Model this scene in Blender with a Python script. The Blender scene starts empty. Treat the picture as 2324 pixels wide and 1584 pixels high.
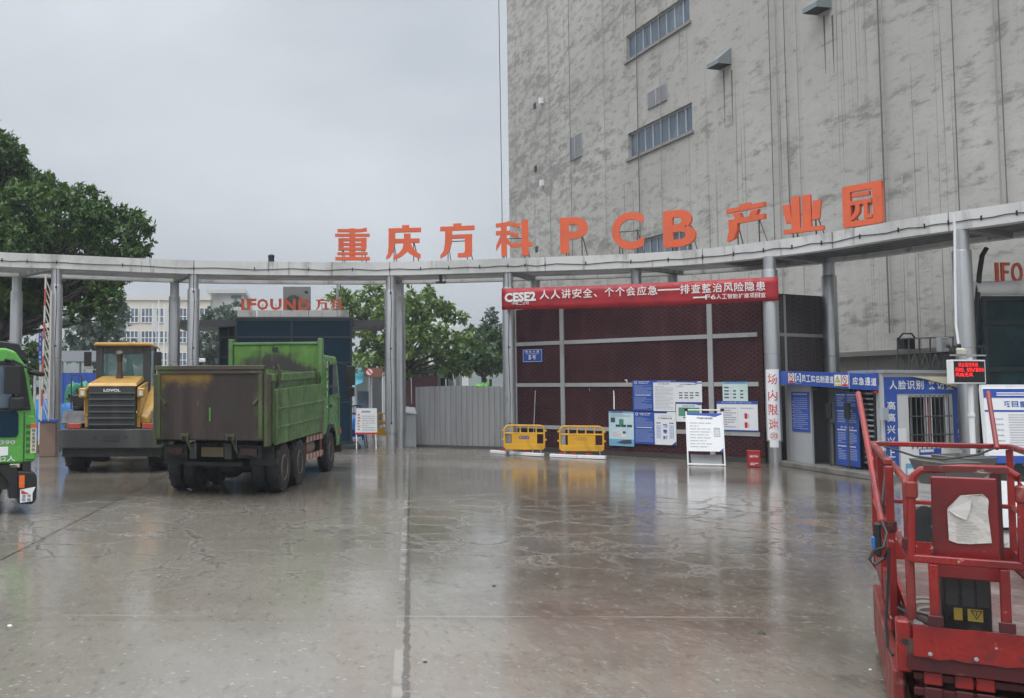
import bpy, math, random
import numpy as np
from mathutils import Vector, Matrix

random.seed(11)
sc = bpy.context.scene
COL = sc.collection
R = math.radians

# ---------------------------------------------------------------- camera
F, CX, CY, IW, IH, CH = 2100.0, 700.0, 759.0, 2323.0, 1584.0, 2.2
PITCH = math.atan(.0594)
CP, SP = math.cos(PITCH), math.sin(PITCH)
cam = bpy.data.objects.new('camera', bpy.data.cameras.new('camera'))
COL.objects.link(cam)
cam.location = (0, 0, CH)
cam.rotation_euler = (R(90) + PITCH, 0, 0)
cam.data.sensor_width = 36
cam.data.lens = 36 * F / IW
cam.data.shift_x = (IW / 2 - CX) / IW
cam.data.shift_y = (CY - IH / 2) / IW
cam.data.clip_start = .1
cam.data.clip_end = 3000
sc.camera = cam

# ---------------------------------------------------------------- sky, sun, exposure
world = bpy.data.worlds.new('World')
sc.world = world
world.use_nodes = True
wn, wl = world.node_tree.nodes, world.node_tree.links
wn.clear()
SUN_EL, SUN_AZ = 58, 215          # degrees; azimuth the light comes from, clockwise from +Y
sky = wn.new('ShaderNodeTexSky')
sky.sky_type = 'NISHITA'
sky.sun_disc = False
sky.sun_elevation = R(SUN_EL)
sky.sun_rotation = R(SUN_AZ)
sky.dust_density = 4
tcw = wn.new('ShaderNodeTexCoord')
sepw = wn.new('ShaderNodeSeparateXYZ')
wl.new(tcw.outputs['Generated'], sepw.inputs[0])
# overcast: even towards the horizon, clearly brighter towards the zenith
mrw = wn.new('ShaderNodeMapRange')
mrw.inputs[1].default_value = .43; mrw.inputs[2].default_value = 1.0
mrw.inputs[3].default_value = 1.0; mrw.inputs[4].default_value = 4.6
wl.new(sepw.outputs[2], mrw.inputs[0])
mpw = wn.new('ShaderNodeMapping'); mpw.inputs['Scale'].default_value = (1, 1, 2.2)
wl.new(tcw.outputs['Generated'], mpw.inputs[0])
nzw = wn.new('ShaderNodeTexNoise'); nzw.inputs['Scale'].default_value = 3.1
nzw.inputs['Detail'].default_value = 4; nzw.inputs['Roughness'].default_value = .45
wl.new(mpw.outputs[0], nzw.inputs[0])
rpw = wn.new('ShaderNodeValToRGB')
rpw.color_ramp.elements[0].position = .3; rpw.color_ramp.elements[0].color = (4.65, 5.0, 5.45, 1)
rpw.color_ramp.elements[1].position = .72; rpw.color_ramp.elements[1].color = (6.4, 6.7, 7.0, 1)
wl.new(nzw.outputs[0], rpw.inputs[0])
vmw = wn.new('ShaderNodeVectorMath'); vmw.operation = 'SCALE'
wl.new(rpw.outputs[0], vmw.inputs[0]); wl.new(mrw.outputs[0], vmw.inputs['Scale'])
mxw = wn.new('ShaderNodeMixRGB'); mxw.inputs[0].default_value = .93
wl.new(sky.outputs[0], mxw.inputs[1]); wl.new(vmw.outputs[0], mxw.inputs[2])
bgw = wn.new('ShaderNodeBackground'); bgw.inputs['Strength'].default_value = .1
wl.new(mxw.outputs[0], bgw.inputs[0])
oww = wn.new('ShaderNodeOutputWorld'); wl.new(bgw.outputs[0], oww.inputs[0])

sl = bpy.data.lights.new('sun', 'SUN'); sl.energy = .9; sl.angle = R(35); sl.color = (1, .97, .93)
sun = bpy.data.objects.new('sun', sl); COL.objects.link(sun)
sdir = Vector((math.sin(R(SUN_AZ)) * math.cos(R(SUN_EL)), math.cos(R(SUN_AZ)) * math.cos(R(SUN_EL)), math.sin(R(SUN_EL))))
sun.rotation_euler = sdir.to_track_quat('Z', 'Y').to_euler()
sun.location = (0, 0, 60)
vs = sc.view_settings
vs.view_transform = 'Standard'; vs.look = 'None'; vs.exposure = .42; vs.gamma = 1; vs.use_curve_mapping = False
sc.cycles.max_bounces = 6; sc.cycles.diffuse_bounces = 3; sc.cycles.glossy_bounces = 4
sc.cycles.transparent_max_bounces = 8; sc.cycles.volume_bounces = 0
sc.cycles.use_denoising = True
sc.cycles.sample_clamp_indirect = 4

# ---------------------------------------------------------------- measuring helpers
def ray(x, y):
    u, v = (x - CX) / F, (y - CY) / F
    return Vector((u, CP + v * SP, SP - v * CP))
def U(x, y, d):
    """point of the place seen at photo position x, y, d metres away along +Y"""
    r = ray(x, y); return Vector((0, 0, CH)) + r * (d / r.y)
def G(x, y):
    r = ray(x, y); return Vector((0, 0, CH)) + r * (-CH / r.z)
def zat(y, d): return CH + (883.74 - y) / F * d
def xat(x, d): return (x - CX) / F * d
def onplane(x, y, A, B):
    """hit of the sight line with the vertical plane through ground points A, B"""
    r = ray(x, y); ex, ey = B[0] - A[0], B[1] - A[1]
    t = (A[0] * ey - A[1] * ex) / (r.x * ey - r.y * ex)
    return Vector((0, 0, CH)) + r * t

# ---------------------------------------------------------------- mesh helpers
_GL = {}
def glyphs(s, bold=0.0, res=2):
    k = (s, bold, res)
    if k not in _GL:
        c = bpy.data.curves.new('tmp', 'FONT'); c.body = s; c.resolution_u = res; c.offset = bold
        o = bpy.data.objects.new('tmp', c); COL.objects.link(o)
        dg = bpy.context.evaluated_depsgraph_get()
        me = o.evaluated_get(dg).to_mesh()
        vv = [tuple(v.co[:2]) for v in me.vertices]; ff = [list(p.vertices) for p in me.polygons]
        o.evaluated_get(dg).to_mesh_clear()
        bpy.data.objects.remove(o); bpy.data.curves.remove(c)
        _GL[k] = (vv, ff)
    return _GL[k]

class Fr:
    """flat frame: origin, right, up; normal points to the reader"""
    def __init__(s, O, ex, ey):
        s.O, s.ex, s.ey = Vector(O), Vector(ex).normalized(), Vector(ey).normalized()
        s.n = s.ex.cross(s.ey).normalized()
    def p(s, u, v, w=0): return s.O + s.ex * u + s.ey * v + s.n * w

class MB:
    def __init__(s, M=None): s.v, s.f, s.m, s.mi, s.M = [], [], [], 0, M
    def add(s, vs, fs):
        n = len(s.v)
        s.v += [tuple(s.M @ Vector(p)) for p in vs] if s.M else [tuple(p) for p in vs]
        s.f += [[i + n for i in f] for f in fs]; s.m += [s.mi] * len(fs); return s
    def mat(s, i): s.mi = i; return s
    def box(s, x0, x1, y0, y1, z0, z1):
        return s.hexa([(x0, y0, z0), (x1, y0, z0), (x1, y1, z0), (x0, y1, z0), (x0, y0, z1), (x1, y0, z1), (x1, y1, z1), (x0, y1, z1)])
    def hexa(s, p): return s.add(p, [[3, 2, 1, 0], [4, 5, 6, 7], [0, 1, 5, 4], [1, 2, 6, 5], [2, 3, 7, 6], [3, 0, 4, 7]])
    def bar(s, a, b, w, h=None, up=(0, 0, 1)):
        a, b = Vector(a), Vector(b); h = h or w; d = (b - a).normalized(); up = Vector(up)
        if abs(d.dot(up)) > .98: up = Vector((0, 1, 0))
        x = d.cross(up).normalized(); z = x.cross(d)
        q = [x * (-w / 2) + z * (-h / 2), x * (w / 2) + z * (-h / 2), x * (w / 2) + z * (h / 2), x * (-w / 2) + z * (h / 2)]
        return s.add([a + k for k in q] + [b + k for k in q], [[3, 2, 1, 0], [4, 5, 6, 7], [0, 1, 5, 4], [1, 2, 6, 5], [2, 3, 7, 6], [3, 0, 4, 7]])
    def tube(s, pts, r, seg=8, caps=True):
        pts = [Vector(p) for p in pts]; n = len(pts)
        rr = r if isinstance(r, (list, tuple)) else [r] * n
        vs, fs = [], []; ref = None
        for i, p in enumerate(pts):
            d = (pts[min(i + 1, n - 1)] - pts[max(i - 1, 0)]).normalized()
            if ref is None: ref = Vector((0, 0, 1)) if abs(d.z) < .9 else Vector((1, 0, 0))
            x = d.cross(ref).normalized(); y = d.cross(x).normalized(); ref = -y if False else ref
            if abs(d.dot(ref)) > .95: ref = x.cross(d)
            for k in range(seg):
                a = 2 * math.pi * k / seg; vs.append(p + (x * math.cos(a) + y * math.sin(a)) * rr[i])
        for i in range(n - 1):
            for k in range(seg):
                k2 = (k + 1) % seg; fs.append([i * seg + k, i * seg + k2, (i + 1) * seg + k2, (i + 1) * seg + k])
        if caps: fs += [list(range(seg))[::-1], list(range((n - 1) * seg, n * seg))]
        return s.add(vs, fs)
    def cyl(s, a, b, r0, r1=None, seg=20): return s.tube([a, b], [r0, r0 if r1 is None else r1], seg)
    def lathe(s, prof, o, axis='z', seg=24):
        """prof: (radius, height) list along axis from o"""
        vs, fs = [], []; o = Vector(o)
        for r, h in prof:
            for k in range(seg):
                a = 2 * math.pi * k / seg; c, q = r * math.cos(a), r * math.sin(a)
                vs.append(o + Vector({'z': (c, q, h), 'x': (h, c, q), 'y': (q, h, c)}[axis]))
        for i in range(len(prof) - 1):
            for k in range(seg):
                k2 = (k + 1) % seg; fs.append([i * seg + k, i * seg + k2, (i + 1) * seg + k2, (i + 1) * seg + k])
        if prof[0][0] > 1e-4: fs.append(list(range(seg))[::-1])
        if prof[-1][0] > 1e-4: fs.append(list(range((len(prof) - 1) * seg, len(prof) * seg)))
        return s.add(vs, fs)
    def prism(s, poly, fr, d0, d1):
        """polygon (u, v) in frame fr extruded from offset d0 to d1 along its normal"""
        ar = sum(poly[i][0] * poly[(i + 1) % len(poly)][1] - poly[(i + 1) % len(poly)][0] * poly[i][1] for i in range(len(poly)))
        if ar < 0: poly = poly[::-1]
        n = len(poly)
        vs = [fr.p(u, v, d0) for u, v in poly] + [fr.p(u, v, d1) for u, v in poly]
        return s.add(vs, [list(range(n))[::-1], list(range(n, 2 * n))] + [[i, (i + 1) % n, n + (i + 1) % n, n + i] for i in range(n)])
    def quad(s, fr, u0, v0, u1, v1, w=.004):
        return s.add([fr.p(u0, v0, w), fr.p(u1, v0, w), fr.p(u1, v1, w), fr.p(u0, v1, w)], [[0, 1, 2, 3]])
    def poly(s, fr, pts, w=.004):
        ar = sum(pts[i][0] * pts[(i + 1) % len(pts)][1] - pts[(i + 1) % len(pts)][0] * pts[i][1] for i in range(len(pts)))
        if ar < 0: pts = pts[::-1]
        return s.add([fr.p(u, v, w) for u, v in pts], [list(range(len(pts)))])
    def disc(s, fr, u, v, r, w=.004, seg=20, r0=0):
        if r0 == 0: return s.poly(fr, [(u + r * math.cos(2 * math.pi * k / seg), v + r * math.sin(2 * math.pi * k / seg)) for k in range(seg)], w)
        for k in range(seg):
            a, b = 2 * math.pi * k / seg, 2 * math.pi * (k + 1) / seg
            s.poly(fr, [(u + r * math.cos(a), v + r * math.sin(a)), (u + r * math.cos(b), v + r * math.sin(b)), (u + r0 * math.cos(b), v + r0 * math.sin(b)), (u + r0 * math.cos(a), v + r0 * math.sin(a))], w)
        return s
    def text(s, st, fr, u0, v0, u1, v1, w=.006, bold=.02, d=0):
        """lettering fitted into the box u0..u1, v0..v1 of the frame"""
        vv, ff = glyphs(st, bold)
        if not vv: return s
        xs = [p[0] for p in vv]; ys = [p[1] for p in vv]
        a, b, c, e = min(xs), max(xs), min(ys), max(ys)
        q = [(u0 + (x - a) / max(b - a, 1e-6) * (u1 - u0), v0 + (y - c) / max(e - c, 1e-6) * (v1 - v0)) for x, y in vv]
        s.add([fr.p(u, v, w) for u, v in q], ff)
        return s
    def lines(s, fr, u0, v0, u1, v1, n, fill=.45, gap=.15, w=.006):
        """small print too small to read: broken dashes"""
        h = (v1 - v0) / n
        for i in range(n):
            v = v1 - (i + .7) * h; u = u0
            end = u1 if random.random() > .3 else u0 + (u1 - u0) * random.uniform(.4, .9)
            while u < end - 1e-3:
                l = min(random.uniform(.12, .45) * (u1 - u0), end - u); s.quad(fr, u, v, u + l, v + h * fill, w); u += l + gap * h
        return s
    def build(s, name, mats, parent=None, w=False, smooth=False, bevel=0, seg=1):
        mats = mats if isinstance(mats, (list, tuple)) else [mats]
        vs = [Vector(p) for p in s.v]; loc = None
        if parent is not None:
            if w:
                Mw = Matrix(); q_ = parent
                while q_ is not None: Mw = Matrix.Translation(q_.location) @ q_.rotation_euler.to_matrix().to_4x4() @ Mw; q_ = q_.parent
                Mi = Mw.inverted()
                vs = [Mi @ p for p in vs]
        else:
            lo = [min(p[i] for p in vs) for i in range(3)]; hi = [max(p[i] for p in vs) for i in range(3)]
            loc = Vector(((lo[0] + hi[0]) / 2, (lo[1] + hi[1]) / 2, lo[2])); vs = [p - loc for p in vs]
        me = bpy.data.meshes.new(name); me.from_pydata([tuple(p) for p in vs], [], s.f)
        for m in mats: me.materials.append(m)
        me.polygons.foreach_set('material_index', s.m)
        if smooth: me.polygons.foreach_set('use_smooth', [True] * len(s.f))
        me.update()
        o = bpy.data.objects.new(name, me); COL.objects.link(o)
        if parent is not None: o.parent = parent
        else: o.location = loc
        if smooth:
            try: me.set_sharp_from_angle(angle=R(40))
            except Exception: pass
        if bevel:
            b = o.modifiers.new('bevel', 'BEVEL'); b.width = bevel; b.segments = seg; b.limit_method = 'ANGLE'; b.angle_limit = R(35)
        return o

def tag(o, label, cat, group=None):
    o['label'] = label; o['category'] = cat
    if group: o['group'] = group
    return o
def thing(name, label, cat, loc=(0, 0, 0), rz=0, group=None):
    o = bpy.data.objects.new(name, None); COL.objects.link(o); o.empty_display_size = .2
    o.location = loc; o.rotation_euler = (0, 0, rz); return tag(o, label, cat, group)
def struct(o, kind='structure'): o['kind'] = kind; return o
def copy_tree(o, parent=None):
    c = o.copy(); COL.objects.link(c)
    if parent: c.parent = parent
    for ch in list(o.children): copy_tree(ch, c)
    return c

# ---------------------------------------------------------------- materials
def nd(nt, t, **k):
    n = nt.nodes.new(t)
    for a, b in k.items(): setattr(n, a, b)
    return n
def mixc(nt, fac, a, b, mode='MIX'):
    m = nd(nt, 'ShaderNodeMixRGB', blend_type=mode)
    for s, v in ((0, fac), (1, a), (2, b)):
        if hasattr(v, 'is_output'): nt.links.new(v, m.inputs[s])
        elif s == 0: m.inputs[0].default_value = v
        else: m.inputs[s].default_value = (*v, 1)
    return m.outputs[0]
def noise(nt, vec, scale, detail=5, rough=.6, dist=0):
    n = nd(nt, 'ShaderNodeTexNoise'); nt.links.new(vec, n.inputs[0])
    n.inputs['Scale'].default_value = scale; n.inputs['Detail'].default_value = detail
    n.inputs['Roughness'].default_value = rough; n.inputs['Distortion'].default_value = dist; return n.outputs[0]
def ramp(nt, fac, lo, hi, a=0.0, b=1.0):
    m = nd(nt, 'ShaderNodeMapRange'); m.interpolation_type = 'SMOOTHSTEP'
    nt.links.new(fac, m.inputs[0])
    for i, v in enumerate((lo, hi, a, b)): m.inputs[i + 1].default_value = v
    return m.outputs[0]
def mapv(nt, vec, scale=(1, 1, 1), rot=(0, 0, 0), loc=(0, 0, 0)):
    m = nd(nt, 'ShaderNodeMapping'); nt.links.new(vec, m.inputs[0])
    m.inputs['Scale'].default_value = scale; m.inputs['Rotation'].default_value = rot; m.inputs['Location'].default_value = loc
    return m.outputs[0]
def mth(nt, op, a, b=None, c=None):
    m = nd(nt, 'ShaderNodeMath', operation=op)
    for i, v in enumerate((a, b, c)):
        if v is None: continue
        if hasattr(v, 'is_output'): nt.links.new(v, m.inputs[i])
        else: m.inputs[i].default_value = v
    return m.outputs[0]
def newmat(name):
    m = bpy.data.materials.new(name); m.use_nodes = True; nt = m.node_tree; nt.nodes.clear()
    out = nd(nt, 'ShaderNodeOutputMaterial'); b = nd(nt, 'ShaderNodeBsdfPrincipled'); nt.links.new(b.outputs[0], out.inputs[0])
    tc = nd(nt, 'ShaderNodeTexCoord'); return m, nt, b, tc.outputs['Object'], out
def bumpn(nt, b, h, strength, dist):
    n = nd(nt, 'ShaderNodeBump'); n.inputs['Strength'].default_value = strength; n.inputs['Distance'].default_value = dist
    nt.links.new(h, n.inputs['Height']); nt.links.new(n.outputs[0], b.inputs['Normal'])
def mat(name, c, r=.5, m=0, layers=(), bump=0, bsc=25, rv=.12, coat=0, wob=0):
    """layers: (colour, noise scale, lo, hi, (sx, sy, sz)) blended over the base colour in turn"""
    M, nt, b, ob, out = newmat(name)
    colr = c; f0 = None
    for cc, scl, lo, hi, sv in layers:
        v = mapv(nt, ob, sv, loc=(random.uniform(-9, 9),) * 3)
        f = ramp(nt, noise(nt, v, scl), lo, hi); colr = mixc(nt, f, colr, cc); f0 = f
    if hasattr(colr, 'is_output'): nt.links.new(colr, b.inputs['Base Color'])
    else: b.inputs['Base Color'].default_value = (*c, 1)
    b.inputs['Metallic'].default_value = m
    if rv: nt.links.new(ramp(nt, noise(nt, ob, 6, 4), .3, .7, max(r - rv, .03), min(r + rv, 1)), b.inputs['Roughness'])
    else: b.inputs['Roughness'].default_value = r
    if coat: b.inputs['Coat Weight'].default_value = coat; b.inputs['Coat Roughness'].default_value = .12
    if bump: bumpn(nt, b, noise(nt, ob, bsc, 6), bump, .02)
    elif wob: bumpn(nt, b, noise(nt, ob, 1.6, 2), wob, .05)
    return M
def flat(name, c, r=.5): return mat(name, c, r, rv=0)
I3 = (1, 1, 1); VS = (1, 1, .12)      # VS: vertical streaks
# ================================================================ ground
def ground_material():
    M, nt, b, ob, out = newmat('wet_concrete')
    sp = nd(nt, 'ShaderNodeSeparateXYZ'); nt.links.new(ob, sp.inputs[0]); X, Y = sp.outputs[0], sp.outputs[1]
    big = noise(nt, ob, .16, 5, .62)
    c = mixc(nt, ramp(nt, big, .42, .6), (.112, .093, .07), (.18, .16, .13))
    c = mixc(nt, ramp(nt, noise(nt, mapv(nt, ob, (1, 1, 1), loc=(31, 7, 0)), .9, 7, .7), .5, .72), c, (.078, .064, .047))
    c = mixc(nt, ramp(nt, noise(nt, mapv(nt, ob, (1, .35, 1)), 9, 5, .7), .45, .8, 0, .6), c, (.24, .225, .205))
    # cracked, patched slabs in the middle of the yard
    wv = nd(nt, 'ShaderNodeVectorMath', operation='ADD'); nt.links.new(ob, wv.inputs[0])
    nv = nd(nt, 'ShaderNodeTexNoise'); nt.links.new(ob, nv.inputs[0]); nv.inputs['Scale'].default_value = 1.3; nv.inputs['Detail'].default_value = 6; nv.inputs['Roughness'].default_value = .7
    sv = nd(nt, 'ShaderNodeVectorMath', operation='SCALE'); nt.links.new(nv.outputs['Color'], sv.inputs[0]); sv.inputs['Scale'].default_value = .9
    nt.links.new(sv.outputs[0], wv.inputs[1])
    vo = nd(nt, 'ShaderNodeTexVoronoi', feature='DISTANCE_TO_EDGE'); nt.links.new(wv.outputs[0], vo.inputs[0]); vo.inputs['Scale'].default_value = 1.0
    ed = vo.outputs['Distance']
    def bell(v, a, b2, c2, d2): return mth(nt, 'MULTIPLY', ramp(nt, v, a, b2), ramp(nt, v, c2, d2, 1, 0))
    nY = mth(nt, 'MULTIPLY_ADD', mth(nt, 'SUBTRACT', noise(nt, ob, .35, 3), .5), 7, Y)
    zone = mth(nt, 'MULTIPLY', bell(nY, 10.8, 12.5, 17.5, 20), ramp(nt, mth(nt, 'MULTIPLY_ADD', mth(nt, 'SUBTRACT', noise(nt, mapv(nt, ob, I3, loc=(4, 4, 4)), .4, 3), .5), 9, X), -5.5, -4.0))
    zone = mth(nt, 'MULTIPLY', zone, ramp(nt, noise(nt, mapv(nt, ob, I3, loc=(14, 2, 4)), .22, 2), .28, .4))
    band = mth(nt, 'MULTIPLY', ramp(nt, ed, .015, .085, 1, 0), zone)
    crk = mth(nt, 'MULTIPLY', ramp(nt, ed, .008, .036, 1, 0), mth(nt, 'MULTIPLY', zone, ramp(nt, noise(nt, ob, .9, 2), .28, .4)))
    # straight slab joints, ragged: along the yard, to the left, across
    jn = mth(nt, 'MULTIPLY', mth(nt, 'SUBTRACT', noise(nt, ob, 5, 5, .8), .5), .09)
    def joint(A, B, wd):
        dx, dy = B[0] - A[0], B[1] - A[1]; L = math.hypot(dx, dy); nx, ny = -dy / L, dx / L
        s = mth(nt, 'ADD', mth(nt, 'MULTIPLY_ADD', X, nx, mth(nt, 'MULTIPLY', Y, ny)), -(nx * A[0] + ny * A[1]))
        return ramp(nt, mth(nt, 'ABSOLUTE', mth(nt, 'ADD', s, jn)), wd * .5, wd, 1, 0), s
    def g2(x, y): p = G(x, y); return (p.x, p.y)
    j1, s1 = joint(g2(928, 1130), g2(921, 1580), .035)
    slab = mth(nt, 'MULTIPLY', ramp(nt, mth(nt, 'ADD', Y, mth(nt, 'MULTIPLY', jn, .5)), 9.1, 8.9), ramp(nt, mth(nt, 'MULTIPLY_ADD', mth(nt, 'SUBTRACT', noise(nt, ob, .8, 5), .5), 1.6, X), 1.2, 2.1, 1, 0))
    slab_sheen = mth(nt, 'MULTIPLY', mth(nt, 'MULTIPLY', bell(Y, 8.5, 9.3, 17, 20), ramp(nt, s1, -.02, -.1)), ramp(nt, mth(nt, 'MULTIPLY_ADD', mth(nt, 'SUBTRACT', noise(nt, ob, .6, 5), .5), 2, X), 2.6, 3.4, 1, 0))  # paler strip right of the joint: slab tone plus painted sky reflection
    c = mixc(nt, mth(nt, 'MULTIPLY', mth(nt, 'MAXIMUM', slab, slab_sheen), .55), c, (.25, .23, .198))
    glint_fleck = mth(nt, 'MULTIPLY', ramp(nt, noise(nt, mapv(nt, ob, (1, .55, 1), loc=(2, 6, 0)), 17, 4, .8), .54, .68), ramp(nt, noise(nt, mapv(nt, ob, I3, loc=(22, 6, 0)), .5, 3), .4, .6))  # wet sparkle put into the colour as light flecks
    c = mixc(nt, mth(nt, 'MULTIPLY', glint_fleck, .55), c, (.3, .28, .25))
    c = mixc(nt, ramp(nt, noise(nt, mapv(nt, ob, (1, .4, 1), loc=(1, 9, 0)), 11, 6, .75), .52, .72, 0, .55), c, (.06, .05, .042))
    c = mixc(nt, mth(nt, 'MULTIPLY', band, .6), c, (.25, .225, .19))
    c = mixc(nt, mth(nt, 'MULTIPLY', crk, .8), c, (.018, .015, .012))
    st = mth(nt, 'MULTIPLY', bell(mth(nt, 'MULTIPLY', s1, -1), -.02, .0, .09, .11), ramp(nt, noise(nt, ob, 1.5, 3), .4, .55))
    c = mixc(nt, mth(nt, 'MULTIPLY', st, .6), c, (.33, .315, .285))
    c = mixc(nt, mth(nt, 'MULTIPLY', j1, .75), c, (.045, .04, .034))
    j2, _ = joint(g2(0, 1272), g2(256, 1140), .03); j2 = mth(nt, 'MULTIPLY', j2, ramp(nt, X, -3.6, -2.6, 1, 0))
    c = mixc(nt, mth(nt, 'MULTIPLY', j2, .85), c, (.03, .027, .023))
    for A, B in ((g2(0, 1395), g2(900, 1398)), (g2(100, 1213), g2(900, 1216)), (g2(950, 1190), g2(1900, 1180))):
        j3, _ = joint(A, B, .03); c = mixc(nt, mth(nt, 'MULTIPLY', j3, mth(nt, 'MULTIPLY', ramp(nt, noise(nt, ob, .6, 2), .45, .6), .5)), c, (.3, .285, .26))
    # muddy orange wash
    mud = mth(nt, 'MULTIPLY', ramp(nt, noise(nt, mapv(nt, ob, (1, 2.2, 1), loc=(3, 3, 0)), .5, 4), .55, .72), bell(Y, 13.5, 15, 16, 18))
    c = mixc(nt, mth(nt, 'MULTIPLY', mud, .5), c, (.28, .15, .085))
    nt.links.new(c, b.inputs['Base Color'])
    # water film: pools mirror, damp high spots scatter
    pool = ramp(nt, noise(nt, mapv(nt, ob, (1, 1.4, 1), loc=(8, 1, 0)), .3, 5, .6), .38, .62)
    fine = noise(nt, mapv(nt, ob, (1, .6, 1)), 14, 6, .75)
    ro = mth(nt, 'MULTIPLY_ADD', pool, -.08, .135); ro = mth(nt, 'MULTIPLY_ADD', mth(nt, 'SUBTRACT', fine, .5), .13, ro)
    ro = mth(nt, 'MAXIMUM', mth(nt, 'ADD', ro, mth(nt, 'MULTIPLY', band, .2)), .035)
    ro = mth(nt, 'ADD', ro, mth(nt, 'MULTIPLY', ramp(nt, mth(nt, 'ADD', Y, mth(nt, 'MULTIPLY', big, 6)), 25, 33), .14))
    nt.links.new(ro, b.inputs['Roughness']); b.inputs['IOR'].default_value = 1.45
    b.inputs['Specular IOR Level'].default_value = .95
    # rain splashes
    vs_ = nd(nt, 'ShaderNodeTexVoronoi', feature='F1'); nt.links.new(ob, vs_.inputs[0]); vs_.inputs['Scale'].default_value = 7
    vs_.inputs['Randomness'].default_value = 1
    spl = mth(nt, 'MULTIPLY', mth(nt, 'SINE', mth(nt, 'MULTIPLY', vs_.outputs['Distance'], 42)), ramp(nt, vs_.outputs['Distance'], .05, .34, 1, 0))
    h = mth(nt, 'MULTIPLY_ADD', spl, .12, mth(nt, 'MULTIPLY', noise(nt, ob, 26, 5, .7), .3))
    h = mth(nt, 'ADD', h, mth(nt, 'MULTIPLY', noise(nt, ob, 2.2, 3), 1.2))
    h = mth(nt, 'ADD', h, mth(nt, 'MULTIPLY', crk, -1.5)); h = mth(nt, 'ADD', h, mth(nt, 'MULTIPLY', mth(nt, 'ADD', j1, j2), -1.2))
    bumpn(nt, b, h, .13, .02)
    return M
g = MB(); g.add([(-900, -60, 0), (900, -60, 0), (900, 900, 0), (-900, 900, 0)], [[0, 1, 2, 3]])
struct(g.build('ground', ground_material()))
bpy.data.objects['ground'].location = (0, 0, 0)
for v, p in zip(bpy.data.objects['ground'].data.vertices, g.v): v.co = p

# ================================================================ shared materials
ALU = mat('brushed_aluminium', (.5, .51, .52), .36, .85, [((.38, .38, .385), 1.1, .5, .7, VS), ((.25, .245, .235), 2.5, .6, .78, VS)], rv=.08)
ALUB = mat('weathered_cladding', (.62, .615, .6), .45, .1, [((.45, .445, .43), .5, .45, .7, I3), ((.28, .27, .255), 1.3, .52, .72, (1, 1, .25)), ((.13, .12, .11), 3.2, .6, .78, (1.2, 1.2, .16))])
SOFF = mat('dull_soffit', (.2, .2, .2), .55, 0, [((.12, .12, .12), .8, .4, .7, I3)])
BLACK = mat('black_rubber', (.012, .012, .013), .5)
CABLE = flat('black_cable', (.015, .015, .016), .5)
ORANGE = mat('orange_letter_paint', (.72, .125, .045), .42, 0, [((.6, .115, .05), 1.5, .45, .7, I3)])
STEEL = mat('dark_steel', (.11, .11, .11), .5, .5)
GALV = mat('galvanised_steel', (.4, .41, .42), .45, .4, [((.28, .28, .28), 3, .5, .7, VS)])
WHITE = mat('white_paint', (.76, .77, .78), .4, 0, [((.62, .62, .61), 2, .5, .75, VS)])
PAPER = flat('white_print', (.78, .79, .8), .4)
BLUE = mat('blue_print', (.022, .075, .36), .4, 0, [((.03, .09, .4), 2, .45, .7, I3)])
INK = flat('dark_ink', (.06, .065, .08), .5)
INKB = flat('pale_ink', (.34, .42, .68), .5)
INKG = flat('grey_ink', (.42, .43, .46), .5)
RED = mat('red_paint', (.42, .02, .02), .4, 0, [((.3, .012, .015), 2, .45, .7, I3)])
REDINK = flat('red_ink', (.55, .02, .025), .45)
YEL = mat('yellow_plastic', (.72, .38, .02), .38, 0, [((.55, .28, .02), 3, .5, .75, I3)])
GLASSD = mat('dark_blue_glass', (.008, .03, .052), .07, 0, rv=.03); GLASSD.node_tree.nodes['Principled BSDF'].inputs['Specular IOR Level'].default_value = .1
GLASSW = mat('window_glass', (.09, .125, .17), .08, 0, [((.17, .21, .26), .6, .45, .65, I3)], rv=.03)
DKFRAME = flat('dark_frame', (.02, .032, .04), .35)

# ================================================================ big grey block
FAC = Vector((18.6, 30.0)); FD = Vector((-.207, 1)).normalized()      # facade ground line
def fac_st(x): # photo x -> distance along the facade from FAC (grows towards the far corner)
    p = onplane(x, 600, FAC, FAC + FD); return (Vector((p.x, p.y)) - FAC).dot(FD)
fs0, fs1 = -16.0, fac_st(1157)
far_c = FAC + FD * fs1; rzf = math.atan2(-FD.y, -FD.x)
bld = thing('factory_block', 'tall windowless grey concrete building with blotchy rough plaster behind the gate', 'building', (far_c.x, far_c.y, 0), rzf)
# local: x runs from the far corner towards the camera, +y is out of the facade? (checked: facade normal = -y')
def fl(x, y):
    p = onplane(x, y, FAC, FAC + FD); return fs1 - (Vector((p.x, p.y)) - FAC).dot(FD), p.z
M, nt, b, ob, out = newmat('rough_plaster')
c = mixc(nt, ramp(nt, noise(nt, ob, .09, 4), .4, .62), (.4, .386, .355), (.48, .467, .435))
c = mixc(nt, ramp(nt, noise(nt, mapv(nt, ob, (.8, 1, 2.2)), 1.1, 8, .72), .5, .66, 0, .75), c, (.38, .37, .347))
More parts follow.
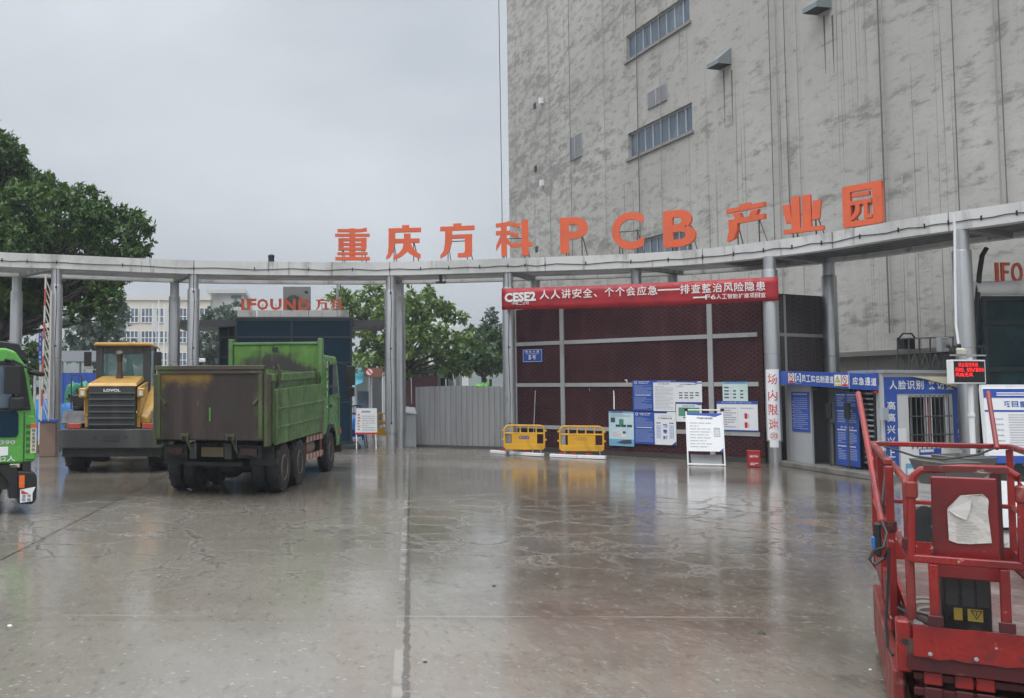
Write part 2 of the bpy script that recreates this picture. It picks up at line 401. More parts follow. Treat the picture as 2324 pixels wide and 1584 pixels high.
# rows of rough patches, denser towards the far corner
sp = nd(nt, 'ShaderNodeSeparateXYZ'); nt.links.new(ob, sp.inputs[0])
dens = ramp(nt, sp.outputs[0], 0, 26, .075, 0)
nA = noise(nt, mapv(nt, ob, (.75, 1, 1.7)), 1.1, 8, .68)
nB = noise(nt, mapv(nt, ob, (.1, 1, .75)), .8, 3, .5)
pt = ramp(nt, mth(nt, 'ADD', mth(nt, 'ADD', nA, mth(nt, 'MULTIPLY', mth(nt, 'SUBTRACT', nB, .5), .55)), dens), .54, .7)
c = mixc(nt, mth(nt, 'MULTIPLY', pt, .8), c, (.2, .192, .176))
nC = noise(nt, mapv(nt, ob, (1.1, 1, 2.4), loc=(5, 5, 5)), 1.2, 6, .7)
c = mixc(nt, ramp(nt, mth(nt, 'ADD', nC, dens), .52, .68, 0, .75), c, (.25, .24, .222))
# thin vertical seams and water runs
st1 = noise(nt, mapv(nt, ob, (3.4, 1, .012)), 1, 2, .5)
c = mixc(nt, mth(nt, 'MULTIPLY', ramp(nt, mth(nt, 'ABSOLUTE', mth(nt, 'SUBTRACT', st1, .5)), .0, .012, 1, 0), ramp(nt, noise(nt, mapv(nt, ob, (.6, 1, .06)), 1, 2), .47, .56)), c, (.2, .19, .175))
st2 = noise(nt, mapv(nt, ob, (1.6, 1, .03), loc=(7, 0, 3)), 1, 3, .6)
c = mixc(nt, ramp(nt, st2, .6, .75, 0, .5), c, (.5, .49, .465))
nt.links.new(c, b.inputs['Base Color']); b.inputs['Roughness'].default_value = .88
bumpn(nt, b, mth(nt, 'ADD', noise(nt, mapv(nt, ob, (1, 1, 1.3)), 3, 8, .7), mth(nt, 'MULTIPLY', pt, -.5)), .35, .05)
PLAS = M
HB = 33.0; Lf = fs1 - fs0
# which side is outwards: the facade faces -X; local axes after rz: x' = -FD
q = Matrix.Rotation(rzf, 3, 'Z') @ Vector((0, 1, 0)); SO = 1 if q.x < 0 else -1     # outward sign on local y
wins = []   # x0, x1, z0, z1 openings in the facade, in local coords
def wbox(xa, xb, ya_top, ya_bot):
    a = fl(xa, ya_top); a2 = fl(xa, ya_bot); b_ = fl(xb, ya_top); return a[0], b_[0], a2[1], a[1]
w1 = wbox(1424.5, 1571, 304, 362); w2 = wbox(1421, 1564, 80, 140)
wh = w1[3] - w1[2]
dz = w2[2] - w1[2]
w3 = (w1[0] + .35, w1[1] - .2, w1[2] - dz - .5, w1[2] - dz + wh - .5)
w4 = (w1[0], w1[1], w1[2] + 2 * dz, w1[3] + 2 * dz)
ww = [w1, (w1[0], w1[1], w2[2], w2[2] + wh), w3]
def facade():
    """front sheet with real openings: grid of rectangles minus the windows"""
    m = MB(); xs = sorted({0, Lf} | {a for w in ww for a in w[:2]}); zs = sorted({0, HB} | {a for w in ww for a in w[2:]})
    for i in range(len(xs) - 1):
        for k in range(len(zs) - 1):
            xm, zm = (xs[i] + xs[i + 1]) / 2, (zs[k] + zs[k + 1]) / 2
            if any(w[0] < xm < w[1] and w[2] < zm < w[3] for w in ww): continue
            f = [(xs[i], 0, zs[k]), (xs[i + 1], 0, zs[k]), (xs[i + 1], 0, zs[k + 1]), (xs[i], 0, zs[k + 1])]
            m.add(f, [[0, 1, 2, 3] if SO < 0 else [3, 2, 1, 0]])
    D = -SO
    m.add([(0, 0, 0), (0, D * 30, 0), (0, D * 30, HB), (0, 0, HB)], [[0, 1, 2, 3]])
    m.add([(Lf, 0, 0), (Lf, D * 30, 0), (Lf, D * 30, HB), (Lf, 0, HB)], [[0, 1, 2, 3]])
    m.add([(0, 0, HB), (Lf, 0, HB), (Lf, D * 30, HB), (0, D * 30, HB)], [[0, 1, 2, 3]])
    m.add([(0, D * 30, 0), (Lf, D * 30, 0), (Lf, D * 30, HB), (0, D * 30, HB)], [[0, 1, 2, 3]])
    for a, b_, z0, z1 in ww:   # reveals
        dd = D * .3
        for p in ([(a, 0, z0), (b_, 0, z0), (b_, dd, z0), (a, dd, z0)], [(a, 0, z1), (b_, 0, z1), (b_, dd, z1), (a, dd, z1)], [(a, 0, z0), (a, dd, z0), (a, dd, z1), (a, 0, z1)], [(b_, 0, z0), (b_, dd, z0), (b_, dd, z1), (b_, 0, z1)]):
            m.add(p, [[0, 1, 2, 3]])
    return m
facade().build('facade_wall', PLAS, bld)
for a, b_, z0, z1 in ww:
    D = -SO; m = MB()
    y0, y1 = sorted((D * .14, D * .22))
    m.box(a, b_, y0, y1, z0, z0 + .09); m.box(a, b_, y0, y1, z1 - .09, z1)
    for k in range(9):
        xx = a + (b_ - a) * k / 8; wd = .045
        m.box(max(xx - wd, a), min(xx + wd, b_), y0 - .002, y1 + .002, z0 + .09, z1 - .09)
    fr_ = m.build('window_frame', GALV, bld)
    m = MB(); m.box(a, b_, D * .18 - .01, D * .18 + .01, z0, z1); m.build('window_pane', GLASSW, fr_)
    m = MB(); y0, y1 = sorted((SO * .1, -SO * .14)); m.box(a - .12, b_ + .12, y0, y1, z0 - .13, z0 - .003); m.build('window_sill', mat('sill_concrete', (.24, .23, .215), .7), fr_)
LOUV = mat('louvre_grey', (.34, .345, .36), .5)
for (xa, xb, yt, yb) in ((1470, 1514, 212, 250), (1293, 1321, 315, 368)):
    a, b_, z0, z1 = wbox(xa, xb, yt, yb); m = MB(); y0, y1 = sorted((0.004 * SO, SO * .05)); m.box(a, b_, y0, y1, z0, z1)
    for k in range(12):
        z = z0 + (z1 - z0) * (k + .5) / 12; yy = sorted((SO * .05, SO * .085)); m.box(a + .05, b_ - .05, yy[0], yy[1], z - .018, z + .018)
    yy = sorted((SO * .05, SO * .1)); m.box((a + b_) / 2 - .04, (a + b_) / 2 + .04, yy[0], yy[1], z0, z1)
    m.build('louvre_vent', LOUV, bld)
HOODM = mat('vent_hood_metal', (.22, .25, .26), .45, .2)
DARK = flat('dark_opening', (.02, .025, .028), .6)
for (xa, xb, yt, yb) in ((1632, 1659, 122, 160), (1853, 1886, -8, 36)):
    a, b_, z0, z1 = wbox(xa, xb, yt, yb); m = MB(); s = SO
    a, b_ = min(a, b_), max(a, b_); L2 = .62
    m.add([(a, 0, z0), (b_, 0, z0), (b_, 0, z1), (a, 0, z1), (a, s * L2, z0 + .0), (b_, s * L2, z0), (b_, s * L2, z0 + .18), (a, s * L2, z0 + .18)],
          [[0, 4, 7, 3], [1, 2, 6, 5], [3, 7, 6, 2], [4, 5, 6, 7]])
    h = m.build('vent_hood', HOODM, bld)
    m = MB(); yy = sorted((s * .01, s * L2 * .97)); m.box(a + .02, b_ - .02, yy[0], yy[1], z0 + .01, z0 + .03); m.build('vent_grille', DARK, h)
for (x, y) in ((1211, 236), (1213, 378), (1215, 560)):
    a, b_, z0, z1 = wbox(x, x + 5, y, y + 13); m = MB(); yy = sorted((SO * .004, SO * .03)); m.box(a, b_, yy[0], yy[1], z0, z1); m.build('wall_hole', DARK, bld)
for (x, y) in ((1229, 224), (1231, 410)):
    a, b_, z0, z1 = wbox(x, x + 4, y, y + 13); m = MB(); yy = sorted((SO * .004, SO * .2)); m.box(a, b_, yy[0], yy[1], z0, z1); m.build('vent_box', WHITE, bld)
# soaked plaster below the hoods is in the wall; drain ledge above the low recess
for xa, xb, yt, yb in ((1905, 2052, 800, 812),):
    a, b_, z0, z1 = wbox(xa, xb, yt, yb); m = MB(); yy = sorted((SO * .003, SO * .45)); m.box(min(a, b_) - .3, max(a, b_) + 3, yy[0], yy[1], z0, z0 + .16); m.build('drip_ledge', mat('ledge_concrete', (.2, .19, .175), .7), bld)

# water stains running down from the two hoods, and the steel ropes hanging before the wall
STAIN = mat('water_stain', (.11, .105, .095), .8)
for xa, xb, yt, yb in ((1640, 1658, 160, 290), (1867, 1886, 36, 170)):
    for x in (xa, xb):
        a, b_, z0, z1 = wbox(x, x + 3, yt, yb); a, b_ = sorted((a, b_)); f = [(a, SO * .004, z1), (a + .09, SO * .004, z1), (a + .05, SO * .004, z0), (a + .03, SO * .004, z0)]
        MB().add(f, [[0, 1, 2, 3]]).build('water_stain', STAIN, bld)
for k, (x, zlow) in enumerate(((1252, 3), (1300, 8), (1378, 6.5), (1455, 3), (1508, 7), (1762, 2), (1776, 2), (1795, 9), (1822, 2), (2012, 4), (2022, 4), (2185, 3), (2280, 7), (2290, 7))):
    u = fl(x, 400)[0]; M4 = Matrix.Translation(bld.location) @ Matrix.Rotation(rzf, 4, 'Z'); p0 = M4 @ Vector((u, SO * .12, HB + .1)); p1 = M4 @ Vector((u + .05 * math.sin(k), SO * .14, zlow))
    tag(MB().tube([p0, p0.lerp(p1, .5), p1], .016 if k % 3 else .024, 5).build('hanging_rope', flat('rope_grey', (.13, .125, .115), .6) if k % 2 else flat('rope_pale', (.3, .29, .27), .6)), 'thin rope hanging straight down the front of the grey block', 'rope', 'ropes hanging down the grey block')

# ================================================================ curved gate canopy
ctl = [(-260, 28.6, 6.2), (0, 30.0, 6.2), (125, 30.5, 6.2), (438, 31.9, 6.2), (700, 32.3, 6.2), (885, 32.3, 6.2), (1020, 31.9, 6.2), (1155, 31.4, 6.2), (1240, 31.1, 6.2),
       (1436, 30.2, 6.18), (1600, 28.8, 6.13), (1740, 27.0, 6.07), (1873, 25.8, 6.1), (2050, 24.1, 6.17), (2165, 23.2, 6.2), (2323, 21.9, 6.2), (2480, 20.6, 6.2)]
FP = [Vector((xat(x, d), d, z)) for x, d, z in ctl]
def cr(P, t):
    i = min(int(t), len(P) - 2); f = t - i
    a, b_, c_, d_ = P[max(i - 1, 0)], P[i], P[i + 1], P[min(i + 2, len(P) - 1)]
    return .5 * ((2 * b_) + (c_ - a) * f + (2 * a - 5 * b_ + 4 * c_ - d_) * f * f + (3 * b_ - a - 3 * c_ + d_) * f ** 3)
def arc_at(x):
    """front edge point, tangent, outward normal for photo x"""
    for i in range(len(ctl) - 1):
        if ctl[i][0] <= x <= ctl[i + 1][0]: t = i + (x - ctl[i][0]) / (ctl[i + 1][0] - ctl[i][0]); break
    p = cr(FP, t); tg = (cr(FP, min(t + .05, len(FP) - 1)) - cr(FP, max(t - .05, 0))); tg.z = 0; tg.normalize()
    return p, tg, Vector((-tg.y, tg.x, 0))
NS = 96; ts = [i * (len(FP) - 1) / NS for i in range(NS + 1)]
AP = []
for t in ts:
    p = cr(FP, t); tg = cr(FP, min(t + .08, len(FP) - 1)) - cr(FP, max(t - .08, 0)); tg.z = 0; tg.normalize(); AP.append((p, Vector((-tg.y, tg.x, 0))))
def sweep(m, o0, o1, z0, z1, i0=0):
    vs, fs = [], []; NS = len(AP) - 1 - i0
    for p, n in AP[i0:]: vs += [p + n * o0 + Vector((0, 0, z0)), p + n * o1 + Vector((0, 0, z0)), p + n * o1 + Vector((0, 0, z1)), p + n * o0 + Vector((0, 0, z1))]
    for i in range(NS):
        a = i * 4
        for k in range(4): fs.append([a + k, a + (k + 1) % 4, a + 4 + (k + 1) % 4, a + 4 + k])
    fs += [[0, 1, 2, 3], [NS * 4 + 3, NS * 4 + 2, NS * 4 + 1, NS * 4]]
    return m.add(vs, fs)
gate = thing('gate_canopy', 'long curved silvery gate canopy on paired round metal columns spanning the whole entrance', 'gate', (0, 32, 0))
sweep(MB(), 0, .34, 0, .47).build('front_beam', ALUB, gate, w=True)
sweep(MB(), 2.6, 2.9, 0, .45).build('back_beam', ALUB, gate, w=True)
m = MB()
for o in (.75, 1.15, 1.55, 1.95, 2.3): sweep(m, o, o + .1, .1, .26)
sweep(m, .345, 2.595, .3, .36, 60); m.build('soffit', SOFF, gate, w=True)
def column(m, c, zt):
    x, y = c.x, c.y
    m.lathe([(.17, 0), (.17, .7), (.212, .702), (.212, 3.19), (.2, 3.2), (.2, 3.225), (.212, 3.235), (.212, 5.64), (.2, 5.69), (.17, 5.7), (.17, zt)], (x, y, 0), 'z', 28)
cols_px = [125, 438, 887, 1155, 1447, 1752, 2192]
back_px = [35, 395, 907, 1217, 1530, 1887, None]
COLP = {}
for x, bx in zip(cols_px, back_px):
    p, tg, n = arc_at(x); c = p + n * .22
    if x == 1447: c = p + n * .75
    if x == 1752: c = Vector((xat(1752, 26.95), 26.95, 0))
    c.x = xat(x, c.y); COLP[x] = Vector((c.x, c.y, 0)); m = MB(); column(m, c, p.z + .02); m.build('column', ALU, gate, w=True, smooth=True)
    bk = p + n * 2.75
    if bx:
        # back column sits where its own sight line crosses the back beam
        best = min(AP, key=lambda q: abs(((q[0] + q[1] * 2.75).x / (q[0] + q[1] * 2.75).y) * F + CX - bx)); bk = best[0] + best[1] * 2.75; bk.x = xat(bx, bk.y)
    if bx: m = MB(); column(m, bk, p.z + .02); m.build('column', ALU, gate, w=True, smooth=True)
    m = MB(); a = p + n * .345; b2 = p + n * 2.595
    dv = bk - c; dv.z = 0; dv.normalize(); nn = 2.25 / max(dv.dot(n), .3)
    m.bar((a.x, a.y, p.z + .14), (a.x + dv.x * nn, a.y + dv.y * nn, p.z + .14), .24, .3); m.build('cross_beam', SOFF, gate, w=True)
for x in (885, 438, 1240, 1600, 1900, 2165):   # joints of the cladding
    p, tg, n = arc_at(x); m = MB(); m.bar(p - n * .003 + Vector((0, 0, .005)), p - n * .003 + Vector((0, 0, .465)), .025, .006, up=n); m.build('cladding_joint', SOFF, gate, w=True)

# cable clipped along the beam, with its droppers down the columns
m = MB(); pts = []
for i, (p, n) in enumerate(AP): pts.append(p - n * .02 + Vector((0, 0, .2 + .03 * math.sin(i * 1.7) * (1 if i % 2 else .3))))
m.tube(pts, .013, 5)
for p, n in AP[::3]: m.box(p.x - n.x * .02 - .015, p.x - n.x * .02 + .015, p.y - n.y * .02 - .012, p.y - n.y * .02 + .012, p.z + .15, p.z + .27)
tag(m.build('cable', CABLE), 'thin black cable clipped along the face of the curved gate beam', 'cable')
for x, lab in ((125, 'thin black cable down the column beside the raised boom gate'), (438, 'thin black cable down the column right of the wheel loader'), (887, 'thin black cable down the column left of the corrugated fence'), (1155, 'thin black cable down the column at the left end of the red banner')):
    c = COLP[x]; dv = Vector((-c.x, -c.y, 0)).normalized(); m = MB()
    m.tube([c + dv * .19 + Vector((0, 0, 6.5)), c + dv * .21 + Vector((0, 0, 5.7)), c + dv * .228 + Vector((.03, 0, 5.2)), c + dv * .228 + Vector((-.02, 0, 3.6)), c + dv * .228 + Vector((.02, 0, 2)), c + dv * .228 + Vector((0, 0, 1))], .012, 5)
    for z in (1.0, 3.6, 5.55): m.box(c.x + dv.x * .22 - .03, c.x + dv.x * .22 + .03, c.y + dv.y * .22 - .03, c.y + dv.y * .22 + .03, z, z + .06)
    tag(m.build('cable', CABLE), lab, 'cable', 'cables down the gate columns')

# ================================================================ orange letters on the beam
CH7 = {
 '重': (75, 385, 560, 858, 0, [[(97,575),(300,575),(358,562),(360,595),(300,602),(97,602)], [(75,617),(385,617),(385,643),(75,643)], [(203,570),(257,570),(257,856),(203,856)],
   [(105,657),(152,657),(152,768),(105,768)], [(308,655),(357,655),(357,745),(350,768),(308,768)], [(105,657),(357,657),(357,685),(105,685)], [(105,701),(340,701),(340,726),(105,726)], [(105,742),(357,742),(350,768),(105,768)],
   [(95,785),(365,785),(365,809),(95,809)], [(77,828),(385,828),(385,857),(77,857)]]),
 '庆': (550, 862, 545, 852, 0, [[(693,545),(757,545),(757,580),(693,580)], [(572,571),(862,571),(862,608),(572,608)], [(573,600),(633,600),(631,720),(615,780),(585,830),(552,851),(551,822),(565,800),(571,740)],
   [(632,668),(848,668),(848,706),(632,706)], [(709,622),(768,622),(768,720),(709,720)], [(706,700),(768,700),(757,745),(735,785),(690,825),(640,850),(612,846),(616,822),(665,795),(697,755)], [(738,745),(768,705),(786,750),(820,788),(858,815),(853,851),(808,832),(762,805),(736,780)]]),
 '方': (1045, 1355, 528, 838, 0, [[(1165,528),(1237,528),(1237,560),(1165,560)], [(1047,552),(1355,552),(1355,590),(1047,590)], [(1092,585),(1155,585),(1152,690),(1135,760),(1095,810),(1048,838),(1047,810),(1075,775),(1090,700)],
   [(1150,628),(1333,628),(1333,663),(1150,663)], [(1267,650),(1331,650),(1331,800),(1318,826),(1290,833),(1203,833),(1203,796),(1255,796),(1267,780)]]),
 '科': (1538, 1868, 498, 822, 0, [[(1540,525),(1620,518),(1668,505),(1672,543),(1628,553),(1540,558)], [(1540,592),(1672,592),(1672,628),(1540,628)], [(1587,548),(1640,548),(1640,819),(1587,819)], [(1585,625),(1592,690),(1542,775),(1540,728)], [(1638,655),(1676,700),(1676,738),(1638,705)],
   [(1675,518),(1757,534),(1757,570),(1675,552)], [(1675,605),(1745,620),(1745,656),(1675,640)], [(1770,500),(1832,500),(1832,820),(1770,820)], [(1675,710),(1868,700),(1868,738),(1675,744)]]),
 '产': (1152, 1393, 183, 442, 0, [[(1240,183),(1302,183),(1302,207),(1240,207)], [(1153,200),(1393,200),(1393,232),(1153,232)], [(1192,243),(1240,243),(1252,288),(1214,288)], [(1312,243),(1357,243),(1342,288),(1297,288)], [(1167,283),(1391,283),(1391,320),(1167,320)], [(1167,300),(1225,300),(1222,370),(1200,425),(1155,442),(1157,410),(1168,370)]]),
 '业': (1515, 1775, 138, 399, 0, [[(1575,140),(1628,140),(1628,385),(1575,385)], [(1645,138),(1699,138),(1699,385),(1645,385)], [(1517,190),(1566,190),(1578,320),(1540,325)], [(1714,185),(1765,185),(1750,317),(1703,322)], [(1522,368),(1775,368),(1775,399),(1522,399)]]),
 '园': (1893, 2143, 86, 355, 0, [[(1895,88),(1945,88),(1945,353),(1895,353)], [(1895,86),(2143,86),(2143,128),(1895,128)], [(2085,88),(2143,88),(2143,340),(2130,355),(2085,355)], [(1897,318),(2130,318),(2130,355),(1897,355)],
   [(1958,140),(2064,140),(2064,164),(1958,164)], [(1945,188),(2080,188),(2080,215),(1945,215)], [(1980,212),(2006,212),(2000,270),(1965,308),(1943,314),(1945,292),(1970,265)], [(2030,212),(2055,212),(2053,284),(2082,290),(2082,312),(2030,312)]]),
}
LET = [('重', 753, 832, 515, 590.6, 'first orange character 重 at the left end of the beam sign'), ('庆', 874, 954, 510, 588, 'orange character 庆 above the gate column left of the fence'), ('方', 1000, 1079, 506, 585, 'orange character 方 standing on the beam between 庆 and 科'),
       ('科', 1126, 1210, 498, 581, 'orange character 科 on the beam crossing the edge of the grey block'), ('P', 1282, 1346, 492, 573.5, 'orange letter P standing on the gate beam'), ('C', 1393, 1466, 480.5, 565.5, 'orange letter C standing on the gate beam'),
       ('B', 1508.5, 1581.5, 474, 559, 'orange letter B standing on the gate beam'), ('产', 1654.5, 1741.6, 450, 548, 'orange character 产 on the beam right of the letter B'), ('业', 1786, 1880, 432.5, 532.6, 'orange character 业 between 产 and 园 on the beam'), ('园', 1922, 2013, 405, 517.5, 'last and tallest-looking orange character 园 at the right end of the sign')]
for chh, x0, x1, y0, y1, lab in LET:
    xc = (x0 + x1) / 2; p, tg, n = arc_at(xc); d = p.y + n.y * .15
    yc0, yc1 = y0, y1
    zb = zat(yc1, d) if chh not in '产业园' else zat(yc1 - 7, d); zt = zat(yc0, d) if chh not in '产业园' else zat(yc0 + 9, d)
    ex = tg.copy(); wd = (x1 - x0) / F * d / max(abs(ex.x - ex.y * (xc - CX) / F), .3); ht = zt - zb
    c = p + n * .12
    t = thing('sign_letter', lab, 'letter', (c.x, c.y, zb), 0, 'orange letters on the gate beam')
    fr = Fr(c - ex * (wd / 2) + Vector((0, 0, zb - c.z)), ex, (0, 0, 1))
    m = MB()
    if chh in CH7:
        a, b_, y_0, y_1, _, polys = CH7[chh]
        for k, pl in enumerate(polys):
            m.prism([((x - a) / (b_ - a) * wd, (y_1 - y) / (y_1 - y_0) * ht) for x, y in pl], fr, 0, .12 + k * .0025)
    else:
        vv, ff = glyphs(chh, .03, 10); xs = [q[0] for q in vv]; ys = [q[1] for q in vv]
        q = [((x - min(xs)) / (max(xs) - min(xs)) * wd, (y - min(ys)) / (max(ys) - min(ys)) * ht) for x, y in vv]
        from collections import Counter
        ed = Counter()
        for f in ff:
            for i in range(len(f)): ed[tuple(sorted((f[i], f[(i + 1) % len(f)])))] += 1
        nq = len(q)
        side = [[a, b2, b2 + nq, a + nq] for (a, b2), kk in ed.items() if kk == 1]
        m.add([fr.p(u, v, 0) for u, v in q] + [fr.p(u, v, .13) for u, v in q], [f[::-1] for f in ff] + [[i + nq for i in f] for f in ff] + side)
    m.build('letter_body', ORANGE, t, w=True)
    m = MB(); ztop = p.z + .47
    for u in (.22, .78):
        a = fr.p(wd * u, ht * .55, -.02); f0 = fr.p(wd * u, 0, -.02); f0.z = ztop
        m.bar(a, f0, .03, .03); m.bar(a, f0 + n * .0 + ex * .18 * (1 if u > .5 else .5) + Vector((n.x * .12, n.y * .12, 0)), .025, .025)
    m.bar(fr.p(0.12 * wd, ht * .5, -.03), fr.p(.88 * wd, ht * .5, -.03), .03, .03)
    m.build('support_frame', STEEL, t, w=True)

# floodlight under the beam, vent pipe on top
p, tg, n = arc_at(1003); t = thing('gate_camera', 'small black camera bracket hanging below the gate beam', 'camera', (p.x, p.y + .2, p.z - .5))
MB().box(p.x - .05, p.x + .05, p.y + .15, p.y + .25, p.z - .25, p.z - .002).build('bracket', BLACK, t, w=True)
m = MB(); m.box(p.x - .17, p.x + .17, p.y + .05, p.y + .35, p.z - .3, p.z - .25); m.tube([(p.x + .1, p.y + .1, p.z), (p.x + .2, p.y + .1, p.z - .12), (p.x + .12, p.y + .1, p.z - .24)], .012, 5); m.build('plate', BLACK, t, w=True)
p, tg, n = arc_at(609); m = MB(); q = p + n * 1.2; m.cyl((q.x, q.y, p.z + .36), (q.x, q.y, p.z + .86), .11, .11, 14); m.lathe([(.12, 0), (.12, .06), (.06, .1)], (q.x, q.y, p.z + .8), 'z', 14)
tag(m.build('vent_pipe', BLACK), 'short black pipe sticking up behind the gate beam', 'pipe')
# ================================================================ banner
d6 = lambda x, y: ((1240 + x / 2.829) * .8843, (660 + y / 2.829) * .8843)     # close-up picture 6 -> photo
bA, bB = U(1138, 655, 31.1), U(1765, 628, 26.62)
A2, B2 = (bA.x, bA.y), (bB.x, bB.y)
eb = Vector((bB.x - bA.x, bB.y - bA.y, 0)); BL = eb.length; eb.normalize()
frb = Fr((bA.x, bA.y, 0), eb, (0, 0, 1))
def bp(x, y):
    p = onplane(x, y, A2, B2); return (p - frb.O).dot(eb), p.z
zt0, zt1 = bp(1138, 655)[1], bp(1765, 628)[1]; zb0, zb1 = bp(1140, 703)[1], bp(1765, 682)[1]
REDB = mat('red_banner_cloth', (.36, .012, .02), .5, 0, [((.27, .008, .015), 1.2, .45, .7, I3), ((.44, .03, .035), 3, .6, .8, (1, 1, .3))])
m = MB(); N = 40; vs, fs = [], []
def bw(u): return .02 * math.sin(u * 2.1) + .012 * math.sin(u * 5.3 + 1)
for i in range(N + 1):
    u = i / N; sag = -.05 * math.sin(math.pi * u)
    for j in range(5):
        t = j / 4; z = (zt0 + (zt1 - zt0) * u + sag * .6) * (1 - t) + (zb0 + (zb1 - zb0) * u + sag) * t
        vs.append(frb.p(u * BL, z, bw(u * BL) * math.sin(math.pi * (t * .8 + .1))))
for i in range(N):
    for j in range(4): a = i * 5 + j; fs.append([a, a + 1, a + 6, a + 5])
m.add(vs, fs)
ban = m.build('slogan_banner', REDB, smooth=True); so = ban.modifiers.new('thickness', 'SOLIDIFY'); so.thickness = .006; so.offset = 0
tag(ban, 'long red cloth banner with white slogan stretched between two gate columns', 'banner')
CLOTHW = mat('white_print_on_cloth', (.72, .71, .7), .5); m = MB()
frp = Fr(frb.O, eb, (0, 0, 1))
def btext(st, x0, x1, y00, y01, y10, y11, bold=.02):
    """text running from x0 to x1 (close-up 6), top/bottom at the left end y00/y01 and at the right end y10/y11"""
    n = len(st)
    for i, ch in enumerate(st):
        if ch == ' ': continue
        a, b_ = x0 + (x1 - x0) * (i + .06) / n, x0 + (x1 - x0) * (i + .94) / n
        f = lambda x, p, q: p + (q - p) * (x - x0) / (x1 - x0)
        mid = (a + b_) / 2
        u0, z1 = bp(*d6(a, f(mid, y00, y10))); u1, _ = bp(*d6(b_, f(mid, y00, y10))); _, z0 = bp(*d6(mid, f(mid, y01, y11)))
        if ch == '—': zc = (z0 + z1) / 2; m.quad(frp, u0 - .03, zc - .022, u1 + .03, zc + .022, .06); continue
        if ch == '、': m.text(ch, frp, u0, z0, u0 + (u1 - u0) * .35, z0 + (z1 - z0) * .4, .06, bold); continue
        m.text(ch, frp, u0, z0, u1, z1, .06, bold)
btext('人人讲安全、个个会应急——排查整治风险隐患', 408, 2052, 243, 308, 178, 242, .012)
m.build('slogan_lettering', CLOTHW, ban, w=True); m = MB()
btext('——F6人工智能扩建项目宣', 1530, 2052, 278, 312, 258, 292, .008)
m.build('subtitle_lettering', CLOTHW, ban, w=True); m = MB()
btext('中电二公司', 210, 335, 328, 348, 324, 345, .006)
u0, z1 = bp(*d6(158, 262)); u1, z0 = bp(*d6(385, 318)); m.text('CESE2', frp, u0, z0, u1, z1, .06, .045)
m.build('logo_lettering', CLOTHW, ban, w=True)

# ================================================================ dark red screen wall
wl_, wr_ = G(1166, 1021), G(1737, 1053)
WA, WB = (wl_.x, wl_.y), (wr_.x, wr_.y)
ew = Vector((WB[0] - WA[0], WB[1] - WA[1], 0)); WL = ew.length; ew.normalize()
frw = Fr((WA[0], WA[1], 0), ew, (0, 0, 1))
def wp(x, y): p = onplane(x, y, WA, WB); return (p - frw.O).dot(ew), p.z
def wp6(x, y): return wp(*d6(x, y))
def perforated(name, c, c2, hole):
    M, nt, b, ob, out = newmat(name)
    cc = mixc(nt, ramp(nt, noise(nt, ob, .7, 5), .4, .65), c, c2)
    cc = mixc(nt, ramp(nt, noise(nt, mapv(nt, ob, (1, 1, .15), loc=(3, 3, 3)), 2.5, 5), .52, .75, 0, .6), cc, (c2[0] * 1.6, c2[1] * 1.8, c2[2] * 1.8)); cc = mixc(nt, ramp(nt, noise(nt, mapv(nt, ob, I3, loc=(9, 1, 3)), .5, 4), .5, .65, 0, .5), cc, (c[0] * .6, c[1] * .6, c[2] * .6))
    vo = nd(nt, 'ShaderNodeTexVoronoi', feature='F1'); vo.inputs['Randomness'].default_value = .12; vo.inputs['Scale'].default_value = 1
    nt.links.new(mapv(nt, ob, (7.2, 7.2, 10.2), (0, R(45), 0)), vo.inputs[0])
    h = ramp(nt, vo.outputs['Distance'], .2, .34, 1, 0)
    cc = mixc(nt, mth(nt, 'MULTIPLY', h, .75), cc, hole)
    nt.links.new(cc, b.inputs['Base Color']); b.inputs['Roughness'].default_value = .6; b.inputs['Specular IOR Level'].default_value = .2
    bumpn(nt, b, h, .4, -.02); return M
PERF = perforated('perforated_red_panel', (.05, .015, .018), (.066, .022, .025), (.01, .004, .005))
PERG = perforated('perforated_side_panel', (.07, .055, .055), (.09, .072, .07), (.02, .016, .017))
TRIM = mat('pale_trim', (.4, .41, .41), .45, .2, [((.28, .28, .28), 1.5, .5, .75, I3)])
wall = thing('screen_wall', 'dark red perforated metal screen wall carrying the posters under the banner', 'wall', (WA[0], WA[1], 0), math.atan2(ew.y, ew.x))
ZW = 5.1
sd = Vector((xat(1868, 28.7), 28.7, 0)); 
def wbx(m, u0, u1, z0, z1, w0, w1):
    m.hexa([frw.p(u0, z0, w0), frw.p(u1, z0, w0), frw.p(u1, z0, w1), frw.p(u0, z0, w1), frw.p(u0, z1, w0), frw.p(u1, z1, w0), frw.p(u1, z1, w1), frw.p(u0, z1, w1)])
m = MB(); wbx(m, 0, WL, .16, ZW, -.12, 0); m.build('front_panel', PERF, wall, w=True)
m = MB(); wbx(m, 0, WL, 0, .157, -.12, .02); m.build('plinth', mat('wall_plinth', (.05, .045, .043), .5), wall, w=True)
m = MB(); p0, p1 = frw.p(WL, 0, -.06), sd; dv = (p1 - p0).normalized(); m.bar(p0 + dv * .07 + Vector((0, 0, ZW / 2)), p1 + Vector((0, 0, ZW / 2)), .1, ZW - .02); m.build('side_panel', PERG, wall, w=True)
frs = Fr(p0, dv, (0, 0, 1)); SL = (p1 - p0).length
m = MB(); 
for u in (.85,): m.quad(frs, u, 0.1, u + .1, ZW - .05, .07)
for z in (3.85, 2.36): m.quad(frs, .1, z - .05, SL, z + .05, .066)
m.build('side_trim', TRIM, wall, w=True)
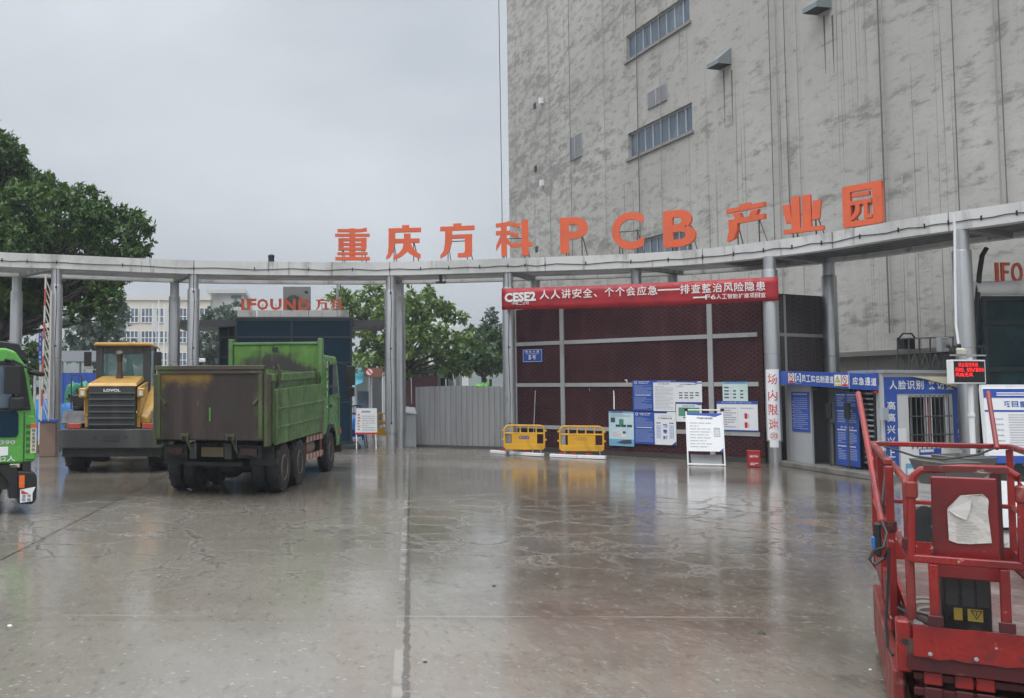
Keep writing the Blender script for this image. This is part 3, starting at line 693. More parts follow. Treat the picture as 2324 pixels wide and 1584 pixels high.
m = MB(); p2 = frw.p(0, 0, -.06); p3 = p2 + Vector((-ew.y, ew.x, 0)) * 2.2; m.bar(p2 + Vector((-ew.y, ew.x, 0)) * .07 + Vector((0, 0, ZW / 2)), p3 + Vector((0, 0, ZW / 2)), .1, ZW - .02); m.build('end_panel', PERG, wall, w=True)
vx = [wp6(240, 900)[0], wp6(578, 900)[0], wp6(1655, 900)[0]]
for k, u in enumerate(vx):
    m = MB(); wbx(m, u - (.04 if k == 0 else .075), u + (.04 if k == 0 else .075), .157, ZW, .0, .05); m.build('trim_post', TRIM, wall, w=True)
uend = wp6(2000, 930)[0]
for z in (3.84, 2.36, .87):
    for a, b_ in ((vx[0] + .045, vx[1] - .08), (vx[1] + .08, vx[2] - .08), (vx[2] + .08, uend)):
        m = MB(); wbx(m, a, b_, z - .065, z + .065, 0, .04); m.build('trim_rail', TRIM, wall, w=True)

# ---------------------------------------------------------------- posters on the wall
def poster(x0, x1, y0, y1, label, body, draw, name='poster', off=.06, group='posters on the screen wall'):
    a0, zt = wp6((x0 + x1) / 2, y0); _, zb = wp6((x0 + x1) / 2, y1); ua, ub = wp6(x0, (y0 + y1) / 2)[0], wp6(x1, (y0 + y1) / 2)[0]
    w_, h_ = ub - ua, zt - zb; f = Fr(frw.p(ua, zb, off), ew, (0, 0, 1)); m = MB()
    mats = [body, BLUE, PAPER, INK, INKB, INKG, REDINK, GREENP, SKYP]
    m.prism([(0, 0), (w_, 0), (w_, h_), (0, h_)], f, -.012, 0); draw(m, f, w_, h_)
    return tag(m.build(name, mats), label, 'poster', group)
GREENP = flat('green_print', (.05, .27, .16), .45)
SKYP = flat('sky_print', (.16, .42, .62), .45)
PALEG = mat('pale_green_print', (.5, .66, .62), .42, 0, [((.6, .72, .7), 1, .4, .6, I3)])
PALEB = mat('pale_blue_print', (.5, .68, .76), .42, 0, [((.62, .75, .78), .9, .4, .6, I3)])
def head(m, f, w, h, txt, mi=2, y=.9, hh=.05, x0=.15, x1=.85):
    m.mat(mi).text(txt, f, w * x0, h * y, w * x1, h * (y + hh), .004, .03)
def blue_doc(t1, t2):
    def d(m, f, w, h):
        m.mat(2).disc(f, w * .16, h * .925, w * .07, .003); m.mat(1).disc(f, w * .16, h * .925, w * .045, .005)
        head(m, f, w, h, t1, 2, .93, .035, .28, .82); head(m, f, w, h, t2, 2, .885, .032, .32, .76)
        m.mat(4); m.lines(f, w * .08, h * .55, w * .92, h * .84, 9, .32, .2, .004); m.mat(2).lines(f, w * .12, h * .49, w * .88, h * .53, 1, .6, .1, .004)
        m.mat(4).lines(f, w * .08, h * .06, w * .92, h * .46, 12, .32, .2, .004)
    return d
poster(1090, 1240, 893, 1115, 'blue notice poster with white emblem, upper left of the poster group', BLUE, blue_doc('安全生产管理制度', '岗位职责公示'))
poster(1098, 1250, 1122, 1355, 'blue notice poster with white emblem, below the other blue one', BLUE, blue_doc('文明施工管理制度', '环境保护公示'))
def white_doc(m, f, w, h):
    m.mat(1).quad(f, 0, h * .93, w, h, .003); head(m, f, w, h, 'F6人工智能扩建项目', 2, .95, .03, .2, .8); head(m, f, w, h, '施工现场公示牌', 3, .86, .035, .25, .75)
    m.mat(5).lines(f, w * .08, h * .05, w * .92, h * .82, 17, .3, .2, .004)
poster(1240, 1397, 893, 1117, 'white text poster with blue header between the blue poster and the chart', PAPER, white_doc)
def chart(m, f, w, h):
    m.mat(1).poly(f, [(0, h), (0, h * .95), (w * .72, h * .93), (w * .82, h * .88), (w, h * .88), (w, h)], .003); m.mat(2).poly(f, [(w * .8, h * .93), (w * .88, h * .985), (w * .995, h * .985), (w * .995, h * .93)], .005)
    head(m, f, w, h, '施工总平面布置组织机构图', 3, .82, .055, .2, .82); m.mat(5).quad(f, w * .1, h * .73, w * .3, h * .77)
    for j, n in enumerate((4, 4, 3)):
        for i in range(n): m.mat(3).quad(f, w * (.16 + i * .2), h * (.42 - j * .12), w * (.29 + i * .2), h * (.47 - j * .12))
poster(1395, 1592, 900, 1052, 'white poster with a small organisation chart, above the green table poster', PAPER, chart)
def gtab(m, f, w, h):
    m.mat(1).poly(f, [(0, h), (0, h * .93), (w * .8, h * .91), (w * .9, h * .86), (w, h * .9), (w, h)], .003); head(m, f, w, h, '危险源公示牌', 3, .79, .06, .25, .75)
    m.mat(7).quad(f, w * .1, h * .3, w * .92, h * .74); m.mat(2)
    for k in range(1, 5): m.quad(f, w * .1, h * (.3 + .088 * k), w * .92, h * (.305 + .088 * k), .006)
    m.mat(1).quad(f, w * .28, h * .19, w * .74, h * .25)
poster(1405, 1590, 1055, 1195, 'white poster with a green table behind the top of the easel board', PAPER, gtab)
def quan(m, f, w, h):
    m.mat(1).quad(f, 0, h * .95, w * .6, h, .003); m.poly(f, [(w, 0), (w, h * .12), (w * .78, 0)], .003)
    head(m, f, w, h, 'F6人工智能扩建项目', 5, .86, .03, .2, .8); head(m, f, w, h, '建筑清洁劝导', 3, .78, .045, .18, .82)
    for k, ch in enumerate('劝导站'): m.mat(1).text(ch, f, w * .4, h * (.52 - k * .18), w * .6, h * (.64 - k * .18), .004, .04)
    for x in (.1, .7):
        m.mat(4)
        for j in range(9):
            for i in range(3): m.quad(f, w * (x + i * .07), h * (.2 + j * .045), w * (x + i * .07 + .05), h * (.23 + j * .045))
        m.mat(1).lines(f, w * x, h * .63, w * (x + .2), h * .68, 1, .6)
poster(1248, 1405, 1122, 1362, 'white poster with large blue vertical characters 劝导站', PAPER, quan)
def sky_doc(m, f, w, h):
    m.mat(8).quad(f, 0, h * .95, w, h, .003); m.quad(f, 0, 0, w, h * .2, .003); m.mat(1).lines(f, w * .12, h * .955, w * .82, h * .99, 1, .7)
    m.mat(3).quad(f, w * .08, h * .68, w * .26, h * .82); m.mat(7).quad(f, w * .42, h * .6, w * .6, h * .78); m.mat(3)
    for x in (.28, .5, .74): m.quad(f, w * x, h * .55, w * (x + .2), h * .62)
    m.mat(2).quad(f, w * .14, h * .26, w * .68, h * .44); m.mat(3).quad(f, w * .56, h * .36, w * .68, h * .43, .006); m.mat(5).lines(f, w * .16, h * .27, w * .5, h * .42, 5)
    m.mat(3).poly(f, [(w * .3, h * .09), (w * .55, h * .17), (w * .9, h * .2), (w * .92, h * .08), (w * .6, h * .06)]); m.mat(5).lines(f, w * .08, h * .84, w * .9, h * .93, 3)
poster(918, 1098, 1120, 1370, 'pale blue illustrated poster, lowest and leftmost of the posters', PALEB, sky_doc)
def flow(m, f, w, h):
    m.mat(8).quad(f, 0, h * .9, w, h, .003); head(m, f, w, h, '农民工维权告示牌', 1, .92, .05, .1, .9); m.mat(3)
    for j in range(4):
        m.quad(f, w * .07, h * (.68 - j * .17), w * .25, h * (.75 - j * .17))
        if j: m.quad(f, w * .42, h * (.68 - j * .17), w * .54, h * (.75 - j * .17)); m.quad(f, w * .7, h * (.68 - j * .17), w * .82, h * (.75 - j * .17))
        m.mat(5).lines(f, w * .28, h * (.69 - j * .17), w * .4, h * (.74 - j * .17), 1); m.mat(3)
poster(1742, 1925, 905, 1048, 'small pale green poster with a flow chart near the banner column', PALEG, flow)
def twop(m, f, w, h):
    m.mat(1).quad(f, 0, h * .9, w, h, .003); m.quad(f, 0, 0, w, h * .04, .003); head(m, f, w, h, '施工现场负责人带班公示牌', 4, .92, .055, .12, .86)
    m.mat(5).quad(f, w * .515, h * .06, w * .52, h * .85); m.lines(f, w * .1, h * .1, w * .48, h * .8, 9); m.lines(f, w * .58, h * .74, w * .9, h * .8, 1)
    m.mat(6).quad(f, w * .68, h * .42, w * .75, h * .6); m.quad(f, w * .68, h * .12, w * .75, h * .3); m.mat(5).quad(f, w * .77, h * .44, w * .79, h * .58); m.quad(f, w * .77, h * .14, w * .79, h * .28)
poster(1702, 1998, 1045, 1262, 'wide white notice board with blue header and two red photos', PAPER, twop)
def plate(m, f, w, h):
    m.mat(2)
    for a in ((.03, .03, .97, .055), (.03, .945, .97, .97)): m.quad(f, w * a[0], h * a[1], w * a[2], h * a[3])
    m.quad(f, w * .03, h * .055, w * .045, h * .945); m.quad(f, w * .955, h * .055, w * .97, h * .945)
    for k, ch in enumerate('西永大道'): m.text(ch, f, w * (.14 + k * .19), h * .72, w * (.27 + k * .19), h * .9, .005, .02)
    m.quad(f, w * .2, h * .62, w * .8, h * .65); m.text('5', f, w * .3, h * .2, w * .44, h * .54, .005, .04); m.text('号', f, w * .5, h * .2, w * .68, h * .54, .005, .02)
poster(288, 432, 668, 762, 'blue street number plate with white edge on the dark red screen wall', BLUE, plate, 'street_plate', .03, None)
bpy.data.objects['street_plate']['category'] = 'sign'

# rags of old tape and a thin rod left on the wall
m = MB(); u, z = wp6(1030, 888); u2, z2 = wp6(1048, 912); m.quad(frw, u, z - .04, u2, z, .03); m.quad(frw, u2 - .03, z2, u2, z - .04, .03)
tag(m.build('tape_scrap', PAPER), 'small scrap of white tape left on the wall beside the blue poster', 'scrap', 'tape scraps on the wall')
m = MB(); u, z = wp6(948, 1105); u2, z2 = wp6(955, 968); m.poly(frw, [(u, z), (u + .04, z), (u + .05, z + .4), (u + .035, z2), (u, z2)], .03)
tag(m.build('tape_scrap', PAPER), 'upright strip of white tape above the pale blue poster', 'scrap', 'tape scraps on the wall')
for (x0, y0, x1, y1, lab) in ((358, 1215, 380, 968, 'thin rod leaning over the left yellow barrier'), (783, 1440, 772, 952, 'thin rod standing behind the right yellow barrier')):
    a = G(*d6(x0, 1420)); u2, z2 = wp6(x1, y1); b_ = frw.p(u2, z2, .02)
    tag(MB().tube([a, b_], .012, 6).build('thin_rod', GALV), lab, 'rod', 'rods leaning on the wall')

# ================================================================ yellow plastic barriers
def barrier(name, xc, yb, width, lab, rz):
    p = G(xc, yb); t = thing(name, lab, 'barrier', (p.x, p.y, 0), rz, 'yellow plastic barriers by the screen wall')
    w_, z0, z1 = width, .2, 1.0; f = Fr((-w_ / 2, 0, 0), (1, 0, 0), (0, 0, 1)); m = MB(); T = .055
    def rb(x0, x1, za, zb, d=T): m.prism([(x0, za), (x1, za), (x1, zb), (x0, zb)], f, -d / 2, d / 2)
    # outline with rounded shoulders
    r = .16; pts = [(0.03, z0 + .1)]
    arc = [(r + .0 - r * math.cos(a) + .03, z1 - r + r * math.sin(a)) for a in [i * math.pi / 12 for i in range(7)]]
    path = [(.03, z0 + .05)] + arc + [(w_ - x, z) for x, z in arc[::-1]] + [(w_ - .03, z0 + .05)]
    m.tube([f.p(x, z, 0) for x, z in path], .032, 8)
    ncell = 5; xs = [.03 + (w_ - .06) * i / ncell for i in range(ncell + 1)]
    zm = .74
    for i in range(1, ncell): m.tube([f.p(xs[i], zm, 0), f.p(xs[i], z1 - .01, 0)], .026, 6)
    m.tube([f.p(.03, zm, 0), f.p(w_ - .03, zm, 0)], .03, 8)
    m.tube([f.p(xs[1], zm, 0), f.p(xs[1], .35, 0)], .03, 8); m.tube([f.p(xs[4], zm, 0), f.p(xs[4], .35, 0)], .03, 8)
    rb(xs[1], xs[4], .4, zm, .03)
    rb(.05, w_ - .05, z0, .4, .05)
    for x in (0.0, w_): # side hooks
        for z in (.5, .8): rb(x - .05 if x == 0 else x - .03, x + .03 if x == 0 else x + .05, z, z + .06, .04)
    m.build('panel', YEL, t, bevel=.008)
    lg = MB(); lg.mat(0); lg.text('CESE2', f, w_ * .36, .55, w_ * .62, .66, .02, .04); lg.build('panel_lettering', BLUE if 'logo' in lab else INKY, t)
    for x in (.16, w_ - .16):
        m = MB(); m.bar((x - w_ / 2, 0, .22), (x - w_ / 2, -.24, .015), .05, .03); m.bar((x - w_ / 2, 0, .22), (x - w_ / 2, .24, .015), .05, .03); m.build('foot', STEEL, t)
INKY = flat('faded_print', (.5, .27, .03), .5)
def slopez(x): return math.atan2(ew.y, ew.x)
barrier('crowd_barrier', 1190, 1034, 1.36, 'yellow plastic barrier with a blue logo beside the banner column', -.1)
barrier('crowd_barrier', 1320, 1038, 1.42, 'yellow plastic barrier with faded print, nearer the posters', -.14)
for (xa, ya, xb, yb, lab) in ((1115, 1028, 1231, 1037, 'white light bar lying before the left yellow barrier'), (1249, 1037, 1374, 1043, 'white light bar lying before the right yellow barrier')):
    a, b_ = G(xa, ya), G(xb, yb); m = MB(); up = Vector((0, 0, .055)); t = thing('light_bar', lab, 'light bar', ((a.x + b_.x) / 2, (a.y + b_.y) / 2, 0), 0, 'white light bars on the ground')
    mid = (a + b_) / 2
    MB().bar(a + up, mid + up - (b_ - a) * .004, .16, .1).build('bar_section', WHITE, t, w=True, bevel=.01); MB().bar(mid + up + (b_ - a) * .004, b_ + up + Vector((0, 0, .012)), .16, .1).build('bar_section', WHITE, t, w=True, bevel=.01)
    m = MB()
    for k in (.25, .45, .72): q = a + (b_ - a) * k; m = MB(); m.box(q.x - .09, q.x + .09, q.y + .1, q.y + .2, .0, .16); m.build('end_clip', RED, t, w=True)

# ================================================================ easel board and red fire box
e0, e1 = G(1561, 1056), G(1640, 1058); ee = Vector((e1.x - e0.x, e1.y - e0.y, 0)); EW = ee.length * 1.06; ee.normalize()
et = thing('easel_board', 'white A-frame notice board standing on the wet ground before the posters', 'sign', (e0.x, e0.y, 0), math.atan2(ee.y, ee.x))
back = Vector((0, 1, 0)); EH = 1.68
fe = Fr((0, 0, 0), (1, 0, 0), Vector((0, .3, 1.0)))
m = MB()
for x in (0, EW): m.prism([(x - .018, 0), (x + .018, 0), (x + .018, EH), (x - .018, EH)], fe, -.02, .02)
m.prism([(-.05, EH - .03), (EW + .05, EH - .03), (EW + .05, EH), (-.05, EH)], fe, -.025, .025); m.prism([(-.0, .02), (EW, .02), (EW, .06), (0, .06)], fe, -.025, .025)
m.build('front_frame', WHITE, et)
m = MB()
for x in (0, EW): m.tube([fe.p(x, EH - .02, -.03), (x + .06, 1.05, .0)], .016, 6); m.box(x - .05, x + .05, .47 * EH * .62 - .05, .47 * EH * .62 + .05, EH * .957 - .05, EH * .957 + .03)
m.build('rear_leg', BLACK, et)
m = MB(); b0, b1, bz0, bz1 = .02, EW - .02, .42, EH - .12
fb = Fr(fe.p(b0, bz0, .03), fe.ex, fe.ey); w_, h_ = b1 - b0, bz1 - bz0
m.prism([(0, 0), (w_, 0), (w_, h_), (0, h_)], fb, -.012, 0); m.mat(1).poly(fb, [(0, h_), (0, h_ * .95), (w_ * .6, h_ * .93), (w_ * .8, h_ * .9), (w_, h_ * .97), (w_, h_)], .003); m.poly(fb, [(w_, 0), (w_, h_ * .09), (w_ * .88, 0)], .003)
m.mat(3).text('建筑垃圾设备公示牌', fb, w_ * .28, h_ * .84, w_ * .74, h_ * .89, .004, .04); m.mat(5).lines(fb, w_ * .06, h_ * .08, w_ * .68, h_ * .78, 9, .3, .3, .004); m.quad(fb, w_ * .75, h_ * .38, w_ * .93, h_ * .62, .003); m.mat(2).lines(fb, w_ * .77, h_ * .4, w_ * .91, h_ * .56, 4, .5, .1, .005)
m.build('notice_sheet', [PAPER, BLUE, PAPER, INK, INKB, INKG], et)
m = MB(); m.prism([(.1, .08), (EW - .05, .08), (EW - .05, .4), (.1, .4)], fe, -.32, -.3); m.build('tray', GALV, et)
p = G(1710, 1060); rb_ = thing('fire_box', 'small red fire equipment box standing by the base of the column', 'box', (p.x, p.y, 0), -.35)
m = MB(); m.box(-.16, .16, -.13, .13, .02, .44); m.box(-.17, .17, -.14, .14, .44, .47); m.build('box_body', RED, rb_, bevel=.008)
f = Fr((-.16, -.13, 0), (1, 0, 0), (0, 0, 1)); m = MB(); m.text('消防器材', f, .05, .28, .27, .34, .004, .03); m.lines(f, .06, .06, .26, .14, 2); m.build('box_lettering', PAPER, rb_)
# ================================================================ gatehouse kiosk
d4 = lambda x, y: ((550 + x / 4.648) * .8843, (660 + y / 4.648) * .8843)
d5 = lambda x, y: ((820 + x / 2.988) * .8843, (650 + y / 2.988) * .8843)
KD = 34.8
kx0, kx1 = xat(534, KD), xat(799, KD)
kt = thing('gatehouse', 'dark blue glass gatehouse kiosk behind the green dump truck with flat roof wings', 'gatehouse', ((kx0 + kx1) / 2, KD, 0))
KZ = zat(722, KD)
MB().box(kx0 - .15, kx1 + .3, KD - .45, KD + 3.2, 0, .16).build('plinth', mat('kiosk_plinth', (.035, .036, .038), .5), kt, w=True, bevel=.01)
MB().box(kx0, kx1, KD, KD + 2.6, .165, KZ).build('glass_wall', GLASSD, kt, w=True)
m = MB()
for z, h in ((.17, .1), (1.7, .05), (zat(824, KD), .05), (zat(767, KD), .07), (KZ - .1, .1)): m.box(kx0 - .02, kx1 + .02, KD - .03, KD - .002, z, z + h)
for x in (kx0 + .0, xat(660, KD), kx1 - .07): m.box(x - .003, x + .06, KD - .033, KD - .003, .17, KZ)
for z, h in ((.17, .1), (zat(767, KD), .07), (KZ - .1, .1)): m.box(kx1 + .002, kx1 + .025, KD, KD + 2.6, z, z + h)
m.build('mullion', DKFRAME, kt, w=True)
lx0, lx1 = xat(496, 36.2), xat(534, 36.2)
MB().box(lx0, kx0 + .1, 36.2, 38.6, .165, KZ - .1).build('side_wing', GLASSD, kt, w=True)
m = MB()
for z in (.3, 1.2, 2.2, zat(767, 36.2), zat(812, 36.2)): m.box(lx0, kx0 - .01, 36.16, 36.197, z, z + .06)
for x in (lx0, (lx0 + lx1) / 2, lx1 - .08): m.box(x, x + .07, 36.15, 36.196, .165, KZ - .15)
m.build('wing_mullion', DKFRAME, kt, w=True)
SLABM = mat('roof_slab_grey', (.1, .105, .11), .5)
MB().box(xat(405, 36.4), xat(872, 36.4), 35.4, 38.2, KZ - .27, KZ - .02).build('roof_slab', SLABM, kt, w=True)
MB().box(kx0 - .05, kx1 + .06, KD - .06, KD + 2.7, KZ + .003, KZ + .05).build('roof_edge', SLABM, kt, w=True)
m = MB(); xs = [538, 581, 583, 640, 700, 760, 791]
LEDGE = mat('chipped_white_ledge', (.62, .61, .6), .6, 0, [((.34, .33, .32), 2.2, .5, .68, (1, 1, .3)), ((.2, .19, .18), 5, .6, .75, I3)])
for a, b_ in ((538, 580), (584, 640), (641, 700), (701, 765), (766, 792)): m.box(xat(a, KD), xat(b_, KD) - .01, KD - .02, KD + .25, KZ + .055, KZ + .3)
m.build('sign_ledge', LEDGE, kt, w=True)
# kiosk roof letters
ks = 'IFOUND'; kxs = [(316, 352), (385, 497), (505, 640), (662, 800), (828, 968), (1000, 1140)]
KL = [(c_, a, b_) for c_, (a, b_) in zip(ks, kxs)] + [('方', 1212, 1355), ('科', 1392, 1530)]
for c_, a, b_ in KL:
    x0, y0 = d4(a, 492); x1, y1 = d4(b_, 650); u0, u1 = xat(x0, KD), xat(x1, KD); z0, z1 = KZ + .31, zat(y0, KD)
    f = Fr((u0, KD + .08, z0), (1, 0, 0), (0, 0, 1)); t = thing('roof_letter', ('first ' if c_ == 'I' else '') + f'orange red letter {c_} of the sign on the kiosk roof', 'letter', ((u0 + u1) / 2, KD + .1, z0), 0, 'orange letters on the kiosk roof')
    m = MB()
    if c_ == 'I': m.prism([(0, 0), (u1 - u0, 0), (u1 - u0, z1 - z0), (0, z1 - z0)], f, 0, .06)
    elif c_ in CH7 and c_ not in 'PCB':
        ca, cb, cy0, cy1, _, polys = CH7[c_]
        for k, pl in enumerate(polys): m.prism([((x - ca) / (cb - ca) * (u1 - u0), (cy1 - y) / (cy1 - cy0) * (z1 - z0)) for x, y in pl], f, 0, .05 + k * .002)
    else:
        m.text(c_, f, 0, 0, u1 - u0, z1 - z0, .06, .035); n0 = len(m.v)
        from collections import Counter
        ed = Counter(); vv = list(m.v); ff = [list(q_) for q_ in m.f]
        for q_ in ff:
            for i in range(len(q_)): ed[tuple(sorted((q_[i], q_[(i + 1) % len(q_)])))] += 1
        m.v += [(x, y + .06, z) for x, y, z in vv]; sd_ = [[a2, b2, b2 + n0, a2 + n0] for (a2, b2), kk in ed.items() if kk == 1]
        m.f += [[i + n0 for i in q_[::-1]] for q_ in ff] + sd_; m.m += [0] * (len(ff) + len(sd_))
    m.build('letter_body', ORANGE, t, w=True)
    m = MB(); m.bar(f.p((u1 - u0) * .5, (z1 - z0) * .55, -.03), f.p((u1 - u0) * .5, -.0, -.2), .02); m.build('letter_brace', STEEL, t, w=True)
# AC unit on the roof
ax0, ax1, az0, az1 = xat(642, 36.3), xat(705, 36.3), KZ + .055, zat(649, 36.3)
act = thing('air_conditioner', 'grey outdoor air conditioner unit on the kiosk roof behind the letters', 'air conditioner', ((ax0 + ax1) / 2, 36.3, az0))
GREYP = mat('grey_ac_paint', (.2, .205, .2), .5, 0, [((.15, .15, .145), 1.5, .45, .7, I3)])
MB().box(ax0, ax1, 36.3, 36.75, az0 + .05, az1).build('casing', GREYP, act, w=True, bevel=.02)
f = Fr((ax0, 36.3, az0), (1, 0, 0), (0, 0, 1)); aw, ah = ax1 - ax0, az1 - az0
m = MB(); m.disc(f, aw * .37, ah * .5, aw * .3, .004, 28); m.build('fan_opening', DARK, act, w=True)
m = MB()
for r in (.06, .12, .18, .24, .3): m.disc(f, aw * .37, ah * .5, aw * r, .015, 28, aw * r - .018)
for k in range(12): a = k * math.pi / 6; m.bar(f.p(aw * .37, ah * .5, .016), f.p(aw * .37 + aw * .3 * math.cos(a), ah * .5 + aw * .3 * math.sin(a), .016), .012, .008)
m.build('fan_guard', GREYP, act, w=True)
m = MB(); m.mat(0).quad(f, aw * .78, ah * .78, aw * .9, ah * .86); m.build('maker_badge', DARK, act, w=True)
MB().box(ax0 + .05, ax0 + .25, 36.32, 36.7, az0, az0 + .047).build('foot', STEEL, act, w=True); MB().box(ax1 - .25, ax1 - .05, 36.32, 36.7, az0, az0 + .047).build('foot', STEEL, act, w=True)
tag(MB().tube([(xat(766, 36), 36, KZ + .05), (xat(766, 36), 36, zat(622, 36))], .05, 8).build('roof_post', GALV), 'thin grey post rising from the kiosk roof to the canopy', 'post')

# ================================================================ boards, barriers and cabinet by the kiosk
nb = U(829, 1015, 34.4); nt_ = thing('notice_stand', 'white notice board on legs standing right of the blue kiosk', 'sign', (nb.x, 34.4, 0))
f = Fr((xat(805, 34.4), 34.4, 0), (1, 0, .0), (0, .08, 1)); w_ = xat(855, 34.4) - xat(805, 34.4); z0, z1 = zat(985, 34.4), zat(926, 34.4)
m = MB(); m.prism([(0, z0), (w_, z0), (w_, z1), (.06, z1)], f, -.03, 0); m.mat(1).text('进场须知', f, w_ * .3, z1 - .17, w_ * .7, z1 - .09, .004, .02); m.mat(2).lines(f, w_ * .32, z0 + .12, w_ * .92, z1 - .25, 7, .35, .2, .004); m.mat(3).quad(f, 0, z0, w_, z0 + .07, .003); m.lines(f, w_ * .12, z0 + .12, w_ * .24, z1 - .2, 6, .6, .1, .004); m.build('board', [PAPER, INK, INKG, REDINK], nt_, w=True)
for x in (.05, w_ - .05): MB().bar(f.p(x, z0, -.02), (f.O.x + x, 34.3, 0), .035).build('front_leg', WHITE, nt_, w=True)
for x in (.4, w_ - .5): MB().bar(f.p(x, z0, -.04), (f.O.x + x + .1, 34.9, 0), .035).build('rear_leg', STEEL, nt_, w=True)
def stripbar(name, lab, cat, x0, x1, y0, y1, d, mt, legm):
    t = thing(name, lab, cat, (xat((x0 + x1) / 2, d), d, 0)); a, b_ = xat(x0, d), xat(x1, d); z0, z1 = zat(y1, d), zat(y0, d)
    m = MB(); m.tube([(a, d, .2), (a, d, z1 - .1), (a + .1, d, z1), (b_ - .1, d, z1), (b_, d, z1 - .1), (b_, d, .2)], .03, 6); m.box(a, b_, d - .02, d + .02, .35, .62); m.box(a, b_, d - .018, d + .018, z1 - .35, z1 - .28)
    for k in range(1, 4): m.box(a + (b_ - a) * k / 4 - .02, a + (b_ - a) * k / 4 + .02, d - .017, d + .017, .62, z1)
    m.build('panel', mt, t, w=True); m = MB(); 
    for x in (a + .1, b_ - .1): m.box(x - .03, x + .03, d - .25, d + .25, 0, .05); m.box(x - .03, x + .03, d - .025, d + .025, .05, .34)
    m.build('foot', legm, t, w=True)
stripbar('crowd_barrier', 'yellow barrier seen past the notice stand inside the yard', 'barrier', 846, 888, 938, 1005, 37.5, YEL, STEEL)
stripbar('crowd_barrier', 'blue barrier between the kiosk and the notice stand', 'barrier', 796, 822, 920, 1008, 36.5, BLUE, WHITE)
gd = 35.0; gx0, gx1 = xat(917, gd), xat(943, gd); gc = thing('gate_cabinet', 'grey metal gate machine cabinet at the left end of the corrugated fence', 'cabinet', ((gx0 + gx1) / 2, gd, 0))
GREYC = mat('grey_cabinet_paint', (.3, .31, .32), .45, 0, [((.22, .225, .23), 1.5, .5, .7, VS)])
MB().box(gx0, gx1, gd, gd + .5, 0, zat(940, gd)).build('casing', GREYC, gc, w=True, bevel=.015)
m = MB(); z = zat(940, gd); m.hexa([(gx0 - .02, gd - .03, z + .003), (gx1 + .02, gd - .03, z + .003), (gx1 + .02, gd + .52, z + .003), (gx0 - .02, gd + .52, z + .003), (gx0 - .02, gd - .03, z + .08), (gx1 + .02, gd - .03, z + .03), (gx1 + .02, gd + .52, z + .25), (gx0 - .02, gd + .52, z + .3)]); m.build('lid', GREYC, gc, w=True)
MB().box(gx0 + .02, gx1 - .02, gd - .012, gd - .002, .06, z - .2).build('door', GREYC, gc, w=True)

# ================================================================ corrugated fence
fa, fb_ = Vector((xat(942, 35.7), 35.7, 0)), Vector((xat(1146, 34.2), 34.2, 0)); fe_ = (fb_ - fa).normalized(); FLn = (fb_ - fa).length
ff = Fr(fa, fe_, (0, 0, 1)); fz = 2.32
def corrugated(m, f, L, z0, z1, pitch, dep, ztop=None):
    prof = []; u = 0
    while u < L - 1e-6:
        for du, w in ((0, 0), (.55, 0), (.62, dep), (.93, dep)):
            if u + du * pitch <= L: prof.append((u + du * pitch, w))
        u += pitch
    prof.append((L, 0)); vs, fs = [], []
    for u, w in prof: vs += [f.p(u, z0, w), f.p(u, z1 + (ztop(u) if ztop else 0), w)]
    for i in range(len(prof) - 1): fs.append([2 * i, 2 * i + 2, 2 * i + 3, 2 * i + 1])
    m.add(vs, fs)
FEN = mat('grey_fence_sheet', (.34, .345, .35), .42, .15, [((.26, .265, .27), 1.2, .45, .7, VS), ((.36, .365, .37), 4, .66, .8, VS)])
cf = thing('corrugated_fence', 'grey corrugated metal hoarding closing the gap left of the red banner', 'fence', (fa.x, fa.y, 0))
m = MB(); corrugated(m, ff, FLn, 0, fz, .21, -.035, lambda u: .05 * math.sin(u * .9) - .03); m.build('sheet', FEN, cf, w=True)
m = MB(); m.bar(ff.p(0, .05, .03), ff.p(FLn, .05, .03), .04, .1); m.build('base_rail', STEEL, cf, w=True)
m = MB()
for z in (.5, 1.9): m.bar(ff.p(0, z, -.08), ff.p(FLn, z, -.08), .05)
m.build('rail', STEEL, cf, w=True)
for u in (.1, FLn * .33, FLn * .66, FLn - .1): m = MB(); m.bar(ff.p(u, 0, -.14), ff.p(u, fz - .1, -.14), .06); m.build('post', STEEL, cf, w=True)

# ================================================================ the yard behind the gate
ws = thing('site_shed', 'pale corrugated metal shed behind the grey corrugated fence', 'shed', (xat(1000, 55), 55, 0))
f = Fr((xat(948, 55), 55, 0), (1, 0, 0), (0, 0, 1)); L = xat(1047, 55) - xat(948, 55); z1 = zat(834, 55); m = MB(); corrugated(m, f, L, 0, z1, .34, .06); SHED = mat('pale_shed_sheet', (.42, .45, .46), .5, 0, [((.33, .36, .37), 1, .45, .7, VS)]); m.build('wall', SHED, ws, w=True)
MB().box(f.O.x, f.O.x + L, 55.05, 61, 0, z1 - .02).build('body', SHED, ws, w=True)
MB().box(f.O.x - .2, f.O.x + L + .2, 54.9, 61.2, z1 + .003, z1 + .1).build('roof', GALV, ws, w=True)
MB().box(xat(1000, 54.8), xat(1016, 54.8), 54.85, 54.93, 0, zat(858, 54.8)).build('door', DKFRAME, ws, w=True)
MAROON = mat('maroon_panel', (.075, .02, .024), .5, 0, [((.1, .03, .035), 1, .45, .7, I3)])
t = thing('panel_stack', 'dark maroon site panels leaning before the pale shed', 'panels', (xat(955, 52), 52, 0))
for a, b_, y in ((914, 933, 862), (935, 994, 855)): f = Fr((xat(a, 52), 52, 0), (1, 0, 0), (0, .1, 1)); m = MB(); m.prism([(0, 0), (xat(b_, 52) - xat(a, 52), 0), (xat(b_, 52) - xat(a, 52), zat(y - 4, 52)), (0, zat(y, 52))], f, -.06, 0); m.build('panel', MAROON, t, w=True)
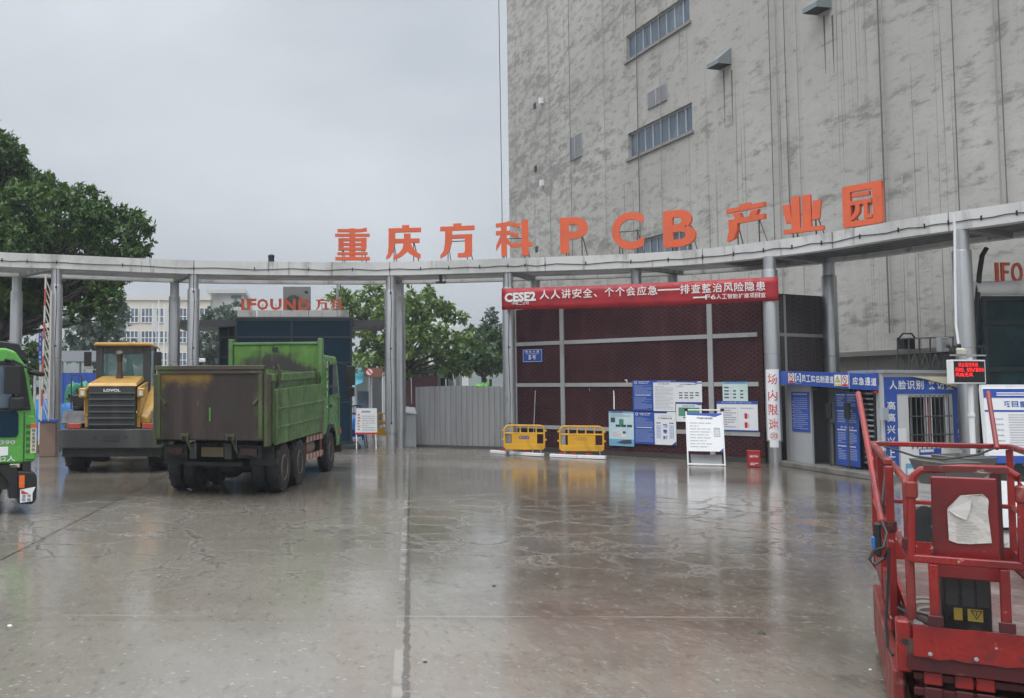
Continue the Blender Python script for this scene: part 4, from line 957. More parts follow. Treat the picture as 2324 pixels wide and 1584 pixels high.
t = thing('ladder', 'short grey steel ladder rack leaning before the shed door', 'ladder', (xat(1020, 50), 50, 0)); m = MB(); a, b_ = xat(1012, 50), xat(1033, 50)
for x in (a, b_): m.bar((x, 49.5, 0), (x, 50.2, zat(860, 50)), .05)
m.build('rail', GALV, t, w=True); m = MB()
for k in range(8): z = .3 * k + .2; m.bar((a + .03, 49.5 + .7 * z / 2.8, z), (b_ - .03, 49.5 + .7 * z / 2.8, z), .04)
m.build('rung', GALV, t, w=True)
t = thing('ladder', 'tilted grey ladder right of the pale shed', 'ladder', (xat(1048, 50), 50, 0)); m = MB()
for dx in (0, .35): m.bar((xat(1056, 50) - dx, 49.8, 0), (xat(1044, 50) - dx, 50.3, zat(848, 50)), .05)
m.build('rail', GALV, t, w=True); m = MB()
for k in range(7): q0 = Vector((xat(1056, 50), 49.8, 0)).lerp(Vector((xat(1044, 50), 50.3, zat(848, 50))), (k + .6) / 7.4); m.bar(q0, q0 - Vector((.35, 0, 0)), .035)
m.build('rung', GALV, t, w=True)

def heap(name, lab, cat, c, rx, ry, h, m_, seed, n=14, group=None):
    """tarpaulin thrown over a load: creased mound with hanging hem"""
    rg = np.random.default_rng(seed); vs, fs = [], []; NU, NV = 40, n; ph = rg.uniform(0, 6, 8)
    for j in range(NV + 1):
        t = j / NV
        for i in range(NU):
            a = 2 * math.pi * i / NU
            k = 1 + .14 * math.sin(2 * a + ph[0]) + .09 * math.sin(5 * a + ph[1] + 2 * t) + .05 * math.sin(9 * a + ph[2] - 3 * t) * t
            r = k * (math.sin(t * math.pi / 2) ** .75); z = h * (1 - t ** 3.4) * (1 + t * (.16 * math.sin(3 * a + ph[3]) + .1 * math.sin(7 * a + ph[4] + 5 * t)) + .05 * math.sin(4 * t + ph[5])) + .02
            vs.append((c[0] + rx * r * math.cos(a), c[1] + ry * r * math.sin(a), max(z, .01)))
    for j in range(NV):
        for i in range(NU): i2 = (i + 1) % NU; fs.append([j * NU + i, j * NU + i2, (j + 1) * NU + i2, (j + 1) * NU + i])
    m = MB(); m.add(vs, fs); return tag(m.build(name, m_, smooth=True), lab, cat, group)
TARPB = mat('blue_tarpaulin', (.035, .2, .55), .35, 0, [((.06, .3, .68), 2.2, .45, .65, I3), ((.02, .1, .36), 4, .55, .75, I3)], bump=.5, bsc=5)
TARPG = mat('green_tarpaulin', (.03, .3, .17), .4, 0, [((.05, .42, .26), 1.5, .45, .7, I3)], bump=.4, bsc=5)
BAGG = mat('green_sandbag', (.1, .42, .05), .6, 0, [((.16, .52, .1), 2, .45, .7, I3)], bump=.4, bsc=6)
heap('tarp_pile', 'bright blue tarpaulin heap left of the boom gate cabinet', 'tarpaulin', (xat(84, 36), 36.5), 1.1, .9, 1.75, TARPB, 1, group='blue tarpaulin heaps in the yard')
heap('tarp_pile', 'bright blue tarpaulin heap right behind the gate column and the loader', 'tarpaulin', (xat(158, 35), 35.5), .85, .8, 1.62, TARPB, 5, group='blue tarpaulin heaps in the yard')
heap('tarp_pile', 'sea green tarpaulin heap behind the loader ladder', 'tarpaulin', (xat(172, 44), 44.5), .62, .8, 2.4, TARPG, 9)
heap('tarp_pile', 'small blue tarpaulin on the wet road right of the kiosk', 'tarpaulin', (xat(815, 48), 48), .55, .4, .75, TARPB, 12, group='blue tarpaulin heaps in the yard')
for k, (x, d, r, h) in enumerate(((1072, 47, .55, 1.0), (1093, 47.6, .55, 1.15), (1112, 47.2, .5, .95), (1080, 46, .45, .6), (1104, 45.9, .5, .6))):
    heap('sandbag', ['leftmost green sandbag of the heap', 'tallest green sandbag in the middle of the heap', 'rightmost green sandbag of the heap', 'low green sandbag in front on the left of the heap', 'low sea green sandbag in front on the right of the heap'][k] + ' behind the corrugated fence', 'sandbag', (xat(x, d), d), r, .4, h + 1.2, BAGG if k < 4 else TARPG, 20 + k, group='green sandbags behind the fence')
t = thing('water_barrel', 'white plastic barrel lying behind the gate cabinet', 'barrel', (xat(935, 42), 42, 0)); MB().lathe([(.36, -.5), (.42, -.45), (.42, .45), (.36, .5)], (xat(937, 42), 42, .78), 'x', 20).build('drum', WHITE, t, w=True, smooth=True); MB().box(xat(937, 42) - .4, xat(937, 42) + .4, 41.7, 42.3, 0, .4).build('cradle', STEEL, t, w=True)
# round no-stopping sign and the boxes beside the road
t = thing('road_sign', 'round red and white prohibition sign on a post by the inner road', 'sign', (xat(837, 46), 46, 0)); f = Fr((xat(838, 46), 46, zat(844, 46)), (1, 0, 0), (0, 0, 1))
MB().disc(f, 0, 0, .2, .0, 24).disc(f, 0, 0, .195, -.02, 24).build('sign_face', PAPER, t, w=True); m = MB(); m.disc(f, 0, 0, .2, .006, 24, .155); m.poly(f, [(-.13, .09), (-.09, .13), (.13, -.09), (.09, -.13)], .008); m.build('red_ring', REDINK, t, w=True); MB().cyl((xat(838, 46), 46.04, 0), (xat(838, 46), 46.04, zat(836, 46)), .035).build('post', GALV, t, w=True)
t = thing('gate_pillar', 'dark grey pillar with a brown cap beside the round road sign', 'pillar', (xat(855, 47), 47, 0)); a, b_ = xat(845, 47), xat(866, 47); MB().box(a, b_, 47, 47.5, 0, zat(857, 47)).build('shaft', mat('pillar_grey', (.085, .09, .1), .5), t, w=True); MB().box(a - .03, b_ + .03, 46.97, 47.53, zat(857, 47) + .003, zat(835, 47)).build('cap', mat('pillar_brown', (.22, .1, .07), .6), t, w=True)
t = thing('site_hut', 'small pale site hut with a blue awning between kiosk and pillar', 'hut', (xat(822, 52), 52, 0)); a, b_ = xat(806, 52), xat(842, 52); MB().box(a, b_, 52, 54, 0, zat(846, 52)).build('wall', SHED, t, w=True); m = MB(); f = Fr((a, 51.3, 0), (1, 0, 0), (0, 0, 1)); m.add([(a - .2, 52, zat(842, 52)), (xat(826, 52), 52, zat(838, 52)), (xat(820, 52), 50.8, zat(868, 52)), (a - .4, 50.8, zat(880, 52))], [[0, 1, 2, 3]]); m.build('awning', mat('cyan_awning', (.08, .4, .5), .45), t, w=True); MB().box(a + .1, b_ - .1, 51.95, 51.995, .9, 2.1).build('window', GLASSW, t, w=True)
SITEW = mat('site_white', (.6, .61, .6), .55)
t = thing('container_office', 'white site container far behind the gate column', 'container', (xat(885, 60), 60, 0)); a, b_ = xat(868, 60), xat(905, 60); MB().box(a, b_, 60, 63, .1, zat(842, 60)).build('body', SITEW, t, w=True); MB().box(a - .1, b_ + .1, 59.9, 63.1, zat(842, 60) + .003, zat(842, 60) + .12).build('roof', GALV, t, w=True); MB().box(a + .2, a + .9, 59.95, 59.995, .1, 2.1).build('door', YEL, t, w=True)
# pipes and rubble in front of it
m = MB(); rg = random.Random(4); dm = []
for k in range(16):
    x, d = xat(rg.uniform(872, 900), 46) , rg.uniform(44, 48); s_ = rg.uniform(.1, .32); m.box(x - s_, x + s_, d - s_, d + s_, 0, s_ * rg.uniform(.6, 1.6))
rb2 = m.build('rubble', mat('rubble_grey', (.16, .15, .14), .8, 0, [((.3, .28, .25), 2, .45, .7, I3)]), bevel=.04); struct(rb2, 'stuff')
m = MB()
for k in range(22):
    x, d = xat(rg.uniform(100, 200), 34) , rg.uniform(32.5, 37); s_ = rg.uniform(.08, .3); m.box(x - s_, x + s_, d - s_, d + s_, 0, s_ * rg.uniform(.5, 1.4))
rb3 = m.build('rubble', mat('rubble_brown', (.12, .085, .065), .8, 0, [((.25, .22, .2), 2, .45, .7, I3)]), bevel=.04); struct(rb3, 'stuff')
# blue hoarding and shed roof far left
t = thing('blue_hoarding', 'bright blue site hoarding behind the wheel loader', 'fence', (xat(185, 62), 62, 0)); f = Fr((xat(135, 62), 62, 0), (1, 0, 0), (0, 0, 1)); m = MB(); corrugated(m, f, xat(240, 62) - xat(135, 62), 0, zat(846, 62), .5, -.05); m.build('sheet', mat('blue_sheet', (.02, .075, .36), .45), t, w=True)
MB().bar(f.p(0, 2.6, -.1), f.p(xat(240, 62) - xat(135, 62), 2.6, -.1), .08).build('rail', GALV, t, w=True)
t = thing('open_shed', 'grey open sided shed roof behind the blue hoarding', 'shed', (xat(190, 66), 66, 0)); a, b_ = xat(142, 66), xat(238, 66); m = MB(); z0 = zat(822, 66); m.hexa([(a, 64, z0), (b_, 64, z0), (b_, 70, z0 + .1), (a, 70, z0 + .1), (a + .4, 64.2, z0 + .75), (b_ - .4, 64.2, z0 + .75), (b_ - .4, 69.8, z0 + .85), (a + .4, 69.8, z0 + .85)]); m.build('roof', mat('shed_roof_grey', (.2, .21, .23), .5), t, w=True)
for x in (150, 190, 230): MB().cyl((xat(x, 66), 65, 0), (xat(x, 66), 65, z0), .08, seg=8).build('post', GALV, t, w=True)
m = MB(); a = xat(166, 64); m.add([(a - 2, 75, zat(836, 75)), (a + 2, 75, zat(836, 75)), (a + .2, 75, zat(794, 75)), (a - .2, 79, zat(794, 75)), (a + 2, 79, zat(836, 75)), (a - 2, 79, zat(836, 75))], [[0, 1, 2], [1, 4, 3, 2], [0, 2, 3, 5], [5, 3, 4]])
tn = thing('white_tent', 'white peaked tent roof above the grey shed', 'tent', (a, 77, 0)); m.build('tent_roof', SITEW, tn, w=True); m = MB()
for sx in (-1.9, 1.9):
    for y in (75.1, 78.9): m.cyl((a + sx, y, 0), (a + sx, y, zat(838, 75)), .06, seg=6)
m.build('tent_pole', GALV, tn, w=True)

# ================================================================ white three storey building far left
WD = 112; wt = thing('office_building', 'cream three storey office building with dark window bands far behind the loader', 'building', (xat(370, WD), WD, 0))
CREAM = mat('cream_render', (.66, .62, .54), .7, 0, [((.58, .54, .47), .25, .45, .7, I3)]); CREAM2 = mat('pale_grey_render', (.55, .56, .55), .7, 0, [((.45, .46, .46), .3, .5, .7, I3)])
a, b_, zr = xat(214, WD), xat(476, WD), zat(681, WD)
MB().box(a, b_, WD, WD + 16, 0, zr).build('wall', CREAM, wt, w=True)
MB().box(a - .2, b_ + .1, WD - .2, WD + 16.2, zr + .003, zr + .35).build('parapet', CREAM, wt, w=True)
for (ya, yb) in ((699, 732), (751, 778), (800, 830)):
    for (xa, xb) in ((222, 272), (278, 313), (320, 379), (384, 400), (406, 440), (452, 474)):
        m = MB(); x0, x1, z0, z1 = xat(xa, WD), xat(xb, WD), zat(yb, WD), zat(ya, WD); m.box(x0, x1, WD - .06, WD - .004, z0, z1)
        n_ = max(2, round((xb - xa) / 9)); m.mat(1)
        for k in range(n_ + 1): xx = x0 + (x1 - x0) * k / n_; m.box(xx - .05, xx + .05, WD - .12, WD - .062, z0, z1)
        for tz in (0, .42, 1): zz = z0 + (z1 - z0) * tz; m.box(x0, x1, WD - .125, WD - .061, zz - .05, zz + .05)
        m.build('window', [GLASSW, WHITE], wt, w=True)
a2, b2, zt_ = xat(476, WD), xat(549, WD), zat(664, WD)
MB().box(a2 + .01, b2, WD + 1, WD + 17, 0, zt_).build('stair_tower', CREAM2, wt, w=True)
MB().box(a2 - .5, b2 + .4, WD + .3, WD + 15, zt_ + .003, zat(655, WD)).build('tower_roof', CREAM2, wt, w=True)
MB().box(xat(522, WD), xat(545, WD), WD + .9, WD + .995, zat(675, WD), zat(668, WD)).build('window', GLASSW, wt, w=True)
for x in (345, 359, 372):
    d = 92; t = thing('flagpole', {345: 'left flagpole before the cream office building', 359: 'middle and tallest flagpole before the cream office building', 372: 'right flagpole before the cream office building'}[x], 'flagpole', (xat(x, d), d, 0), 0, 'flagpoles before the office building'); zt_ = zat(680 if x == 359 else 690, d)
    MB().cyl((xat(x, d), d, 0), (xat(x, d), d, zt_), .09, .06, 8).build('pole', WHITE, t, w=True)
    if x != 359: m = MB(); f = Fr((xat(x, d) + .06, d, 0), (1, 0, 0), (0, 0, 1)); m.prism([(0, zt_ - .3), (.35, zt_ - .7), (.45, zt_ - 2.6), (.2, zt_ - 2.9), (0, zt_ - 2.2)], f, -.02, .02); m.build('flag', SITEW, t, w=True)
# white works behind the big trees
WD2 = 135; t = thing('white_works', 'white stepped factory building with a round silo tower behind the central trees', 'building', (xat(1010, WD2), WD2, 0))
SITEW2 = mat('white_render', (.62, .63, .62), .6, 0, [((.52, .53, .53), .2, .45, .7, I3)])
MB().box(xat(925, WD2), xat(1062, WD2), WD2, WD2 + 12, 0, zat(742, WD2)).build('wall', SITEW2, t, w=True)
MB().box(xat(985, WD2), xat(1030, WD2), WD2 + 2, WD2 + 10, zat(742, WD2) + .005, zat(718, WD2)).build('upper_storey', SITEW2, t, w=True)
cx_ = xat(1050, WD2); rr = (xat(1062, WD2) - xat(1038, WD2)) / 2
m = MB(); m.lathe([(rr, zat(742, WD2) + .01), (rr, zat(722, WD2)), (rr * 1.05, zat(721, WD2)), (rr * 1.05, zat(719, WD2)), (rr * .96, zat(718, WD2)), (rr * .9, zat(714, WD2)), (rr * .4, zat(711, WD2)), (rr * .35, zat(707, WD2))], (cx_, WD2 + 6, 0), 'z', 24); m.build('silo_tower', SITEW2, t, w=True, smooth=True)
for k in range(7): x = 930 + k * 19; m = MB(); m.box(xat(x, WD2), xat(x + 9, WD2), WD2 - .1, WD2 - .005, zat(800, WD2), zat(780, WD2)); m.build('window', GLASSW, t, w=True)

# ================================================================ boom gate with lattice arm, cabinet and blue sign at left
bd = 30.3; bx = xat(104, bd)
t = thing('boom_gate', 'raised red and white lattice boom gate arm on a brown cabinet left of the column', 'boom gate', (bx, bd, 0))
MB().box(xat(90, bd), xat(127, bd), bd + .1, bd + .6, 0, zat(958, bd)).build('cabinet', mat('brown_cabinet', (.2, .135, .1), .5, 0, [((.14, .095, .07), 1.5, .45, .7, I3)]), t, w=True, bevel=.02)
MB().box(xat(88, bd), xat(129, bd), bd + .07, bd + .63, zat(958, bd) + .003, zat(952, bd)).build('cabinet_lid', BLUE, t, w=True)
RW = None
def redwhite(name, per, rz=0):
    M, nt, b, ob, out = newmat(name); sp = nd(nt, 'ShaderNodeSeparateXYZ'); nt.links.new(mapv(nt, ob, I3, (0, rz, 0)), sp.inputs[0])
    f = mth(nt, 'GREATER_THAN', mth(nt, 'FRACT', mth(nt, 'MULTIPLY', sp.outputs[2], 1 / per)), .5)
    nt.links.new(mixc(nt, f, (.52, .5, .47), (.42, .09, .05)), b.inputs['Base Color']); b.inputs['Roughness'].default_value = .45; return M
RWM = redwhite('red_white_bands', 1.1)
z0, z1 = zat(955, bd), zat(622, bd); x0, x1 = xat(97, bd), xat(100.5, bd)
MB().hexa([(x0 - .05, bd, z0), (x1 - .05, bd, z0), (x1 - .05, bd + .08, z0), (x0 - .05, bd + .08, z0), (x0 + .02, bd, z1), (x1 + .02, bd, z1), (x1 + .02, bd + .08, z1), (x0 + .02, bd + .08, z1)]).build('arm', RWM, t, w=True)
m = MB(); p0, p1 = Vector((xat(112, bd), bd + .05, z0 + .1)), Vector((xat(113, bd), bd + .05, z1 - .55))
m.bar(p0, p1, .05)
for k in range(15):
    z = z0 + .5 + k * (z1 - z0 - .6) / 14; m.bar((xat(99, bd), bd + .04, z), (xat(112, bd), bd + .05, z - .5 if z - .5 > z0 else z0), .035, .03)
m.build('lattice', mat('lattice_cream', (.5, .46, .42), .5), t, w=True)
t = thing('vertical_sign', 'narrow vertical blue sign with white characters left of the boom arm', 'sign', (xat(91, 33), 33, 0)); f = Fr((xat(86.5, 33), 33, 0), (1, 0, 0), (0, 0, 1)); w_ = xat(95, 33) - xat(86.5, 33); z0, z1 = zat(826, 33), zat(754, 33)
m = MB(); m.prism([(0, z0), (w_, z0), (w_, z1), (0, z1)], f, -.03, 0); m.mat(1)
for k in range(7): m.text('安全文明施工', f, w_ * .3, z1 - (k + .85) * (z1 - z0) / 7, w_ * .7, z1 - (k + .2) * (z1 - z0) / 7, .004) if False else m.mat(2 if k == 3 else 1).text('安全生产文明施'[k], f, w_ * .22, z1 - (k + .85) * (z1 - z0) / 7, w_ * .78, z1 - (k + .2) * (z1 - z0) / 7, .004, .01)
m.build('sign_panel', [BLUE, PAPER, REDINK], t, w=True); MB().cyl((xat(91, 33), 33.06, 0), (xat(91, 33), 33.06, zat(760, 33)), .04, seg=8).build('post', WHITE, t, w=True)
tag(MB().cyl((xat(80, 34), 34, 0), (xat(80, 34), 34, zat(850, 34)), .05, seg=8).lathe([(.09, 0), (.09, .08), (.02, .1)], (xat(80, 34), 34, zat(850, 34)), 'z', 8).build('white_post', WHITE), 'thin white post standing behind the green cab mirror', 'post')
for x, d, y, lab in ((450, 60, 822, 'thin lamp post with a white head behind the second gate column'),):
    t = thing('lamp_post', lab, 'lamp post', (xat(x, d), d, 0)); MB().cyl((xat(x, d), d, 0), (xat(x, d), d, zat(y, d)), .06, seg=8).build('pole', WHITE, t, w=True); MB().box(xat(x, d) - .1, xat(x, d) + .45, d - .12, d + .12, zat(y, d), zat(y, d) + .25).build('lamp_head', WHITE, t, w=True, bevel=.04)
# wire hanging at the edge of the grey block
p0 = U(1131, -30, 50); tag(MB().tube([p0, (p0.x + .05, 50, 6.5), (p0.x + .1, 50, .02)], .02, 5).build('guy_wire', CABLE), 'thin wire hanging down the sky left of the grey block', 'wire')
# ================================================================ writing on the column
d7 = lambda x, y: ((1950 + x / 2.88) * .8843, (700 + y / 2.88) * .8843)
c = COLP[1752]; vd = Vector((-c.x, -c.y, 0)).normalized(); ang0 = math.atan2(vd.y, vd.x) - .12
def curved_sheet(m, c, r, a0, a1, z0, z1, n=10):
    vs, fs = [], []
    for i in range(n + 1):
        a = a0 + (a1 - a0) * i / n; vs += [(c.x + r * math.cos(a), c.y + r * math.sin(a), z0), (c.x + r * math.cos(a), c.y + r * math.sin(a), z1)]
    for i in range(n): fs.append([2 * i, 2 * i + 2, 2 * i + 3, 2 * i + 1])
    return m.add(vs, fs)
t = thing('column_sign', 'white strip with red vertical speed limit characters wrapped on the gate column', 'sign', (c.x, c.y, 0))
zs0, zs1 = zat(999, 26.7), zat(838, 26.7)
m = MB(); curved_sheet(m, c, .2165, ang0 - .85, ang0 + .95, zs0, zs1, 14); m.build('strip', PAPER, t, w=True, smooth=True)
m = MB(); tx = Vector((-vd.y, vd.x, 0)); f = Fr((c.x + vd.x * .222 + tx.x * -.0, c.y + vd.y * .222, 0), tx, (0, 0, 1))
def wrap_text(m, ch, uc, zc, w_, h_, bold=.02):
    """characters bent round the column"""
    vv, ff = glyphs(ch, bold, 3); xs = [q[0] for q in vv]; ys = [q[1] for q in vv]; a, b_, e, g_ = min(xs), max(xs), min(ys), max(ys); P = []
    for x, y in vv:
        s = (uc + ((x - a) / (b_ - a) - .5) * w_) / .219; an = ang0 + s; P.append((c.x + .2195 * math.cos(an), c.y + .2195 * math.sin(an), zc + ((y - e) / (g_ - e) - .5) * h_))
    m.add(P, ff)
for ch, y in (('场', 860), ('内', 897), ('限', 930), ('速', 962)): wrap_text(m, ch, .01, zat(y, 26.7), .25, .31, .011)
wrap_text(m, '⑳', .015, zat(989, 26.7), .2, .2, .0)
m.build('strip_lettering', REDINK, t, w=True)
dr = MB(); curved_sheet(dr, c, .2163, ang0 - .5, ang0 + .6, zs0 - .2, zs0 - .003, 8); dr.build('strip_end', PAPER, t, w=True, smooth=True)

# ================================================================ turnstile cabin
TA, TB = Vector((13.92, 27.1, 0)), Vector((14.03, 22.82, 0))
te = (TB - TA).normalized(); TL = (TB - TA).length; ft = Fr(TA, te, (0, 0, 1))
A_, B_ = (TA.x, TA.y), (TB.x, TB.y)
def tp(x, y): p = onplane(x, y, A_, B_); return (p - TA).dot(te), p.z
def tp7(x, y): return tp(*d7(x, y))
tc = thing('turnstile_cabin', 'grey staff turnstile cabin with a blue and white sign along its top', 'cabin', (TA.x, TA.y, 0))
CAB = mat('cabin_grey', (.4, .41, .42), .45, 0, [((.3, .305, .31), 1.2, .45, .7, VS), ((.2, .19, .18), 3, .66, .82, (1, 1, .3))])
def tbx(m, u0, u1, z0, z1, w0, w1): m.hexa([ft.p(u0, z0, w0), ft.p(u1, z0, w0), ft.p(u1, z0, w1), ft.p(u0, z0, w1), ft.p(u0, z1, w0), ft.p(u1, z1, w0), ft.p(u1, z1, w1), ft.p(u0, z1, w1)]); return m
KERB = mat('kerb_concrete', (.2, .19, .175), .5, 0, [((.12, .11, .1), 2, .45, .7, I3)], bump=.3)
tbx(tbx(MB(), -.1, TL + .1, 0, .14, -.3, .35), -.1, TL - .7, 0, .136, -1.35, -.302).build('kerb_base', KERB, tc, w=True, bevel=.015)
ul = tp7(385, 1300)[0]
tbx(MB(), 0, .12, .143, 2.36, -1.2, 0).build('end_post', CAB, tc, w=True)
tbx(MB(), .123, ul, .143, 2.36, -.06, -.005).build('side_panel', CAB, tc, w=True)
tbx(MB(), TL - .12, TL, .143, 2.3, -.12, 0).build('end_post', CAB, tc, w=True)
tbx(MB(), 0, TL - .72, 2.37, 2.57, -1.3, -.02).build('roof', CAB, tc, w=True)
tbx(MB(), 0, TL - .72, .143, 2.36, -1.3, -1.25).build('rear_wall', mat('cabin_inner', (.3, .31, .31), .5, 0, [((.2, .2, .2), 1, .4, .7, VS)]), tc, w=True)
# sign along the top, slightly tilted
su0, sz1 = tp(1789, 842); su1, sz1b = tp(1993, 848); _, sz0 = tp(1789, 871); _, sz0b = tp(1993, 885)
m = MB(); P = [(su0, sz0), (su1, sz0b), (su1, sz1b), (su0, sz1)]; m.prism(P, ft, .02, .32); sg = m.build('top_sign', BLUE, tc, w=True)
def slz(u, t): k = (u - su0) / (su1 - su0); a, b_ = sz0 + (sz0b - sz0) * k, sz1 + (sz1b - sz1) * k; return a + (b_ - a) * t
fs_ = Fr(ft.p(0, 0, .326), te, (0, 0, 1))
def sgx(x): p = onplane(*d7(x, 770), (fs_.O.x, fs_.O.y), (fs_.O.x + te.x, fs_.O.y + te.y)); return (p - fs_.O).dot(te)
m = MB()
for st, xa, xb in (('员工实名制通道', 305, 545), ('应急通道', 680, 862)):
    for i, ch in enumerate(st): u0, u1 = sgx(xa + (xb - xa) * (i + .05) / len(st)), sgx(xa + (xb - xa) * (i + .95) / len(st)); m.text(ch, fs_, u0, slz(u0, .27), u1, slz(u0, .76), .004, .018)
m.quad(fs_, sgx(655), slz(sgx(655), .02), sgx(659), slz(sgx(655), .98), .003)
m.build('sign_lettering', PAPER, sg, w=True)
YELI = flat('yellow_print', (.75, .6, .03), .45)
for k, (xa, xb) in enumerate(((208, 252), (258, 302), (548, 597), (602, 650))):
    u0, u1 = sgx(xa), sgx(xb); m = MB(); m.mat(0).quad(fs_, u0, slz(u0, .12), u1, slz(u0, .86), .004); cu, cz, r = (u0 + u1) / 2, slz(u0, .56), (u1 - u0) * .38
    if k in (0, 3): m.mat(1).disc(fs_, cu, cz, r, .007, 18, r * .78); m.mat(2).poly(fs_, [(cu - r * .3, cz - r * .1), (cu + r * .4, cz), (cu + r * .1, cz + r * .4), (cu - r * .2, cz + r * .3)], .006); m.mat(1).poly(fs_, [(cu - r * .7, cz + r * .55), (cu - r * .55, cz + r * .7), (cu + r * .7, cz - r * .55), (cu + r * .55, cz - r * .7)], .008); m.quad(fs_, u0 + .02, slz(u0, .14), u1 - .02, slz(u0, .27), .006)
    elif k == 1: m.mat(3).disc(fs_, cu, cz, r, .006, 18); m.mat(0).disc(fs_, cu, cz - r * .15, r * .55, .008, 14); m.mat(3).quad(fs_, cu - r * .5, cz - r * .3, cu + r * .5, cz - r * .05, .01); m.quad(fs_, u0 + .02, slz(u0, .14), u1 - .02, slz(u0, .27), .006)
    else: m.mat(2).poly(fs_, [(cu - r, cz - r * .7), (cu + r, cz - r * .7), (cu, cz + r)], .006); m.mat(4).poly(fs_, [(cu - r * .78, cz - r * .57), (cu + r * .78, cz - r * .57), (cu, cz + r * .74)], .008); m.mat(2).quad(fs_, cu - r * .07, cz - r * .25, cu + r * .07, cz + r * .35, .01); m.mat(4).quad(fs_, u0 + .02, slz(u0, .14), u1 - .02, slz(u0, .27), .006)
    m.build('safety_pictogram', [PAPER, REDINK, INK, BLUE, YELI], sg, w=True)
# lamps and emergency light under the sign
for x in (455, 755): u = tp7(x, 850)[0]; p = ft.p(u, 2.3, .12); m = MB(); m.lathe([(.06, -.12), (.09, -.06), (.06, 0)], p, 'z', 12); m.build('camera_dome', DARK, tc, w=True)
p = ft.p(TL - .06, 2.16, .06); MB().lathe([(.05, -.06), (.06, 0), (.03, .06)], p, 'z', 10).build('warning_lamp', RED, tc, w=True)
# doorway left: steel door leaf, bars of the full height turnstile, posters
def tposter(x0, x1, y0, y1, off, draw, body, lab, nm='poster'):
    u0, zt = tp7(x0, y0); u1, zb = tp7(x1, y1); f = Fr(ft.p(u0, zb, off), te, (0, 0, 1)); w_, h_ = u1 - u0, zt - zb; m = MB(); m.prism([(0, 0), (w_, 0), (w_, h_), (0, h_)], f, -.012, 0); draw(m, f, w_, h_)
    return tag(m.build(nm, [body, BLUE, PAPER, INK, INKB, INKG, REDINK]), lab, 'poster')
def bd1(m, f, w, h): m.mat(4).lines(f, w * .1, h * .91, w * .9, h * .96, 1, .7); m.lines(f, w * .1, h * .06, w * .9, h * .87, 16, .3, .2); m.mat(2).lines(f, w * .06, h * .1, w * .14, h * .8, 8, .25)
tposter(232, 372, 880, 1180, .012, bd1, BLUE, 'blue rules poster on the grey side panel of the turnstile cabin')
u0, u1 = tp7(388, 1000)[0], tp7(540, 1000)[0]
m = tbx(MB(), u0, u1, .16, 2.3, -.5, -.46); m.build('door_leaf', mat('door_grey_green', (.2, .215, .2), .5, 0, [((.14, .15, .14), 1.3, .45, .7, VS)]), tc, w=True)
m = MB()
for k in range(5): u = u0 + (u1 - u0) * k / 4; tbx(m, u - .015, u + .015, .16, 1.25, -.44, -.41)
tbx(m, u0, u1, 1.25, 1.3, -.44, -.4); m.build('gate_bar', STEEL, tc, w=True)
def bd2(m, f, w, h):
    for cx_ in (.08, .54):
        for cy_ in (.08, .3): 
            m.mat(2).lines(f, w * cx_, h * (cy_ + .17), w * (cx_ + .38), h * (cy_ + .19), 1, .8); m.mat(4).lines(f, w * (cx_ + .02), h * cy_, w * (cx_ + .36), h * (cy_ + .155), 7, .45, .1)
        for cy_ in (.58, .8): m.mat(2).lines(f, w * cx_, h * (cy_ + .15), w * (cx_ + .38), h * (cy_ + .165), 1, .8); m.mat(4).lines(f, w * (cx_ + .02), h * cy_, w * (cx_ + .36), h * (cy_ + .14), 6, .45, .1)
    for k, ch in enumerate('实名刷卡'): m.mat(2).text(ch, f, w * (.22 + k * .15), h * .505, w * (.34 + k * .15), h * .535, .004, .01)
tposter(522, 712, 880, 1440, -.1, bd2, BLUE, 'tall blue poster board with two columns inside the turnstile cabin', 'poster_board')
for x in (520, 655):
    u, z = tp7(x, 1050); t = thing('face_reader', ['left black face recognition reader before the tall blue poster board', 'right black face recognition reader before the tall blue poster board'][x > 600], 'reader', tuple(ft.p(u, .14, .05)), 0, 'face readers in the turnstile cabin')
    f = Fr(ft.p(u - .08, z, .06), te, (0, 0, 1)); m = MB(); m.prism([(0, -.1), (.22, -.1), (.22, .32), (0, .32)], f, -.03, .02); m.build('screen', BLACK, t, w=True, bevel=.01); m = MB(); m.bar(f.p(.11, -.1, -.02), ft.p(u + .03, .14, .04), .025); m.build('stand', STEEL, t, w=True)
u0, u1 = tp7(700, 1000)[0], tp7(805, 1000)[0]
ts_ = thing('turnstile', 'full height turnstile of stacked horizontal bars at the right end of the cabin', 'turnstile', tuple(ft.p((u0 + u1) / 2, .143, -.3))); m = MB()
for k in range(15): z = .32 + k * .135; tbx(m, u0, u1, z, z + .045, -.25, -.2)
m.build('bar', mat('stainless_bar', (.5, .51, .52), .3, .7), ts_, w=True); m = MB()
tbx(m, u1 + .01, u1 + .09, .145, 2.36, -.3, -.1); m.build('post', DARK, ts_, w=True); m = MB(); tbx(m, u1 + .12, TL - .13, .145, 2.36, -.3, -.2); m.build('side_screen', DARK, ts_, w=True)
tbx(MB(), u0, TL - .72, .145, 2.36, -1.15, -1.1).build('dark_interior', DARK, tc, w=True)

